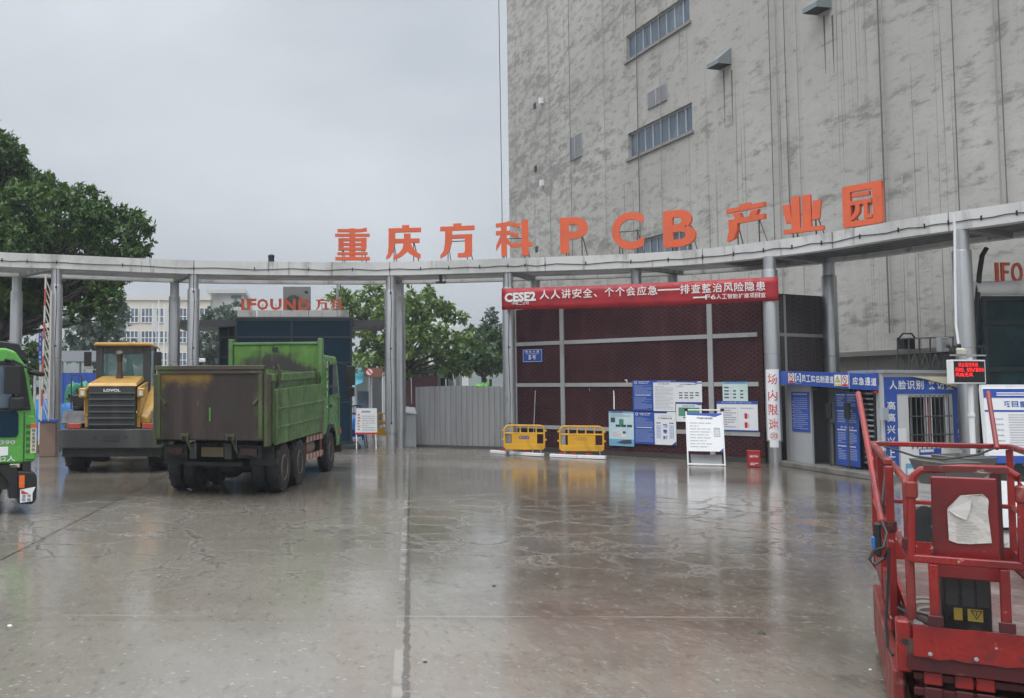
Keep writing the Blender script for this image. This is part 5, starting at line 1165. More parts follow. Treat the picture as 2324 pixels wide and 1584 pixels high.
# ================================================================ registration cabin with window
RA, RB = Vector((14.06, 22.74, 0)), Vector((16.95, 23.86, 0))
re_ = (RB - RA).normalized(); fr2 = Fr(RA, re_, (0, 0, 1)); RL = (RB - RA).length
def rp7(x, y): p = onplane(*d7(x, y), (RA.x, RA.y), (RB.x, RB.y)); return (p - RA).dot(re_), p.z
rc = thing('registration_cabin', 'white registration cabin with barred window and blue printed surround', 'cabin', (RA.x, RA.y, 0))
def rq(u, z, w): return fr2.p(u, z, w) if w >= 0 else fr2.p(u, z, 0) + te * w
def rbx(m, u0, u1, z0, z1, w0, w1): m.hexa([rq(u0, z0, w0), rq(u1, z0, w0), rq(u1, z0, w1), rq(u0, z0, w1), rq(u0, z1, w0), rq(u1, z1, w0), rq(u1, z1, w1), rq(u0, z1, w1)]); return m
WALLW = mat('cabin_white', (.58, .59, .6), .5, 0, [((.45, .455, .46), 1.2, .45, .7, VS)])
RT = rp7(1000, 742)[1]
wx0, wz1 = rp7(1092, 905); wx1, wz0 = rp7(1398, 1262); wz0 -= .1
m = MB(); rbx(m, 0, wx0, .1, RT, -.12, 0); rbx(m, wx1, RL, .1, RT, -.12, 0); rbx(m, wx0, wx1, .1, wz0, -.12, 0); rbx(m, wx0, wx1, wz1, RT, -.12, 0); rbx(m, RL - .1, RL, .1, RT, -1.3, -.121); m.build('wall', WALLW, rc, w=True)
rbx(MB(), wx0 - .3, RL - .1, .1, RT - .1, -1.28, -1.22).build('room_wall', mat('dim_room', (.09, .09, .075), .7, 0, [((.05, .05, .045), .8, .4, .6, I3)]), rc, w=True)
rbx(MB(), -.06, RL + .05, RT + .003, RT + .08, -1.3, .1).build('roof_edge', GALV, rc, w=True)
m = MB()
for a, b_ in ((wx0, wx0 + .06), (wx0 + (wx1 - wx0) * .46, wx0 + (wx1 - wx0) * .51), (wx0 + (wx1 - wx0) * .58, wx0 + (wx1 - wx0) * .63), (wx1 - .05, wx1)): rbx(m, a, b_, wz0, wz1, -.12, -.06)
rbx(m, wx0, wx1, wz1 - .05, wz1, -.118, -.058); wf = m.build('window', WHITE, rc, w=True)
m = MB(); rbx(m, wx0 + (wx1 - wx0) * .515, wx0 + (wx1 - wx0) * .535, wz0 + .3, wz1 - .2, -.058, -.05); m.build('seal_strip', REDINK, wf, w=True)
m = MB()
for k in range(9): a = wx0 + .04 + (wx1 - wx0 - .08) * k / 8; m.cyl(fr2.p(a, wz0, .05), fr2.p(a, wz1, .05), .012, seg=6)
for z in (wz0 + .34, wz0 + .8): m.cyl(fr2.p(wx0 - .05, z, .065), fr2.p(wx1 + .04, z, .065), .018, seg=6)
m.build('window_bars', STEEL, wf, w=True)
BS = mat('blue_vinyl', (.025, .085, .38), .4, 0, [((.035, .11, .44), 1.5, .45, .7, I3)])
bx0, btz = rp7(910, 770); bx1, _ = rp7(1495, 780); _, bmz = rp7(1000, 895)
m = MB(); rbx(m, bx0, bx0 + (rp7(1010, 1000)[0] - bx0), .3, bmz, .004, .016); rbx(m, rp7(1422, 1000)[0], bx1, .3, bmz, .004, .016); rbx(m, bx0, bx1, bmz, btz, .004, .016)
m.mat(1); f = fr2
for st, xa, xb in (('人脸识别', 945, 1205), ('来访登', 1228, 1425)):
    for i, ch in enumerate(st):
        u0, z1 = rp7(xa + (xb - xa) * (i + .04) / len(st), 795); u1, z0 = rp7(xa + (xb - xa) * (i + .96) / len(st), 862); m.text(ch, f, u0, z0, u1, z1, .022, .016)
for i, ch in enumerate('高高兴兴上班'): u0, z1 = rp7(932, 950 + i * 88); u1, z0 = rp7(994, 1012 + i * 88); m.text(ch, f, u0, z0, u1, z1, .022, .016)
for i, ch in enumerate('平平安安'): u0, z1 = rp7(1452, 955 + i * 98); u1, z0 = rp7(1510, 1015 + i * 98); m.text(ch, f, u0, z0, u1, z1, .022, .012)
su = m.build('blue_surround', [BS, PAPER], rc, w=True)
# loose corner of the print hanging down: cream reverse side
m = MB(); P = [rp7(1080, 764), rp7(1480, 770), rp7(1480, 860), rp7(1400, 838), rp7(1280, 806), rp7(1180, 782)]; m.poly(fr2, P, .09); m.prism(P, fr2, .03, .088); m.build('folded_corner', mat('cream_reverse', (.6, .55, .4), .6), su, w=True)
for (x0, x1, y0, y1, mt, nm) in ((1012, 1075, 1150, 1255, PAPER, 'sheet'), (875, 918, 998, 1088, mat('meter_grey', (.36, .4, .42), .5), 'meter_box')):
    u0, z1 = rp7(x0, y0); u1, z0 = rp7(x1, y1); rbx(MB(), max(u0, -.15), u1, z0, z1, .018, .03 if nm == 'sheet' else .12).build(nm, mt, rc, w=True)
# counter print below the window
u0, z1 = rp7(1030, 1280); u1, z0 = rp7(1500, 1400); m = MB(); rbx(m, u0, u1, z0 - .5, z1, .018, .03); f = Fr(fr2.p(0, 0, .03), re_, (0, 0, 1)); a, b_ = rp7(1165, 1300), rp7(1330, 1340); m.mat(1).quad(f, a[0], b_[1], b_[0], a[1]); m.mat(0).lines(f, a[0] + .04, b_[1] + .04, b_[0] - .04, a[1] - .03, 1, .8, .1, .007)
a, b_ = rp7(1065, 1410), rp7(1150, 1540); m.mat(2).quad(f, a[0], max(b_[1], .1), b_[0], a[1]); m.mat(0).quad(f, a[0] + .05, (a[1] + b_[1]) / 2 - .1, b_[0] - .05, (a[1] + b_[1]) / 2 + .1, .007)
m.build('counter_print', [PAPER, BLUE, SKYP], rc, w=True)
tag(rbx(MB(), -.08, RL, 0, .098, -.3, .12).build('cabin_kerb', KERB), 'low concrete kerb under the registration cabin', 'kerb')

# ================================================================ LED weather display on a pole
LD = 20.3; lp = Vector((xat(2199, LD), LD, 0)); lt = thing('led_display', 'small outdoor LED display with glowing red characters on a white pole', 'display', (lp.x, lp.y, 0))
MB().cyl(lp, (lp.x, lp.y, zat(806, LD)), .055, seg=16).lathe([(.07, 0), (.07, .06)], (lp.x, lp.y, zat(945, LD)), 'z', 16).build('pole', WHITE, lt, w=True, smooth=True)
lx0, lx1, lz0, lz1 = xat(2146, LD), xat(2231, LD), zat(871, LD), zat(817, LD)
le = Vector((.985, .17, 0)); fl_ = Fr((lx0, LD - .2, 0), le, (0, 0, 1)); lw = (lx1 - lx0) / .985
m = MB(); m.prism([(0, lz0), (lw, lz0), (lw, lz1), (0, lz1)], fl_, -.16, 0); m.build('casing', WHITE, lt, w=True, bevel=.008)
m = MB(); m.quad(fl_, .03, lz0 + .03, lw - .03, lz1 - .03, .003); m.build('screen', flat('led_black', (.012, .01, .01), .3), lt, w=True)
M, nt, b, ob, out = newmat('led_red'); b.inputs['Base Color'].default_value = (.5, .01, .01, 1); b.inputs['Emission Color'].default_value = (1, .02, .025, 1); b.inputs['Emission Strength'].default_value = 1.3; LEDR = M
m = MB(); h3 = (lz1 - lz0 - .08) / 4; 
for st, u0, u1, r in (('扬尘监控系统', .13, .8, 0), ('风速0.0m/s0级', .02, .99, 1), ('风向无风', .02, .62, 2)):
    n = len(st); W2 = lw - .08
    for i, ch in enumerate(st):
        a, b_ = .04 + W2 * (u0 + (u1 - u0) * (i + .06) / n), .04 + W2 * (u0 + (u1 - u0) * (i + .94) / n); z = lz1 - .05 - (r + 1) * h3
        if ch == '.': m.text(ch, fl_, a, z + .01, a + .02, z + .03, .006, .01)
        else: m.text(ch, fl_, a, z + .012, b_, z + h3 - .012, .006, .012)
m.build('led_characters', LEDR, lt, w=True)
zt = zat(806, LD); m = MB(); m.bar((xat(2152, LD), LD - .05, zt), (xat(2232, LD), LD - .05, zt - .01), .05, .03); m.build('sensor_arm', GALV, lt, w=True)
m = MB(); m.lathe([(.1, 0), (.11, .04), (.11, .1), (.06, .13)], (xat(2177, LD), LD - .05, zt + .02), 'z', 16); m.build('dome_sensor', mat('cream_plastic', (.6, .57, .48), .5), lt, w=True, smooth=True)
m = MB(); x = xat(2164, LD); m.cyl((x, LD - .05, zt), (x, LD - .05, zt + .2), .015, seg=6)
for k in range(3): a = k * 2.1 + .4; q = Vector((x + .13 * math.cos(a), LD - .05 + .13 * math.sin(a), zt + .2)); m.bar((x, LD - .05, zt + .2), q, .012); m.lathe([(.0, -.04), (.04, -.01), (.045, .03)], q, 'x', 8)
m.build('anemometer', BLACK, lt, w=True); m = MB(); x = xat(2225, LD); m.cyl((x, LD - .05, zt), (x, LD - .05, zt + .18), .015, seg=6); m.bar((x - .12, LD - .05, zt + .18), (x + .12, LD - .05, zt + .2), .02, .05); m.build('wind_vane', BLACK, lt, w=True)
# white conduit down the right column, dark hose behind it
c = COLP[2192]; vd = Vector((-c.x, -c.y, 0)).normalized(); tx = Vector((-vd.y, vd.x, 0))
d = c.y - .3; tag(MB().tube([U(2163, 486, 22.9), U(2166, 520, 22.9), U(2167, 640, 22.85), U(2169, 740, 22.85), U(2176, 792, 22.8), (U(2177, 803, 22.6))], .03, 8).build('conduit_pipe', WHITE), 'white conduit pipe running down the front of the right gate column', 'pipe')
tag(MB().tube([U(2238, 563, 24.4), U(2228, 580, 24.4), U(2222, 620, 24.4), U(2217, 680, 24.4), U(2212, 800, 24.4), (xat(2210, 24.4), 24.4, .02)], .06, 8).build('drain_hose', BLACK), 'black hose curving down behind the right gate column', 'hose')

# ================================================================ suspended work platform on the grey block
gp = thing('suspended_platform', 'grey steel suspended work platform hanging low on the block wall', 'platform', (xat(2100, 27.4), 27.4, zat(842, 27.4)))
def gq(x, y, dd=0): return U(x, y, 27.4 - (x - 2100) * .006 + dd)
DG = mat('gondola_steel', (.17, .17, .165), .5, .3, [((.26, .25, .24), 3, .5, .7, I3)])
m = MB()
for dd in (0, .7):
    for y in (767, 800, 840): m.bar(gq(2036, y + 2, dd), gq(2165, y - 2, dd), .04)
    for x in (2036, 2062, 2086, 2110, 2134, 2162): m.bar(gq(x, 766, dd), gq(x, 841, dd), .035)
    for x in (2062, 2086, 2110, 2134): m.bar(gq(x, 840, dd), gq(x + 12, 802, dd), .03); m.bar(gq(x + 12, 802, dd), gq(x + 24, 840, dd), .03)
m.build('cage', DG, gp, w=True); m = MB(); m.hexa([gq(2036, 843), gq(2165, 841), gq(2165, 841, .7), gq(2036, 843, .7), gq(2036, 839), gq(2165, 837), gq(2165, 837, .7), gq(2036, 839, .7)]); m.build('floor', DG, gp, w=True)
m = MB(); m.tube([gq(2036, 772), gq(2048, 757), gq(2068, 757), gq(2076, 768)], .03, 6); m.box(*sum([[v - .16, v + .16] for v in gq(2056, 780, .3)], [])); m.build('hoist', BLACK, gp, w=True)
m = MB(); m.cyl(gq(2054, 757, .3), gq(2046, 400, .35), .012, seg=5); m.build('hoist_rope', GALV, gp, w=True)
t = thing('white_box', 'white printed control box on the end of the suspended platform', 'box', tuple(gq(2148, 799, -.2))); m = MB(); a, b_ = gq(2136, 798, -.25), gq(2160, 765, -.25); m.box(a.x, b_.x, a.y, a.y + .22, a.z, b_.z); m.build('casing', WHITE, t, w=True, bevel=.01); f = Fr((a.x, a.y, a.z), (1, 0, 0), (0, 0, 1)); w_, h_ = b_.x - a.x, b_.z - a.z; m = MB(); m.mat(0).quad(f, .02, h_ * .86, w_ - .02, h_ * .95, .004); m.lines(f, .04, h_ * .3, w_ * .8, h_ * .7, 5); m.build('print', INKG, t, w=True)

# ================================================================ right glass entrance
ED = 24.6; ge = thing('glass_entrance', 'tall dark blue glass entrance at the right edge with a white round canopy', 'entrance', (xat(2300, ED), ED, 0))
ex0, ex1, ez = xat(2231, ED), xat(2520, ED), zat(672, ED); M2 = mat('teal_glass', (.012, .035, .042), .05, 0, [((.02, .06, .07), .7, .45, .6, I3)], rv=.02); M2.node_tree.nodes['Principled BSDF'].inputs['Specular IOR Level'].default_value = .35
MB().box(ex0 + .05, ex1, ED, ED + .35, 0, ez - .05).build('glass_wall', M2, ge, w=True); m = MB()
for z in (0, zat(915, ED), zat(843, ED), zat(738, ED), ez - .12): m.box(ex0, ex1, ED - .06, ED - .002, z, z + .12)
for x in (ex0, xat(2330, ED), xat(2420, ED)): m.box(x, x + .1, ED - .062, ED - .003, 0, ez)
m.build('frame', DKFRAME, ge, w=True)
MB().cyl((xat(2236, ED - .4), ED - .1, zat(655, ED)), (ex1, ED - .5, zat(652, ED)), .19, seg=20).build('canopy_tube', WHITE, ge, w=True, smooth=True)
for ch, xa, xb in (('I', 2265, 2272), ('F', 2278, 2297), ('O', 2302, 2326)):
    d = ED - .2; f = Fr((xat(xa, d), d, zat(641, d)), (1, 0, 0), (0, 0, 1)); t = thing('entrance_letter', f'orange letter {ch} standing on the white round canopy at the right edge', 'letter', tuple(f.O), 0, 'orange letters over the right entrance'); w_, h_ = xat(xb, d) - xat(xa, d), zat(595, d) - zat(641, d); m = MB()
    if ch == 'I': m.prism([(0, 0), (w_, 0), (w_, h_), (0, h_)], f, 0, .06)
    elif ch == 'F': m.prism([(0, 0), (.07, 0), (.07, h_), (0, h_)], f, 0, .06); m.prism([(.07, h_ - .08), (w_, h_ - .08), (w_, h_), (.07, h_)], f, 0, .058); m.prism([(.07, h_ * .45), (w_ * .85, h_ * .45), (w_ * .85, h_ * .45 + .08), (.07, h_ * .45 + .08)], f, 0, .058)
    else:
        for k in range(20):
            a, b_ = 2 * math.pi * k / 20, 2 * math.pi * (k + 1) / 20; m.prism([(w_ / 2 + w_ / 2 * r * math.cos(q), h_ / 2 + h_ / 2 * r * math.sin(q)) for q, r in ((a, 1), (b_, 1), (b_, .68), (a, .68))], f, 0, .06)
    m.build('letter_body', ORANGE, t, w=True); MB().bar(f.p(w_ / 2, 0, -.02), f.p(w_ / 2, -.1, -.02), .03).build('letter_brace', STEEL, t, w=True)

# ================================================================ right notice board
ND = 15.2; nt2 = thing('site_notice_board', 'large white notice board with blue header standing at the right edge', 'sign', (xat(2300, ND), ND, 0)); f = Fr((xat(2240, ND), ND, 0), (1, -.12, 0), (0, .06, 1)); w_ = 1.7; z0, z1 = zat(1050, ND), zat(882, ND)
m = MB(); m.prism([(0, z0), (w_, z0), (w_, z1), (0, z1)], f, -.03, 0); h_ = z1 - z0; m.mat(1).quad(f, 0, z0 + h_ * .88, w_, z1); m.quad(f, 0, z0, w_, z0 + h_ * .1); m.quad(f, 0, z0 + h_ * .69, w_, z0 + h_ * .715)
m.mat(2).lines(f, .2, z0 + h_ * .9, w_ - .1, z1 - .05, 2, .5, .1, .006)
for k, ch in enumerate('项目重要环境因素公示牌'): m.mat(1).text(ch, f, .3 + k * .12, z0 + h_ * .755, .4 + k * .12, z0 + h_ * .835, .005, .012)
m.mat(3).lines(f, .35, z0 + h_ * .16, w_ - .1, z0 + h_ * .67, 15, .28, .2); m.lines(f, .12, z0 + h_ * .2, .27, z0 + h_ * .64, 6, .2, .1)
m.build('board', [PAPER, BLUE, PAPER, INKG], nt2, w=True); m = MB()
for u in (.02, w_ - .02): m.bar(f.p(u, 0, -.06), f.p(u, z1 + .03, -.06), .06)
m.bar(f.p(0, z1 + .04, -.06), f.p(w_, z1 + .04, -.06), .07); m.build('board_frame', WHITE, nt2, w=True)
MB().bar(f.p(.02, 1.3, -.1), f.p(-.1, .02, -.7), .05).build('rear_prop', GALV, nt2, w=True); MB().bar(f.p(w_ - .05, 1.3, -.1), f.p(w_, .02, -.7), .05).build('rear_prop', GALV, nt2, w=True)
t = thing('leaning_sign', 'white blank sign leaning under the right notice board', 'sign', (xat(2300, 14.6), 14.6, 0)); f = Fr((xat(2262, 14.6), 14.6, 0), (1, -.1, 0), (0, .2, 1)); m = MB(); m.prism([(0, .05), (1.2, .05), (1.2, .72), (0, .78)], f, -.02, 0); m.build('panel_sheet', WHITE, t, w=True); m = MB(); m.bar(f.p(.05, .02, -.1), f.p(1.1, .05, -.1), .09); m.build('panel_foot', BLACK, t, w=True)

# ================================================================ wheelbarrows between lift and cabins
HOP = mat('barrow_steel', (.13, .13, .125), .5, .35, [((.2, .17, .14), 4, .5, .7, I3)])
def barrow(x, y, d, rz, lab):
    p = Vector((xat(x, d), d, 0)); t = thing('wheelbarrow', lab, 'wheelbarrow', (p.x, p.y, 0), rz, 'wheelbarrows behind the lift'); zt_ = zat(y, d)
    m = MB(); zb = zt_ - .32; o = [(-.33, -.28, zt_), (.33, -.28, zt_), (.33, .28, zt_ + .03), (-.33, .28, zt_ + .03)]; i_ = [(-.22, -.2, zb), (.22, -.2, zb), (.22, .2, zb), (-.22, .2, zb)]
    m.add(o + i_, [[0, 4, 5, 1], [1, 5, 6, 2], [2, 6, 7, 3], [3, 7, 4, 0], [4, 7, 6, 5]]); b_ = m.build('tray', HOP, t); s_ = b_.modifiers.new('th', 'SOLIDIFY'); s_.thickness = .02
    m = MB()
    for s in (-.18, .18): m.tube([(.75, s * 1.4, zb + .22), (.2, s, zb - .03), (-.4, s * .6, .28)], .02, 6); m.tube([(.25, s, zb), (.32, s, 0)], .018, 6)
    m.build('frame', STEEL, t); w = MB(); w.lathe([(.2, -.035), (.28, -.03), (.29, 0), (.28, .03), (.2, .035)], (-.42, 0, .285), 'y', 22); w.build('tyre', BLACK, t, smooth=True); w = MB()
    for k in range(8): a = k * math.pi / 4; w.bar((-.42, 0, .285), (-.42 + .21 * math.cos(a), 0, .285 + .21 * math.sin(a)), .014)
    w.build('spoke', GALV, t)
barrow(2134, 1046, 13.2, .25, 'dark steel wheelbarrow with spoked wheel, left of the two behind the lift')
barrow(2178, 1036, 13.9, .4, 'dark steel wheelbarrow tray, right of the two behind the lift')
# ================================================================ wheels
TYRE = mat('tyre_rubber', (.014, .014, .015), .6, 0, [((.045, .038, .032), 2.5, .52, .78, I3)], bump=.2, bsc=30)
RIM = mat('dusty_rim', (.2, .15, .13), .55, .2, [((.3, .26, .23), 3, .45, .7, I3)])
def wheel(root, x, y, r, wd, rim=.55, outer=1, rimm=None, lugs=16, dual=False, name='wheel'):
    """axis along local x; outer = +1/-1 side that shows the rim"""
    w2 = wd / 2; m = MB()
    m.lathe([(r * rim, -w2 * .9), (r * .86, -w2), (r * .97, -w2 * .82), (r, -w2 * .5), (r, w2 * .5), (r * .97, w2 * .82), (r * .86, w2), (r * rim, w2 * .9)], (x, y, r), 'x', 36)
    for k in range(lugs * 2):
        a = 2 * math.pi * k / (lugs * 2); s = 1 if k % 2 else -1
        c, q = math.cos(a), math.sin(a); p0 = Vector((x + s * w2 * .05, y + r * .985 * c, r + r * .985 * q)); p1 = Vector((x + s * w2 * .9, y + r * .97 * math.cos(a + .1), r + r * .97 * math.sin(a + .1)))
        m.bar(p0, p1, r * .075, r * .07, up=(0, c, q))
    if dual: m.lathe([(r * rim, -w2 * .9), (r * .86, -w2), (r, -w2 * .6), (r, w2 * .6), (r * .86, w2), (r * rim, w2 * .9)], (x - outer * wd * 1.12, y, r), 'x', 32)
    ty = m.build(name, TYRE, root, smooth=True)
    m = MB(); o = outer
    m.lathe([(r * rim * 1.02, o * w2 * .88), (r * rim * .98, o * w2 * .96), (r * rim * .88, o * w2 * .8), (r * rim * .8, o * w2 * .25), (r * rim * .45, o * w2 * .15), (r * rim * .42, o * w2 * .5), (r * rim * .3, o * w2 * .62), (0, o * w2 * .62)], (x, y, r), 'x', 28)
    for k in range(10): a = k * math.pi / 5; m.cyl((x + o * w2 * .15, y + r * rim * .62 * math.cos(a), r + r * rim * .62 * math.sin(a)), (x + o * w2 * .32, y + r * rim * .62 * math.cos(a), r + r * rim * .62 * math.sin(a)), .022, seg=6)
    m.build('rim', rimm or RIM, ty, smooth=True); return ty

# ================================================================ green dump truck
GRN = (.075, .165, .045)
def worn(name, base, dirt=(.06, .045, .035), a=.5, b_=.66, pale=True):
    L = [((base[0] * 1.35 + .02, base[1] * 1.25 + .02, base[2] * 1.4 + .015), 1.3, .4, .7, I3), ((base[0] * .55, base[1] * .5, base[2] * .6), 2.3, .5, .72, VS)]
    if pale: L.append(((.2, .34, .2), 3.2, .6, .78, VS))
    L.append((dirt, .9, a, b_, (1, 1, .55))); L.append((dirt, 6, .66, .74, I3))
    return mat(name, base, .42, 0, L, bump=.12, bsc=14)
TRG = worn('worn_green_paint', GRN, a=.55, b_=.74); TRGM = worn('mossy_green_paint', (.055, .075, .024), a=.38, b_=.58, pale=False)
CABG = mat('cab_green_paint', (.07, .26, .03), .3, 0, [((.05, .2, .025), 1.5, .45, .7, I3), ((.1, .16, .06), 3, .62, .8, VS)], coat=.3)
M, nt, b, ob, out = newmat('rusty_tailgate'); sp = nd(nt, 'ShaderNodeSeparateXYZ'); nt.links.new(ob, sp.inputs[0]); lx, lz = sp.outputs[0], sp.outputs[2]
wn_ = mth(nt, 'MULTIPLY', mth(nt, 'SUBTRACT', noise(nt, ob, 2.2, 6, .7), .5), .7)
c = mixc(nt, ramp(nt, noise(nt, mapv(nt, ob, VS), 3, 6), .4, .65), (.026, .016, .014), (.048, .03, .025))
c = mixc(nt, ramp(nt, noise(nt, mapv(nt, ob, (1, 1, .3)), 1.6, 5), .52, .68), c, (.022, .019, .018))
edge = mth(nt, 'ADD', mth(nt, 'ABSOLUTE', lx), wn_)
c = mixc(nt, ramp(nt, edge, .93, 1.2), c, (.055, .09, .022))
topy = mth(nt, 'MULTIPLY', ramp(nt, mth(nt, 'ADD', lz, wn_), 2.22, 2.5), ramp(nt, mth(nt, 'ADD', lx, mth(nt, 'MULTIPLY', wn_, .4)), -.05, .12, 1, 0))
c = mixc(nt, topy, c, (.2, .115, .018)); c = mixc(nt, ramp(nt, noise(nt, mapv(nt, ob, (3, 1, .25), loc=(2, 2, 2)), 3, 4), .68, .74), c, (.2, .19, .17))
nt.links.new(c, b.inputs['Base Color']); b.inputs['Roughness'].default_value = .55; bumpn(nt, b, noise(nt, ob, 8, 7, .7), .3, .02); RUST = M
M, nt, b, ob, out = newmat('soiled_headboard'); sp = nd(nt, 'ShaderNodeSeparateXYZ'); nt.links.new(ob, sp.inputs[0]); lx, lz = sp.outputs[0], sp.outputs[2]
nn = mth(nt, 'MULTIPLY', mth(nt, 'SUBTRACT', noise(nt, ob, 1.8, 6, .7), .5), 1.3)
arch = mth(nt, 'ADD', mth(nt, 'ADD', lz, mth(nt, 'MULTIPLY', mth(nt, 'MULTIPLY', lx, lx), .42)), nn)
c = mixc(nt, ramp(nt, noise(nt, ob, 3, 5), .4, .65), (.08, .19, .03), (.12, .25, .05)); c = mixc(nt, ramp(nt, noise(nt, mapv(nt, ob, VS), 5, 4), .55, .7), c, (.05, .09, .02)); c = mixc(nt, ramp(nt, mth(nt, 'ADD', arch, mth(nt, 'MULTIPLY', mth(nt, 'SUBTRACT', noise(nt, mapv(nt, ob, VS), 9, 4), .5), .5)), 2.95, 3.35, 1, 0), c, (.036, .029, .026)); nt.links.new(c, b.inputs['Base Color']); b.inputs['Roughness'].default_value = .5; HEADM = M
CHAS = mat('grimy_chassis', (.018, .017, .016), .65, 0, [((.045, .037, .026), 3, .55, .8, I3)])
TYAW = R(-12.7); TO = (-1.72, 20.37, 0)
tr = thing('dump_truck', 'old green dump truck with a rusty brown tailgate, seen from behind', 'dump truck', TO, TYAW)
YR, YF = -1.42, 3.95
m = MB(); m.box(-1.14, 1.14, YR, YR + .07, 1.17, 2.6); m.build('tailgate', RUST, tr, bevel=.01)
m = MB(); m.box(-1.17, 1.17, YR - .06, YR + .13, 2.603, 2.69); m.box(-1.13, 1.13, YR - .035, YR - .003, 2.52, 2.6)
for x in (-1.13, 1.05): m.box(x, x + .08, YR - .04, YR - .003, 1.2, 2.515)
m.build('tailgate_frame', TRGM, tr, bevel=.008)
m = MB()
for s in (-1, 1): m.hexa([(s * 1.135, YR - .035, 2.1), (s * 1.13, YR - .035, 2.16), (s * .92, YR - .035, 1.92), (s * .95, YR - .035, 1.88), (s * 1.135, YR - .005, 2.1), (s * 1.13, YR - .005, 2.16), (s * .92, YR - .005, 1.92), (s * .95, YR - .005, 1.88)])
m.build('corner_brace', TRGM, tr)
m = MB(); m.box(.0, .03, YR - .006, YR - .002, 1.55, 1.83); m.build('paint_mark', CABG, tr)
m = MB()
for x in (-.62, .36):
    m.box(x, x + .2, YR - .05, YR - .004, 1.24, 1.3); m.box(x + .02, x + .05, YR - .05, YR - .004, 1.17, 1.24); m.box(x + .15, x + .18, YR - .05, YR - .004, 1.17, 1.24); m.bar((x + .1, YR - .03, 1.26), (x + .2, YR + .1, .95), .05, .03)
m.build('tailgate_latch', TRGM, tr)
m = MB(); m.box(-1.14, 1.14, YR + .08, YF - .08, 1.15, 1.24); m.build('box_floor', CHAS, tr)
def sideboard(s):
    # rear corner post, recessed inner wall, outer drop board with two ribs, upper rail with hooks
    m = MB(); m.box(s * 1.145 if s > 0 else -1.23, 1.23 if s > 0 else -1.145, YR + .02, YR + .32, 1.05, 2.52); m.box(s * 1.16 if s > 0 else -1.27, 1.27 if s > 0 else -1.16, YR + .35, YR + .42, 1.1, 2.4); m.build('corner_post', TRGM, tr, bevel=.012)
    a, b_ = sorted((s * 1.08, s * 1.14)); m = MB(); m.box(a, b_, YR + .42, YF - .08, 1.25, 2.62); m.build('inner_side_wall', TRG, tr)
    a, b_ = sorted((s * 1.145, s * 1.2)); m = MB(); m.hexa([(a, YR + .45, 2.36), (b_, YR + .45, 2.36), (b_, YF, 2.5), (a, YF, 2.5), (a, YR + .45, 2.52), (b_, YR + .45, 2.52), (b_, YF, 2.68), (a, YF, 2.68)]); m.build('upper_rail', TRG, tr, bevel=.01)
    a, b_ = sorted((s * 1.215, s * 1.26)); m = MB(); y0, y1 = YR + .55, YF + .1
    m.hexa([(a, y0, 1.05), (b_, y0, 1.05), (b_, y1, 1.13), (a, y1, 1.13), (a, y0, 2.2), (b_, y0, 2.2), (b_, y1, 2.36), (a, y1, 2.36)])
    c, d = sorted((s * 1.262, s * 1.29))
    for t in (.28, .62): za, zb = 1.05 + 1.15 * t, 1.13 + 1.23 * t; m.hexa([(c, y0, za), (d, y0, za), (d, y1, zb), (c, y1, zb), (c, y0, za + .05), (d, y0, za + .05), (d, y1, zb + .05), (c, y1, zb + .05)])
    m.hexa([(c, y0, 1.05), (d, y0, 1.05), (d, y0 + .07, 1.05), (c, y0 + .07, 1.05), (c, y0, 2.2), (d, y0, 2.2), (d, y0 + .07, 2.2), (c, y0 + .07, 2.2)])
    m.build('drop_side', TRG, tr, bevel=.008)
    for y in (YR + .95, YF - .6): m = MB(); m.tube([(s * 1.2, y, 2.25), (s * 1.25, y, 2.55), (s * 1.2, y, 2.72), (s * 1.12, y, 2.66)], .04, 7); m.build('hinge_hook', TRGM, tr)
sideboard(1); sideboard(-1)
m = MB(); m.box(-1.14, 1.14, YF - .07, YF, 1.25, 3.36); m.build('headboard', HEADM, tr)
m = MB(); m.box(-1.18, 1.18, YF - .1, YF + .05, 3.363, 3.43)
for s in (-1, 1): a, b_ = sorted((s * 1.145, s * 1.26)); m.box(a, b_, YF - .14, YF + .08, 2.5, 3.52)
m.build('headboard_frame', TRG, tr, bevel=.01)
MB().box(-.08, .06, YF - .1, YF - .075, 3.2, 3.3).build('headboard_hole', DARK, tr)
# chassis, rear bumper, mudguards, tail lamps, plate
m = MB(); m.box(-.45, -.3, YR + .1, 5.6, .78, 1.1); m.box(.3, .45, YR + .1, 5.6, .78, 1.1)
for y in (-.9, .2, 1.4, 2.6): m.box(-.3, .3, y, y + .15, .8, 1.08)
m.lathe([(.12, -.9), (.16, -.3), (.26, -.15), (.28, 0), (.26, .15), (.16, .3), (.12, .9)], (0, 0, .55), 'x', 16); m.lathe([(.12, -.9), (.24, 0), (.12, .9)], (0, 1.4, .55), 'x', 14)
m.build('chassis', CHAS, tr)
m = MB(); m.box(-1.05, -.55, YR + .2, YR + .26, .8, 1.06); m.box(.55, 1.05, YR + .2, YR + .26, .8, 1.06); m.box(-.6, .6, YR + .3, YR + .38, .62, .7); m.build('rear_bumper', CHAS, tr)
m = MB(); m.box(-1.2, -.7, YR + .6, YR + .63, .62, 1.02); m.build('mud_flap', BLACK, tr); m = MB(); m.box(.7, 1.2, YR + .6, YR + .63, .62, 1.02); m.build('mud_flap', BLACK, tr)
MB().box(-.2, .28, YR + .1, YR + .13, .82, 1.02).build('number_plate', mat('dirty_yellow_plate', (.055, .04, .014), .6), tr)
m = MB(); m.box(.62, .98, YR + .12, YR + .16, .86, 1.0); m.build('tail_lamp', mat('dim_red_lamp', (.03, .008, .008), .4), tr); m = MB(); m.box(-.98, -.62, YR + .12, YR + .16, .86, 1.0); m.build('tail_lamp', mat('dim_red_lamp2', (.03, .008, .008), .3), tr)
m = MB(); 
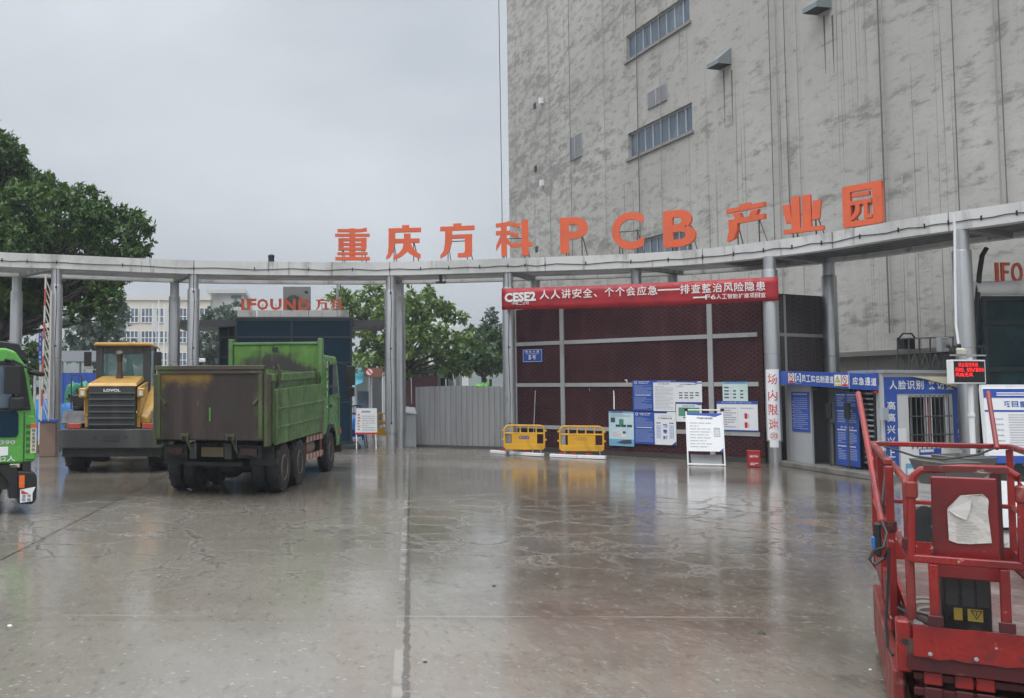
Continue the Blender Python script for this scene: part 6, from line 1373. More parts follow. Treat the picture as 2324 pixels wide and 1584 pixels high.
for x in (-.3, .58): m.bar((x, YR - .01, 1.28), (x, YR + .02, .9), .014)
m.build('hanging_chain', STEEL, tr)
for y in (0, 1.45):
    wheel(tr, 1.1, y, .53, .3, .5, 1, dual=True); wheel(tr, -1.1, y, .53, .3, .5, -1, dual=True)
wheel(tr, 1.07, 5.2, .53, .3, .5, 1); wheel(tr, -1.07, 5.2, .53, .3, .5, -1)
# side guard with red-white boards, fuel tank
RW2 = redwhite('red_white_side_boards', .3, 0)
M, nt, b, ob, out = newmat('red_white_side_board'); sp = nd(nt, 'ShaderNodeSeparateXYZ'); nt.links.new(ob, sp.inputs[0])
f = mth(nt, 'GREATER_THAN', mth(nt, 'FRACT', mth(nt, 'MULTIPLY', sp.outputs[1], 2.6)), .5); nt.links.new(mixc(nt, f, (.42, .38, .34), (.3, .05, .03)), b.inputs['Base Color']); b.inputs['Roughness'].default_value = .5; RWB = M
for z in (.5, .93): MB().box(1.17, 1.2, 2.35, 4.25, z, z + .14).build('side_guard_board', RWB, tr)
m = MB(); m.box(1.14, 1.169, 2.4, 2.5, .45, 1.1); m.box(1.14, 1.169, 4.05, 4.2, .45, 1.1); m.build('side_guard_post', mat('guard_post_red', (.2, .06, .04), .6), tr)
m = MB(); m.lathe([(.02, 0), (.27, .02), (.29, .06), (.29, .44), (.3, .45), (.3, .5), (.29, .51), (.29, .94), (.27, .98), (.02, 1)], (.82, 2.7, .76), 'y', 20); m.build('fuel_tank', mat('tank_alloy', (.3, .25, .21), .45, .5), tr, smooth=True)
# cab: cab-over with raked windscreen
cw = 1.2; prof = [(4.2, 1.0), (4.2, 3.0), (4.34, 3.12), (6.0, 3.12), (6.16, 3.02), (6.58, 2.02), (6.64, 1.0), (6.6, .62), (6.02, .62), (5.88, 1.0), (5.6, 1.22), (4.9, 1.22), (4.62, 1.0)]
fc = Fr((0, 0, 0), (0, 1, 0), (0, 0, 1))
m = MB(); m.prism(prof, fc, -cw, cw); m.build('cab', CABG, tr, bevel=.05, seg=2)
for s in (-1, 1):
    x0, x1 = sorted((s * (cw + .002), s * (cw + .014))); m = MB(); q = [(5.02, 2.05), (5.02, 2.88), (5.95, 2.88), (6.26, 2.1)]
    m.prism([(y, z) for y, z in q], fc, x0, x1); w_ = m.build('side_window', GLASSD, tr)
    m = MB(); y0 = [(4.96, 1.3), (4.96, 2.96), (4.985, 2.96), (4.985, 1.3)]; m.prism(y0, fc, x0, x1); m.prism([(6.3, 1.3), (6.3, 2.0), (6.32, 2.0), (6.32, 1.3)], fc, x0, x1); m.build('door_gap', DARK, tr)
    m = MB(); m.box(min(s * 1.21, s * 1.25), max(s * 1.21, s * 1.25), 5.05, 5.22, 1.72, 1.79); m.build('door_handle', BLACK, tr)
    m = MB(); arc_ = [(5.25 + .68 * math.cos(a), .62 + .64 * math.sin(a)) for a in [math.pi * k / 12 for k in range(13)]]; arc2 = [(5.25 + .6 * math.cos(a), .62 + .56 * math.sin(a)) for a in [math.pi * k / 12 for k in range(12, -1, -1)]]
    m.prism(arc_ + arc2, fc, *sorted((s * .85, s * 1.23))); m.build('wheel_arch', BLACK, tr)
    m = MB(); m.tube([(s * 1.2, 6.12, 2.95), (s * 1.5, 6.35, 2.85), (s * 1.52, 6.35, 2.0), (s * 1.25, 6.4, 1.95)], .025, 6); m.box(*sorted((s * 1.4, s * 1.68)), 6.28, 6.42, 2.32, 2.86); m.box(*sorted((s * 1.42, s * 1.66)), 6.28, 6.42, 2.0, 2.26); m.build('mirror', BLACK, tr, bevel=.02)
m = MB(); m.add([(-1.1, 6.19, 2.98), (1.1, 6.19, 2.98), (1.1, 6.6, 2.02), (-1.1, 6.6, 2.02)], [[3, 2, 1, 0]]); m.build('windscreen', GLASSD, tr)
m = MB(); fsd = Fr((cw + .016, 0, 0), (0, 1, 0), (0, 0, 1))
for k, ch in enumerate('IVECO'): z = 1.72 + k * .26; m.text(ch, Fr((cw + .016, 4.76, z), (0, 0, 1), (0, -1, 0)), 0, 0, .05 if ch == 'I' else .2, .16, .004, .03)
m.build('cab_lettering', PAPER, tr)
m = MB(); m.box(-1.22, 1.22, 6.56, 6.72, .42, .78); m.build('front_bumper', CHAS, tr); m = MB(); m.box(1.205, 1.235, 6.4, 6.55, .95, 1.12); m.build('side_marker', mat('amber_lamp', (.5, .14, .02), .3), tr)
m = MB(); m.box(-1.0, 1.0, 4.02, 4.15, 1.1, 2.2); m.build('cab_rear_frame', CHAS, tr)

# ================================================================ yellow wheel loader
LY = 25.55; ld = thing('wheel_loader', 'yellow wheel loader parked with its dark rear grille towards the yard', 'wheel loader', (xat(264, 25.1), LY, 0), R(2))
LYEL = mat('loader_yellow', (.46, .255, .045), .38, 0, [((.38, .19, .025), 1.6, .45, .7, I3), ((.3, .16, .04), 3.5, .6, .78, VS)], coat=.2)
LDK = mat('loader_charcoal', (.038, .038, .04), .5, 0, [((.085, .08, .075), 2, .5, .75, VS)])
for s in (-1, 1): wheel(ld, s * 1.12, .2, .79, .58, .45, s, rimm=LYEL, lugs=11); wheel(ld, s * 1.12, 3.4, .79, .58, .45, s, rimm=LYEL, lugs=11)
m = MB(); m.prism([(-1.38, .72), (-1.32, .66), (1.32, .66), (1.38, .72), (1.38, 1.12), (1.3, 1.17), (-1.3, 1.17), (-1.38, 1.12)], Fr((0, -1.25, 0), (1, 0, 0), (0, 0, 1)), -1.0, 0); cwt = m.build('counterweight', LDK, ld, bevel=.03, seg=2)
m = MB(); m.box(-1.28, 1.28, -1.12, -.4, .44, .655); m.build('belly_plate', CHAS, ld); m = MB(); m.box(-.2, .2, -1.262, -1.253, .85, 1.0); m.build('counterweight_slot', DARK, ld); m = MB(); f = Fr((0, -1.253, 0), (1, 0, 0), (0, 0, 1)); m.disc(f, -.4, .95, .04).disc(f, .4, .95, .04); m.build('bolt_hole', DARK, ld)
# rear grille and hood
m = MB(); m.prism([(-.63, 1.19), (.63, 1.19), (.62, 2.27), (-.62, 2.27)], Fr((0, -1.15, 0), (1, 0, 0), (0, 0, 1)), -.1, 0); gr = m.build('rear_grille', LDK, ld, bevel=.015)
m = MB()
for k in range(6): z = 1.27 + k * .165; m.box(-.6, .6, -1.21, -1.152, z, z + .03)
m.build('grille_louvre', mat('grille_grey', (.1, .1, .1), .5), gr)
m = MB(); f = Fr((-.22, -1.153, 2.14), (1, 0, 0), (0, 0, 1)); m.text('LOVOL', f, 0, 0, .44, .075, .006, .035); m.build('maker_lettering', PAPER, gr)
m = MB(); m.hexa([(-.66, -1.17, 2.275), (.66, -1.17, 2.275), (.62, .5, 2.45), (-.62, .5, 2.45), (-.63, -1.1, 2.37), (.63, -1.1, 2.37), (.57, .5, 2.58), (-.57, .5, 2.58)]); m.build('engine_hood', LYEL, ld, bevel=.03, seg=2)
m = MB()
for s in (-1, 1): m = MB(); a, b_ = sorted((s * .64, s * .72)); m.hexa([(a, -1.04, 1.2), (b_, -1.04, 1.2), (b_, .6, 1.2), (a, .6, 1.2), (a, -1.04, 2.26), (b_, -1.04, 2.26), (b_, .6, 2.42), (a, .6, 2.42)]); m.build('hood_side', LYEL, ld, bevel=.01)
for s in (-1, 1):
    a, b_ = sorted((s * .66, s * .86)); m = MB(); m.box(a, b_, -1.2, -1.0, 1.98, 2.24); hl = m.build('headlight', LYEL, ld, bevel=.03); m = MB(); m.box(a + .05, b_ - .05, -1.215, -1.202, 2.04, 2.17); m.build('lens', mat('lamp_lens', (.6, .6, .58), .15), hl)
    m = MB(); m.tube([(s * .72, -1.06, 1.98), (s * .72, -1.06, 1.55), (s * .66, -1.06, 1.5)], .025, 6); m.build('grab_rail', LYEL, ld)
    a, b_ = sorted((s * .8, s * 1.14)); m = MB(); m.box(a, b_, -1.2, -1.05, 1.175, 1.31); m.build('tail_lamp', mat('loader_tail_lamp', (.42, .06, .04), .3), ld, bevel=.01)
    # fender, steps, hand rail
    m = MB(); pr = [(-.75, 1.3), (-.55, 1.62), (.75, 1.62), (1.0, 1.3), (1.0, 1.26), (.72, 1.57), (-.52, 1.57), (-.72, 1.28)]; m.prism(pr, Fr((0, 0, 0), (0, 1, 0), (0, 0, 1)), *sorted((s * .78, s * 1.4))); m.build('fender', LDK, ld)
    m = MB(); m.box(*sorted((s * .74, s * 1.35)), .3, 1.6, 1.63, 1.75); m.build('step_platform', LYEL if s > 0 else LDK, ld, bevel=.02)
    m = MB(); m.tube([(s * 1.36, .2, 1.65), (s * 1.36, .2, 2.52), (s * 1.3, .2, 2.6), (s * 1.12, .2, 2.6), (s * 1.08, .2, 2.5), (s * 1.08, .2, 1.75)], .022, 6); m.build('hand_rail', LDK, ld)
m = MB(); m.hexa([(.72, -.9, 1.3), (.95, -.9, 1.3), (1.1, .9, 1.3), (.72, .9, 1.3), (.72, -.9, 1.5), (.9, -.9, 1.45), (1.2, .9, 2.3), (.72, .9, 2.3)]); m.build('rear_frame', LYEL, ld, bevel=.02)
m = MB(); m.hexa([(-1.2, -.4, 1.75), (-.76, -.4, 1.75), (-.76, .3, 1.75), (-1.2, .3, 1.75), (-1.2, -.4, 2.05), (-.76, -.4, 2.05), (-.76, .3, 2.05), (-1.2, .3, 2.05)]); m.build('battery_box', BLACK, ld, bevel=.02)
# cab frame with glass all round
cy0, cy1, cz0, cz1, hw = .55, 2.0, 2.2, 3.42, .76; m = MB()
for x in (-hw, hw - .2): m.box(x, x + .2, cy0, cy0 + .14, 1.6, cz1)
for x in (-hw, hw - .1): m.box(x, x + .1, cy1 - .1, cy1, 1.6, cz1)
m.box(-hw + .203, hw - .203, cy0 + .01, cy0 + .1, 1.6, 2.52); m.box(-hw + .203, hw - .203, cy0 + .01, cy0 + .1, 3.22, cz1 - .004); m.box(-hw + .1, hw - .1, cy1 - .09, cy1 - .01, 1.6, 2.3)
for s in (-1, 1): m.box(*sorted((s * hw, s * (hw - .06))), cy0 + .143, cy1 - .103, 1.6, 2.25)
cb = m.build('cab', LDK, ld, bevel=.01)
m = MB(); m.prism([(-.82, 3.42), (.82, 3.42), (.76, 3.52), (-.76, 3.52)], Fr((0, cy1 + .15, 0), (1, 0, 0), (0, 0, 1)), 0, cy1 + .15 - cy0 + .15); m.build('cab_roof', LYEL, ld, bevel=.03)
M, nt, b, ob, out = newmat('cab_glass'); b.inputs['Base Color'].default_value = (.12, .22, .22, 1); b.inputs['Roughness'].default_value = .04; b.inputs['Alpha'].default_value = .4; CABGL = M
MB().box(-hw + .2, hw - .2, cy0 + .04, cy0 + .05, 2.52, 3.22).build('rear_window', CABGL, ld); MB().box(-hw + .1, hw - .1, cy1 - .05, cy1 - .04, 2.3, 3.4).build('front_window', CABGL, ld)
for s in (-1, 1): MB().box(*sorted((s * (hw - .03), s * (hw - .04))), cy0 + .15, cy1 - .11, 2.26, 3.4).build('side_window', CABGL, ld)
m = MB(); m.prism([(-.02, 2.2), (.3, 2.2), (.26, 2.62), (.2, 2.95), (.18, 3.08), (.06, 3.08), (.04, 2.95), (0, 2.6)], Fr((0, 1.0, 0), (1, 0, 0), (0, 0, 1)), 0, .14); m.box(-.25, -.08, 1.5, 1.55, 2.3, 2.75); m.build('driver_seat', BLACK, ld, bevel=.02)
m = MB(); m.cyl((0, .0, 2.5), (0, .0, 2.62), .11, .09, 14); m.cyl((0, .0, 2.62), (0, .0, 3.0), .075, .07, 14); m.tube([(0, .0, 2.98), (0, -.02, 3.12), (0, -.1, 3.22)], [.085, .09, .09], 12); m.build('exhaust_stack', mat('rusty_exhaust', (.06, .045, .04), .6, .3, [((.1, .05, .035), 4, .5, .7, I3)]), ld, smooth=True)
for s in (-1, 1): m = MB(); m.tube([(s * .75, .6, 3.3), (s * .95, .55, 3.38), (s * 1.02, .5, 3.34), (s * 1.02, .5, 3.25)], .02, 6); m.box(*sorted((s * .88, s * 1.08)), .47, .54, 2.85, 3.26); m.build('mirror', BLACK, ld, bevel=.02)
# front half: articulation, lift arms, bucket
m = MB(); m.box(-.5, .5, 1.9, 4.0, .7, 1.5)
for s in (-1, 1): m.hexa([(s * .55 - .1, 3.0, 1.6), (s * .55 + .1, 3.0, 1.6), (s * .55 + .1, 5.0, .5), (s * .55 - .1, 5.0, .5), (s * .55 - .1, 3.0, 1.95), (s * .55 + .1, 3.0, 1.95), (s * .55 + .1, 5.0, .8), (s * .55 - .1, 5.0, .8)])
m.build('front_frame', LYEL, ld); m = MB(); m.prism([(5.0, .06), (6.0, .06), (6.05, .1), (5.25, .5), (5.15, 1.1), (5.05, 1.2), (4.95, .6)], Fr((0, 0, 0), (0, 1, 0), (0, 0, 1)), -1.4, 1.4); m.build('bucket', CHAS, ld)

# ================================================================ green lorry cab at the left edge (seen from its side, heading right)
gt = thing('green_lorry', 'bright green lorry cab with black mirrors cut off at the left edge', 'lorry', (-5.24, 16.33, 0), R(22))
# local x = heading, y = away from the door side
LGR = mat('lorry_green_paint', (.085, .36, .045), .28, 0, [((.07, .3, .04), 1.5, .45, .7, I3)], coat=.5)
fd = Fr((0, 0, 0), (1, 0, 0), (0, 0, 1))     # +n = -y: outwards
hp = [(-2.2, .9), (.38, .9), (.45, .98), (.46, 1.3), (.42, 1.84), (.26, 2.6), (.06, 2.88), (-.1, 2.93), (-2.2, 2.93)]
m = MB(); m.prism(hp, fd, -2.3, 0); m.build('cab_body', LGR, gt, bevel=.05, seg=3)
m = MB(); m.prism([(-.7, 1.36), (-.7, 1.82), (.1, 1.82), (.135, 1.76), (.135, 1.42), (.1, 1.36)], fd, .005, .02); m.build('door_pocket_glass', GLASSD, gt)
m = MB(); m.prism([(-1.2, 1.88), (-1.2, 2.62), (-.02, 2.62), (.08, 2.2), (.12, 1.88)], fd, .004, .016); m.build('side_window', GLASSW, gt); m = MB(); m.prism([(-1.2, 1.83), (.34, 1.83), (.33, 1.875), (-1.2, 1.875)], fd, .004, .03); m.prism([(-.02, 2.625), (.085, 2.2), (.125, 1.88), (.335, 1.88), (.2, 2.64), (.0, 2.74)], fd, .004, .028); m.prism([(-1.2, 2.625), (-.025, 2.625), (-.0, 2.7), (-1.2, 2.7)], fd, .004, .03); m.build('window_frame', BLACK, gt)
m = MB(); m.prism([(.225, .93), (.225, 1.8), (.237, 1.8), (.237, .93)], fd, .004, .01); m.build('door_gap', DARK, gt)
m = MB(); m.prism([(.25, .96), (.43, .96), (.445, 1.62), (.4, 1.74), (.28, 1.74), (.25, 1.66)], fd, .004, .05); m.build('corner_panel', LGR, gt, bevel=.02); m = MB()
for k in range(5): m.prism([(.262, 1.08 + k * .11), (.33, 1.08 + k * .11), (.33, 1.14 + k * .11), (.262, 1.14 + k * .11)], fd, .052, .06)
m.build('corner_slot', mat('dark_green_slot', (.03, .13, .02), .5), gt)
m = MB(); m.prism([(.34, 1.08), (.44, 1.08), (.44, 1.6), (.34, 1.6)], fd, .053, .06); m.mat(1); fz_ = Fr(fd.p(.34, 1.08, .06), fd.ex, fd.ey); m.quad(fz_, 0, .44, .1, .52, .003); m.mat(2)
for k, ch in enumerate('随车携带货物'): m.text(ch, fz_, .022, .37 - k * .068, .08, .425 - k * .068, .004, .01)
m.build('warning_strip', [mat('strip_cream', (.62, .58, .45), .5), ORANGE, INK], gt)
m = MB(); m.text('390', fd, -.17, 1.235, .09, 1.31, .008, .03); m.build('chrome_number', mat('chrome', (.6, .62, .6), .15, .9), gt); m = MB(); m.text('核载2人', fd, -.42, .94, .09, 1.04, .008, .006); m.build('door_lettering', PAPER, gt)
m = MB(); m.prism([(-.5, 1.02), (-.03, 1.05), (-.03, 1.2), (-.5, 1.2)], fd, .012, .018); m.build('paper_notice', PAPER, gt)
MB().box(.0, .17, -.03, .02, .83, .895).build('step_light', mat('cream_light', (.5, .46, .36), .4), gt, bevel=.01)
# roof visor, mirrors
m = MB(); m.hexa([(-.3, .1, 2.9), (.3, .1, 2.66), (.3, 2.2, 2.66), (-.3, 2.2, 2.9), (-.2, .1, 3.06), (.12, .1, 3.02), (.12, 2.2, 3.02), (-.2, 2.2, 3.06)]); m.build('sun_visor', BLACK, gt, bevel=.02)
m = MB(); m.tube([(-.1, -.0, 2.72), (.0, -.28, 2.7), (.02, -.3, 2.2), (.04, -.05, 1.86)], .028, 7); m.box(-.14, .12, -.42, -.28, 2.12, 2.6); m.build('main_mirror', BLACK, gt, bevel=.05, seg=2); m = MB(); m.box(-.06, .2, -.4, -.27, 1.83, 2.08); m.build('wide_mirror', BLACK, gt, bevel=.05, seg=2)
m = MB(); m.tube([(.02, -.28, 2.62), (.2, -.22, 2.6), (.36, -.2, 2.54)], .02, 6); m.build('mirror_arm', BLACK, gt); m = MB(); c0 = Vector((.4, -.18, 2.49)); m.lathe([(.0, -.05), (.1, -.045), (.15, -.01), (.14, .03), (.0, .05)], (c0.x, c0.y, c0.z), 'z', 20)
m.v = [(c0.x + (x - c0.x) * 1.05, y, z + (x - c0.x) * -.2) for x, y, z in m.v]; m.build('convex_mirror', BLACK, gt, smooth=True)
# bumper corner with indicator and sticker, wheel and arch
m = MB(); m.prism([(.15, .2), (.4, .18), (.46, .26), (.47, .66), (.4, .76), (.12, .78)], fd, -2.3, .06); m.build('bumper', BLACK, gt, bevel=.04, seg=2)
MB().box(.22, .36, -.0, .3, .74, .93).build('bumper_stay', CHAS, gt)
MB().box(.16, .25, -.082, -.062, .48, .7).build('indicator', mat('orange_indicator', (.75, .14, .02), .25), gt)
m = MB(); fk = Fr(fd.p(.18, .22, .064), fd.ex, fd.ey); m.poly(fk, [(.0, .0), (.21, .02), (.21, .16), (.26, .27), (.0, .23)], .003); m.mat(1).poly(fk, [(.02, .15), (.16, .15), (.02, .22)], .006); m.mat(2)
for i in range(2):
    for j in range(2): m.text('限速随带'[i * 2 + j], fk, .03 + i * .09, .02 + j * .065, .095 + i * .09, .075 + j * .065, .006, .01)
m.build('sticker', [PAPER, REDINK, INK], gt)
m = MB(); m.box(-2.2, .05, .05, 2.2, .45, .975); m.build('chassis', CHAS, gt); wheel(gt, 0, 0, .52, .3, .5, -1).location = (-.62, .22, 0)
lw = [o for o in gt.children if o.name.startswith('wheel')][-1]; lw.rotation_euler = (0, 0, R(90))
m = MB(); m.prism([(-1.4, .3), (-1.35, .88), (.12, .88), (.14, .3), (.0, .3), (-.02, .6), (-.2, .84), (-1.0, .84), (-1.2, .3)], fd, -.35, .03); m.build('wheel_arch', BLACK, gt)
m = MB(); m.box(-6, -2.3, .2, 2.1, .95, 1.1); m.build('load_bed', CHAS, gt)
# ================================================================ red scissor lift in the foreground
d8 = lambda x, y: ((2180 + x / 1.953) * .8843, (980 + y / 1.953) * .8843)
LA = Vector((3.59, 5.6, 0)); lyaw = R(-29.2); lY = Vector((math.sin(R(29.2)), math.cos(R(29.2)), 0)); lX = Vector((lY.y, -lY.x, 0))
LRED = mat('scuffed_red_paint', (.26, .012, .009), .36, 0, [((.15, .006, .008), 2.2, .42, .68, I3), ((.09, .02, .018), 5, .56, .7, I3), ((.5, .3, .28), 11, .65, .7, I3)], bump=.15, bsc=18, coat=.15)
LREDT = mat('chalky_red_paint', (.22, .028, .022), .42, 0, [((.36, .17, .15), 6, .58, .7, I3), ((.11, .01, .011), 3, .45, .65, I3)], bump=.15, bsc=18)
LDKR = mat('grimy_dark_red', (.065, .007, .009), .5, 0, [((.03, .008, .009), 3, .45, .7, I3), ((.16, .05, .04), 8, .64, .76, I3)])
sl_ = thing('scissor_lift', 'red scuffed scissor lift platform with guard rails in the right foreground', 'lift', (LA.x, LA.y, 0), lyaw)
def l8(x, y, yl):
    """close-up 8 point on the lift plane yl metres from its near end -> local x, z"""
    A = LA + lY * yl; p = onplane(*d8(x, y), (A.x, A.y), (A.x + lX.x, A.y + lX.y)); return (p - A).dot(lX), p.z
RZ, FZ, LL, LW = 1.72, .72, 3.05, .86
def rail(m, pts, w=.042): 
    for a, b_ in zip(pts[:-1], pts[1:]): m.bar(a, b_, w)
    return m
# main deck rails (outer), starts a little behind the near end
y0 = .62
for s, x in ((-1, -.06), (1, LW + .06)):
    m = MB(); rail(m, [(x, y0, RZ), (x, LL, RZ)], .043); m.build('top_rail', LREDT, sl_, bevel=.008)
    m = MB(); rail(m, [(x, y0 + .02, 1.22), (x, LL, 1.22)], .036); m.build('mid_rail', LRED, sl_, bevel=.006)
    for y in (y0, 1.7, LL): m = MB(); m.box(x - .024, x + .024, y - .024, y + .024, FZ - .1, RZ - .026); m.build('rail_post', LRED, sl_, bevel=.006)
    m = MB(); a, b_ = x - .012, x + .012; m.hexa([(a, y0 + .03, FZ - .08), (b_, y0 + .03, FZ - .08), (b_, LL - .03, FZ - .08), (a, LL - .03, FZ - .08), (a, y0 + .03, FZ + .14), (b_, y0 + .03, FZ + .14), (b_, LL - .03, FZ + .14), (a, LL - .03, FZ + .14)]); m.build('toe_board', LREDT, sl_)
m = MB(); rail(m, [(-.06, LL, RZ), (LW + .06, LL, RZ)], .043); m.build('top_rail', LRED, sl_, bevel=.008)
m = MB(); rail(m, [(-.06, LL, 1.22), (LW + .06, LL, 1.22)], .036); m.build('mid_rail', LRED, sl_, bevel=.006)
m = MB(); m.box(-.04, LW + .04, LL - .012, LL + .012, FZ - .05, FZ + .16); m.build('toe_board', LRED, sl_)
# extension deck rails (inner), reach the near end
for s, x in ((-1, .0), (1, LW)):
    m = MB(); m.tube([(x, 1.9, RZ - .07), (x, .07, RZ - .07), (x, .015, RZ - .09), (x, 0, RZ - .15), (x, 0, FZ + .12)], .024, 8); m.build('extension_rail', LREDT, sl_, smooth=True)
    m = MB(); rail(m, [(x, .03, 1.2), (x, 1.9, 1.2)], .03); m.build('extension_mid_rail', LRED, sl_)
    m = MB(); m.box(x - .01, x + .01, .03, 1.9, FZ, FZ + .13); m.build('extension_toe_board', LRED, sl_)
# near end: arched entry gate
P = [l8(308, 885, 0), l8(305, 520, 0), l8(318, 470, 0), l8(350, 440, 0), l8(560, 430, 0), l8(775, 436, 0), l8(830, 468, 0), l8(856, 530, 0), l8(860, 900, 0)]
m = MB(); m.tube([(x, -.03, z) for x, z in P], .022, 8); m.build('gate_arch', LRED, sl_, smooth=True)
m = MB(); a, b_ = l8(345, 432, 0), l8(790, 452, 0); m.box(a[0] + .02, b_[0], -.052, -.012, a[1] - .012, a[1] + .022); m.build('gate_top_plate', mat('worn_dark_red', (.12, .02, .02), .5, 0, [((.45, .4, .36), 9, .62, .72, I3), ((.04, .02, .02), 5, .55, .7, I3)]), sl_)
gz = l8(500, 895, 0)[1]; gx0, gx1 = l8(300, 885, 0)[0], l8(890, 925, 0)[0]
m = MB(); m.box(gx0, LW + .02, -.05, -.01, gz - .02, gz + .025); m.build('gate_cross_rail', LRED, sl_, bevel=.006)
for x in (418, 772): u = l8(x, 1000, 0)[0]; m = MB(); m.box(u - .024, u + .024, -.05, -.01, FZ + .1, gz - .022); m.build('gate_post', LRED, sl_, bevel=.006)
for u in (P[1][0], P[7][0]): m = MB(); m.lathe([(.026, -.05), (.034, -.04), (.034, .04), (.026, .05)], (u, -.03, P[1][1] - .02), 'z', 12); m.build('gate_collar', LREDT, sl_)
TZ0, TZ1 = .635, .815
m = MB(); n_ = 14; top, bot = [], []
rg = random.Random(3)
for i in range(n_ + 1): u = .0 + (LW + .02) * i / n_; top.append((u, TZ1 + rg.uniform(-.004, .003))); bot.append((u, TZ0 + rg.uniform(-.012, .008)))
m.prism(bot + top[::-1], Fr((0, -.055, 0), (1, 0, 0), (0, 0, 1)), -.012, 0); m.build('end_toe_board', LRED, sl_)
m = MB(); m.box(-.03, LW + .05, -.042, -.0, .55, .634); m.build('deck_edge', LDKR, sl_)
MB().box(-.08, -.004, .0, .14, .52, .82).build('deck_corner', LRED, sl_, bevel=.01); MB().box(LW + .004, LW + .08, .0, .14, .52, .82).build('deck_corner', LRED, sl_, bevel=.01)
m = MB(); m.mat(0).disc(Fr((-.04, -.003, .7), (1, 0, 0), (0, 0, 1)), 0, 0, .018, .0, 12); m.build('corner_hole', DARK, sl_)
# deck
DECK = mat('dirty_deck_plate', (.12, .07, .06), .5, 0, [((.2, .16, .14), 3, .45, .7, I3), ((.05, .03, .03), 6, .55, .72, I3)], bump=.4, bsc=40)
m = MB(); m.box(-.035, LW + .035, .0, LL - .02, FZ - .1, FZ); m.build('deck', DECK, sl_)
# red control door with a wet paper notice
q0, q1 = l8(402, 470, .12), l8(752, 890, .12)
m = MB(); m.box(q0[0], q1[0], .09, .12, gz - .12, q0[1] + .0); dp = m.build('control_panel', mat('panel_red', (.2, .01, .012), .4, 0, [((.12, .008, .009), 2, .45, .7, I3), ((.4, .22, .2), 9, .68, .75, I3)], coat=.2), sl_, bevel=.008)
m = MB(); m.box(q1[0] - .03, q1[0] + .02, .1, .16, 1.2, q0[1] + .03); m.box(q0[0] - .005, q1[0], .125, .16, gz - .1, gz + .02); m.build('panel_edge', LDKR, sl_)
pp = [l8(x, y, .085) for x, y in ((486, 632), (555, 565), (665, 560), (695, 590), (690, 650), (712, 815), (600, 812), (497, 805))]
fp_ = Fr((0, .083, 0), (1, 0, 0), (0, 0, 1)); vs, fs = [], []
NX, NY = 16, 20; cx_ = sum(p[0] for p in pp) / 8
def inside(u, z):
    c_ = False
    for i in range(8):
        (x1, z1), (x2, z2) = pp[i], pp[i - 1]
        if (z1 > z) != (z2 > z) and u < (x2 - x1) * (z - z1) / (z2 - z1) + x1: c_ = not c_
    return c_
zs = [p[1] for p in pp]; xs = [p[0] for p in pp]; rg = random.Random(8); hh = {}
for j in range(NY + 1):
    z = min(zs) + (max(zs) - min(zs)) * j / NY; hit = []
    for i in range(8):
        (x1, z1), (x2, z2) = pp[i], pp[i - 1]; zz = min(max(z, min(zs) + 1e-4), max(zs) - 1e-4)
        if (z1 > zz) != (z2 > zz): hit.append((x2 - x1) * (zz - z1) / (z2 - z1) + x1)
    a, b_ = min(hit), max(hit)
    for i in range(NX + 1):
        t = i / NX; w = .006 + .012 * abs(math.sin(3.1 * t + j * .35)) * (j / NY) ** 1.5 + rg.uniform(0, .004) * (j / NY); vs.append(fp_.p(a + (b_ - a) * t, z, w))
for j in range(NY):
    for i in range(NX): k = j * (NX + 1) + i; fs.append([k, k + 1, k + NX + 2, k + NX + 1])
m = MB(); m.add(vs, fs); 
f0 = Fr((0, .083, 0), (1, 0, 0), (0, 0, 1)); m.mat(1)
def ps(u, v): return xs[0] * 0 + min(xs) + .03 + (max(xs) - min(xs) - .06) * u, min(zs) + (max(zs) - min(zs)) * v
for k in range(7):
    a, b_ = ps(.08, .08 + k * .055), ps(.55 + .35 * ((k * 37) % 10) / 10, .095 + k * .055); m.quad(f0, a[0], a[1], b_[0], b_[1], .013)
pn = m.build('paper_notice', [mat('wet_paper', (.62, .6, .56), .45, 0, [((.48, .46, .42), 14, .5, .7, I3)], bump=.5, bsc=22), mat('washed_ink', (.46, .45, .43), .5)], dp, w=False, smooth=True)
fo = [l8(x, y, .07) for x, y in ((492, 640), (556, 568), (608, 590), (602, 640), (582, 692), (530, 668))]
m = MB(); m.add([(x, .058 - .004 * (i % 2), z) for i, (x, z) in enumerate(fo)], [[0, 1, 2], [0, 2, 3], [0, 3, 4], [0, 4, 5]]); m.build('paper_fold', mat('wet_paper_fold', (.66, .65, .62), .45), dp)
# black control box on the deck
q0, q1 = l8(458, 960, .22), l8(718, 1226, .22)
bt = thing('control_box', 'black battery charger box with a yellow warning label inside the lift gate', 'box', tuple(LA + lX * ((q0[0] + q1[0]) / 2) + lY * .3 + Vector((0, 0, FZ))), lyaw)
hw_ = (q1[0] - q0[0]) / 2; hz_ = q0[1] - FZ
BLKB = mat('scratched_black', (.014, .014, .015), .38, 0, [((.07, .075, .07), 5, .58, .75, I3)])
m = MB(); m.box(-hw_, hw_, -.08, .2, .0, hz_); m.build('casing', BLKB, bt, bevel=.025, seg=2)
m = MB()
for u in (-.6, .05, .65): m.box(hw_ * u - .03, hw_ * u + .03, -.088, -.083, hz_ * .5, hz_ * .95)
m.build('cooling_rib', mat('rib_grey', (.04, .04, .042), .45), bt)
f = Fr((-hw_, -.084, 0), (1, 0, 0), (0, 0, 1)); m = MB(); m.mat(0).quad(f, hw_ * .45, hz_ * .26, hw_ * 1.62, hz_ * .46, .002); m.mat(1); cx_ = hw_ * 1.36; cz_ = hz_ * .375; r = hz_ * .085
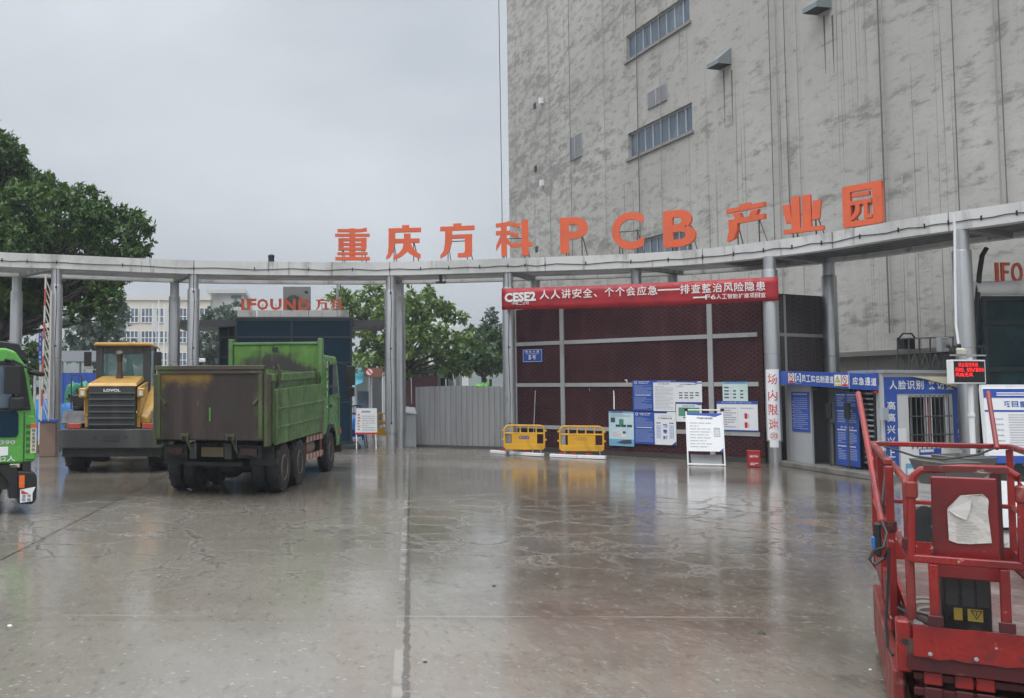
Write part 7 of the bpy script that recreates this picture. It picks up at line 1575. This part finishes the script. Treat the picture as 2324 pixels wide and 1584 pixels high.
m.poly(f, [(cx_ - r, cz_ + r * .8), (cx_ + r, cz_ + r * .8), (cx_, cz_ - r)], .004); m.mat(0).poly(f, [(cx_ - r * .7, cz_ + r * .62), (cx_ + r * .7, cz_ + r * .62), (cx_, cz_ - r * .66)], .006); m.mat(1).quad(f, cx_ - r * .08, cz_ - r * .2, cx_ + r * .08, cz_ + r * .5, .008); m.quad(f, hw_ * .8, hz_ * .26, hw_ * 1.0, hz_ * .46, .004)
m.build('warning_label', [mat('dull_yellow_label', (.34, .25, .04), .5), BLKB], bt)
# litter on the deck
for k, (x, y, sx, sy, h, mt, nm, lab) in enumerate(((.08, .15, .09, .05, .03, PAPER, 'paper_scrap', 'white crumpled scrap on the lift deck left of the black box'), (.38, .06, .1, .03, .012, PAPER, 'paper_scrap', 'flat white scrap on the lift deck before the black box'), (.58, .06, .09, .05, .03, mat('tan_wood', (.35, .27, .17), .7), 'wood_scrap', 'tan scrap of wood on the lift deck under the black box'), (.05, .5, .05, .12, .02, mat('card_grey', (.3, .28, .25), .7), 'card_scrap', 'grey card scrap lying far on the lift deck'))):
    p = LA + lX * x + lY * y; m = MB(); m.v = []; n = 9; rg = random.Random(k)
    ring = [(math.cos(2 * math.pi * i / n) * sx * rg.uniform(.7, 1.1), math.sin(2 * math.pi * i / n) * sy * rg.uniform(.7, 1.1)) for i in range(n)]
    vs = [tuple(p + lX * a + lY * b_ + Vector((0, 0, FZ + .002))) for a, b_ in ring] + [tuple(p + lX * a * .6 + lY * b_ * .6 + Vector((0, 0, FZ + h * rg.uniform(.6, 1.2)))) for a, b_ in ring]
    m.add(vs, [list(range(n))[::-1], list(range(n, 2 * n))] + [[i, (i + 1) % n, n + (i + 1) % n, n + i] for i in range(n)]); tag(m.build(nm, mt), lab, 'litter', 'litter on the lift deck')
p0 = LA + lX * .12 + lY * .1; tag(MB().tube([p0 + Vector((-.06, .25, FZ + .12)), p0 + Vector((.06, .02, FZ + .03))], .01, 6).build('short_rod', BLACK), 'short black rod lying on the lift deck by the left post', 'rod')
# scissor stack, base and wheels
for k in range(4):
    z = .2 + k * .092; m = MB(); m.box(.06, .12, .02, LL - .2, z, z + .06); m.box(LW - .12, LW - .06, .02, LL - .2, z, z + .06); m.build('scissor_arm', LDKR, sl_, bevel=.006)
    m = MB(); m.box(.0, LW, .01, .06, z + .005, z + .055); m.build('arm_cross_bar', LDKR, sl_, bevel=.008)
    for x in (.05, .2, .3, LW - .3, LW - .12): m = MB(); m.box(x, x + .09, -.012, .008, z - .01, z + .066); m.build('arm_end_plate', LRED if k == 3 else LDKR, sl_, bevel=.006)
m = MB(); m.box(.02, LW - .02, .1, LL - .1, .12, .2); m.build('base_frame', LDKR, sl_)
m = MB(); m.box(-.1, -.04, .1, LL - .1, .1, .5); m.build('side_cover', LREDT, sl_, bevel=.01); m = MB(); m.box(LW + .04, LW + .1, .1, LL - .1, .1, .5); m.build('side_cover', LREDT, sl_, bevel=.01)
for x in (.06, LW - .06):
    for y in (.35, LL - .4): m = MB(); m.lathe([(.05, -.05), (.13, -.05), (.14, -.03), (.14, .03), (.13, .05), (.05, .05)], (x, y, .14), 'x', 22); m.build('wheel', TYRE, sl_, smooth=True)
# red bar folded up beside the near post, another at the far right corner
m = MB(); pr_ = [Vector(v) for v in (U(*d8(160, 705), 6.05), U(*d8(42, 52), 7.0))]; rail(m, pr_, .036); m.build('folded_bar', LRED, sl_, w=True, bevel=.01)
m = MB(); rail(m, [U(2262, 1020, 7.75), U(2241, 888, 8.1)], .035); m.build('folded_bar', LRED, sl_, w=True, bevel=.01)
# cables
m = MB(); m.tube([U(*d8(160, 700), 6.0), U(*d8(185, 760), 5.9), U(*d8(170, 830), 5.85), U(*d8(120, 845), 5.85), U(*d8(97, 890), 5.85), U(*d8(120, 918), 5.85), U(*d8(175, 880), 5.85), U(*d8(196, 830), 5.8), U(*d8(192, 1000), 5.8), U(*d8(182, 1200), 5.75), U(*d8(190, 1330), 5.7), U(*d8(215, 1370), 5.6)], .009, 6); m.build('power_cable', CABLE, sl_, w=True, smooth=True)
m = MB(); a = U(*d8(148, 705), 5.95); m.box(a.x - .018, a.x + .022, a.y, a.y + .05, a.z - .22, a.z); m.build('cable_joint', BLACK, sl_, w=True, bevel=.015); m = MB(); a = U(*d8(143, 785), 5.95); m.box(a.x - .015, a.x + .02, a.y + .02, a.y + .06, a.z - .07, a.z + .01); m.build('blue_plug', mat('blue_plug', (.02, .14, .45), .4), sl_, w=True, bevel=.01)
m = MB(); m.tube([(.02, LL - .03, RZ - .02), (.25, LL - .05, RZ - .1), (.45, LL - .05, RZ - .12), (.7, LL - .05, RZ - .07), (.84, LL - .03, RZ - .0)], .01, 6); m.build('slack_cable', CABLE, sl_, smooth=True)
m = MB(); m.tube([U(*d8(178, 350), 6.4), U(*d8(175, 480), 6.3), U(*d8(160, 620), 6.2)], .01, 6); m.build('post_cable', CABLE, sl_, w=True)

# loose hose on the deck, bolts and weld plates, drips of grease on the toe board
m = MB(); pts = []
for k in range(40): a = k * .5; r = .11 + .004 * k; pts.append((.2 + r * math.cos(a) * .9, .75 + r * math.sin(a) * 1.3, FZ + .012 + .0015 * k))
p_ = thing('hose_coil', 'grey coiled hose lying on the lift deck behind the left post', 'hose', tuple(LA + lX * .2 + lY * .75 + Vector((0, 0, FZ))), lyaw); mm = MB(); mm.tube([(x - .2, y - .75, z - FZ) for x, y, z in pts], .01, 6); mm.build('hose', mat('grey_hose', (.2, .19, .17), .6), p_, smooth=True)
for u in (.08, .3, .55, .8):
    m = MB(); m.lathe([(.012, 0), (.012, -.008), (0, -.009)], (u, -.067, .66), 'y', 6); m.build('bolt', GALV, sl_)
for u in (l8(418, 1000, 0)[0], l8(772, 1000, 0)[0]): m = MB(); m.box(u - .04, u + .04, -.06, -.051, FZ + .1, FZ + .16); m.build('weld_plate', LDKR, sl_, bevel=.004)
for x, y, z in ((-.06, .62, 1.3), (-.06, 1.7, 1.3), (0, .0, 1.28)): m = MB(); m.lathe([(.03, -.035), (.036, -.03), (.036, .03), (.03, .035)], (x, y, z), 'z', 10); m.build('rail_clamp', LDKR, sl_)
# ================================================================ trees
def leafmat(name, a, b2, c2):
    M = bpy.data.materials.new(name); M.use_nodes = True; nt = M.node_tree; nt.nodes.clear()
    out = nd(nt, 'ShaderNodeOutputMaterial'); g = nd(nt, 'ShaderNodeNewGeometry'); tc = nd(nt, 'ShaderNodeTexCoord')
    c = mixc(nt, ramp(nt, g.outputs['Random Per Island'], .1, .9), a, b2); c = mixc(nt, ramp(nt, noise(nt, tc.outputs['Object'], .55, 3), .48, .68), c, c2)
    b = nd(nt, 'ShaderNodeBsdfPrincipled'); nt.links.new(c, b.inputs['Base Color']); b.inputs['Roughness'].default_value = .42
    t = nd(nt, 'ShaderNodeBsdfTranslucent'); nt.links.new(c, t.inputs[0]); mx = nd(nt, 'ShaderNodeMixShader'); mx.inputs[0].default_value = .25
    nt.links.new(b.outputs[0], mx.inputs[1]); nt.links.new(t.outputs[0], mx.inputs[2]); nt.links.new(mx.outputs[0], out.inputs[0]); return M
BARK = mat('wet_bark', (.045, .036, .03), .75, 0, [((.09, .075, .06), 3, .45, .7, VS)], bump=.6, bsc=10)
def crown_mesh(name, clusters, seed, leaf, wid, per, sprigs, droop, m_, parent, shell=.55):
    """clusters: (centre, radius); every cluster is filled with sprigs of leaf-sized quads, thicker towards its shell"""
    rg = np.random.default_rng(seed); V, n = [], 0
    for c, r in clusters:
        ns = max(4, int(sprigs * r * r * rg.uniform(.75, 1.2)))
        d = rg.normal(size=(ns, 3)); d /= np.linalg.norm(d, axis=1)[:, None]
        rad = r * (shell + (1 - shell) * rg.random(ns)) ** .8 * rg.uniform(.75, 1.1, ns)
        sp = np.array(c) + d * rad[:, None] * np.array([1, 1, .82])
        ax = d * .8 + rg.normal(size=(ns, 3)) * .5 + np.array([0, 0, .25]); ax /= np.linalg.norm(ax, axis=1)[:, None]
        k = per; S = np.repeat(sp, k, 0); A = np.repeat(ax, k, 0); N = ns * k
        L = leaf * rg.uniform(.65, 1.25, N)
        dr = A * .55 + rg.normal(size=(N, 3)) * .62 + np.array([0, 0, -droop]); dr /= np.linalg.norm(dr, axis=1)[:, None]
        up = A + rg.normal(size=(N, 3)) * .35; sd_ = np.cross(dr, up); sd_ /= np.linalg.norm(sd_, axis=1)[:, None] + 1e-9; nn = np.cross(sd_, dr)
        base = S + A * (rg.random(N) * leaf * .8)[:, None]; W = (wid * rg.uniform(.7, 1.2, N))[:, None]; L = L[:, None]
        q = np.stack([base, base + dr * L * .5 + sd_ * W + nn * W * .35, base + dr * L - nn * L * .12, base + dr * L * .5 - sd_ * W + nn * W * .35], 1)
        V.append(q.reshape(-1, 3)); n += N
    V = np.concatenate(V); loc = np.array(parent.location); V = V - loc
    me = bpy.data.meshes.new(name); me.vertices.add(len(V)); me.vertices.foreach_set('co', V.astype(np.float32).ravel())
    me.loops.add(len(V)); me.loops.foreach_set('vertex_index', np.arange(len(V), dtype=np.int32)); me.polygons.add(n); me.polygons.foreach_set('loop_start', np.arange(0, len(V), 4, dtype=np.int32)); me.polygons.foreach_set('loop_total', np.full(n, 4, dtype=np.int32))
    me.materials.append(m_); me.update(); me.validate(); o = bpy.data.objects.new(name, me); COL.objects.link(o); o.parent = parent; return o
def limb(m, a, b_, r0, r1, rg, n=5, wob=.06):
    a, b_ = Vector(a), Vector(b_); L = (b_ - a).length; pts, rr = [], []
    for i in range(n + 1):
        t = i / n; p = a.lerp(b_, t); w = wob * L * math.sin(math.pi * t)
        pts.append(p + Vector((rg.uniform(-w, w), rg.uniform(-w, w), rg.uniform(-w, w) * .5 + w * .4))); rr.append(r0 + (r1 - r0) * t)
    m.tube(pts, rr, 7)
def tree(name, lab, base, clusters, seed, leaf, wid, per, sprigs, droop, m_, tr, fork, group=None, shell=.55):
    t = thing(name, lab, 'tree', base, 0, group); rg = random.Random(seed); m = MB(); B = Vector(base)
    f = Vector(fork); limb(m, B - Vector((0, 0, .1)), f, tr, tr * .75, rg, 5, .03)
    for c, r in clusters:
        c = Vector(c); hub = f.lerp(Vector((f.x, f.y, c.z)), .35 * rg.random()) if c.z > f.z else f; limb(m, hub, c, max(tr * .32, .03), .015, rg, 5, .07)
        for k in range(3): e = c + Vector((rg.uniform(-1, 1), rg.uniform(-1, 1), rg.uniform(-.6, .8))) * r * .8; limb(m, c.lerp(f, .12), e, max(tr * .1, .016), .008, rg, 3, .08)
    m.build('trunk', BARK, t, w=True, smooth=True); crown_mesh('crown', clusters, seed, leaf, wid, per, sprigs, droop, m_, t, shell); return t
def cl(L, d, dj, seed):
    rg = random.Random(seed); out = []
    for x, y, r in L: dd = d + rg.uniform(-dj, dj); out.append((tuple(U(x, y, dd)), r / F * dd))
    return out
LDARK = leafmat('dark_green_leaf', (.034, .082, .016), (.072, .15, .026), (.115, .2, .036))
LMID = leafmat('mid_green_leaf', (.055, .11, .04), (.09, .16, .055), (.07, .13, .05))
LLIGHT = leafmat('light_green_leaf', (.1, .18, .04), (.16, .25, .065), (.22, .31, .085))
LGREY = leafmat('grey_green_leaf', (.07, .11, .075), (.1, .145, .1), (.12, .165, .11))
LC = [(0, 345, 50), (-60, 330, 80), (-150, 330, 110), (42, 400, 44), (20, 360, 40), (95, 428, 42), (125, 440, 34), (50, 470, 75), (-20, 430, 95), (-120, 450, 130), (190, 448, 34), (150, 500, 62), (225, 480, 38), (205, 500, 45), (262, 505, 40), (300, 498, 26), (322, 508, 24), (312, 540, 32), (250, 550, 55), (165, 570, 70), (75, 560, 85), (-30, 560, 110), (-150, 580, 130), (305, 566, 30),
      (180, 655, 55), (235, 640, 40), (252, 680, 28), (212, 695, 26), (262, 630, 24), (178, 705, 24), (150, 640, 60), (60, 660, 70), (0, 670, 75), (-80, 680, 120), (105, 690, 36), (248, 722, 16), (30, 590, 80), (110, 620, 70), (232, 600, 50), (-20, 740, 60), (60, 725, 36), (285, 600, 30)]
tb = Vector((xat(10, 38.5), 38.5, 0))
tree('broadleaf_tree', 'large dark green broadleaf tree rising above the canopy at the left edge', tuple(tb), cl(LC, 38, 2.4, 5), 21, .25, .056, 11, 150, .42, LDARK, .34, (tb.x - .2, tb.y, 4.2))
def px_tree(lab, L, d, dj, seed, leaf, wid, per, sp_, droop, m_, tr, bx, fy, shell=.55, group='trees inside the gate', name='leafy_tree'):
    tree(name, lab, (xat(bx, d), d, 0), cl(L, d, dj, seed), seed, leaf, wid, per, sp_, droop, m_, tr, (xat(bx, d), d, zat(fy, d)), group, shell)
px_tree('hazy grey green tree between the left gate column and the loader cab', [(175, 730, 32), (215, 715, 34), (255, 720, 30), (240, 760, 38), (195, 775, 36), (265, 700, 22), (275, 765, 22), (165, 790, 26), (225, 800, 34)], 74, 2, 31, .55, .2, 6, 24, .25, LGREY, .2, 215, 840)
px_tree('small mid green tree behind the vertical blue sign', [(80, 770, 26), (62, 800, 26), (95, 790, 24), (75, 830, 32), (100, 835, 24), (50, 850, 26)], 48, 1.2, 32, .34, .11, 7, 42, .2, LMID, .12, 76, 880)
px_tree('grey green tree between the second gate columns and the kiosk', [(500, 725, 34), (530, 710, 26), (475, 745, 30), (510, 765, 38), (465, 785, 34), (540, 760, 26), (490, 810, 38), (525, 805, 30), (455, 820, 26)], 84, 2, 33, .6, .21, 6, 22, .2, LGREY, .22, 495, 850)
CC = [(768, 672, 22), (795, 690, 34), (778, 720, 30), (848, 665, 24), (835, 700, 40), (870, 700, 26), (812, 745, 36), (862, 745, 40), (905, 690, 24), (930, 690, 24), (955, 672, 26), (978, 680, 22), (945, 720, 40), (990, 705, 26), (1018, 715, 22), (1042, 720, 16), (982, 755, 36), (930, 770, 44), (1030, 780, 22), (1005, 790, 28), (895, 800, 46), (845, 795, 38), (960, 815, 34), (1000, 830, 22), (925, 840, 36), (1048, 795, 16), (870, 840, 30), (820, 820, 26), (905, 735, 32), (1055, 762, 20), (1045, 832, 26), (1062, 792, 22), (1028, 845, 26)]
px_tree('tall light green spreading tree behind the gate, left of the banner', CC, 53, 3, 34, .42, .11, 8, 40, .3, LLIGHT, .2, 925, 850, .35)
px_tree('mid green bushy tree just left of the banner column, farther back', [(1070, 770, 30), (1092, 785, 34), (1118, 790, 30), (1132, 765, 22), (1075, 815, 34), (1110, 820, 34), (1050, 815, 24), (1135, 810, 24)], 66, 2, 35, .45, .14, 7, 34, .2, LMID, .16, 1095, 850)
px_tree('dark pointed conifer rising left of the banner column', [(1112, 708, 5), (1112, 722, 9), (1110, 738, 14), (1122, 735, 10), (1100, 748, 13), (1112, 755, 20), (1128, 752, 12), (1096, 768, 15), (1115, 775, 24)], 72, .5, 36, .5, .13, 7, 40, .35, LGREY, .14, 1112, 860, .35, None, 'conifer')
px_tree('low round trimmed tree behind the green sandbags', [(1075, 810, 18), (1095, 802, 20), (1118, 808, 18), (1085, 826, 20), (1110, 826, 20), (1128, 822, 13), (1066, 825, 12)], 49, .8, 37, .3, .1, 8, 75, .15, LMID, .13, 1098, 862, .5)
px_tree('low dark shrub between the blue tarpaulin and the loader', [(178, 905, 18), (198, 900, 20), (215, 908, 16)], 41, .6, 38, .2, .06, 8, 130, .1, leafmat('olive_leaf', (.035, .045, .02), (.06, .07, .03), (.075, .08, .04)), .05, 198, 925, .5, None, 'shrub')
px_tree('small round shrub left of the boom gate arm', [(72, 885, 14), (88, 888, 13)], 42, .4, 39, .2, .06, 8, 130, .1, LMID, .05, 80, 905, .5, None, 'shrub')
px_tree('distant row tree behind the cream office building edge', [(300, 800, 22), (330, 810, 22), (270, 812, 24)], 100, 1, 40, .7, .25, 6, 14, .2, LGREY, .15, 300, 850)
# far hills
M, nt, b, ob, out = newmat('far_hill'); b.inputs['Roughness'].default_value = 1
nt.links.new(mixc(nt, ramp(nt, noise(nt, ob, .03, 5), .4, .6), (.05, .075, .045), (.085, .1, .07)), b.inputs['Base Color'])
m = MB(); vs, fs = [], []; NH = 60
for i in range(NH + 1):
    x = -620 + 1000 * i / NH; px_ = CX + x / 560 * F
    h = 22 + 8 * math.sin(i * .33) + 5 * math.sin(i * .81 + 1) + (16 if px_ > 850 else 0) * min(1, max(0, (px_ - 850) / 200))
    for j in range(7): t = j / 6; vs.append((x, 560 + 220 * t + 8 * math.sin(i + j), -1 + (h + 1) * math.sin(t * math.pi / 2) * (1 + .06 * math.sin(i * 2.3 + j * 1.7))))
for i in range(NH):
    for j in range(6): a = i * 7 + j; fs.append([a, a + 7, a + 8, a + 1])
m.add(vs, fs); struct(m.build('hills', M, smooth=True))

# ================================================================ rain splashes on the wet ground
rg = np.random.default_rng(77); V, Fc = [], []; NSP = 2600
for k in range(NSP):
    y = 5.2 + 15 * rg.random() ** 1.3; x = rg.uniform(-.42, .62) * y; s_ = rg.uniform(.5, 1.25); r0, r1, h = .010 * s_, .017 * s_, .0035 * s_ * rg.uniform(.4, 1.8); n0 = len(V)
    for i in range(7):
        a = 2 * math.pi * i / 7; j = rg.uniform(.7, 1.25); V.append((x + r0 * math.cos(a), y + r0 * math.sin(a), .001)); V.append((x + r1 * j * math.cos(a), y + r1 * j * math.sin(a), h * j))
    for i in range(7): i2 = (i + 1) % 7; Fc.append([n0 + 2 * i, n0 + 2 * i2, n0 + 2 * i2 + 1, n0 + 2 * i + 1])
WTR = bpy.data.materials.new('splash_water'); WTR.use_nodes = True; b = WTR.node_tree.nodes['Principled BSDF']; b.inputs['Base Color'].default_value = (.7, .72, .74, 1); b.inputs['Roughness'].default_value = .1; b.inputs['Alpha'].default_value = .17
m = MB(); m.add(V, Fc); struct(m.build('rain_splash', WTR), 'stuff')

# small scraps on the ground
DOTM = flat('dark_scrap', (.03, .028, .025), .6)
for x, y, sz, mt, lab in ((22, 1420, .02, PAPER, 'white paper scrap on the wet ground near the left edge'), (2182, 1712, .015, PAPER, 'tiny white paper scrap on the ground left of the red lift'), (1728, 1438, .035, DOTM, 'small dark scrap on the wet ground in the middle of the yard'), (965, 1503, .02, DOTM, 'tiny dark scrap beside the long slab joint'), (1120, 1330, .025, DOTM, 'tiny dark scrap on the cracked slab before the barriers')):
    p = G(min(x, 2300), min(y, 1570)) if y < 1600 else G(1975, 1520); m = MB(); rr_ = random.Random(x); ring = [(p.x + sz * rr_.uniform(.6, 1.3) * math.cos(a), p.y + sz * rr_.uniform(.6, 1.3) * math.sin(a)) for a in [k * math.pi / 4 for k in range(8)]]
    m.add([(a, b_, .002) for a, b_ in ring] + [(p.x + (a - p.x) * .6, p.y + (b_ - p.y) * .6, sz * .5) for a, b_ in ring], [list(range(8, 16))] + [[i, (i + 1) % 8, 8 + (i + 1) % 8, 8 + i] for i in range(8)]); tag(m.build('ground_scrap', mt), lab, 'litter')

# ================================================================ rain haze
HM = bpy.data.materials.new('haze'); HM.use_nodes = True; nt = HM.node_tree; nt.nodes.clear(); out = nd(nt, 'ShaderNodeOutputMaterial'); pv = nd(nt, 'ShaderNodeVolumePrincipled')
pv.inputs['Color'].default_value = (.5, .53, .57, 1); pv.inputs['Density'].default_value = .0013; pv.inputs['Anisotropy'].default_value = 0
nt.links.new(pv.outputs[0], out.inputs['Volume'])
m = MB(); m.box(-950, 950, -80, 950, -1.2, 58); hz = m.build('haze', HM); struct(hz, 'stuff')
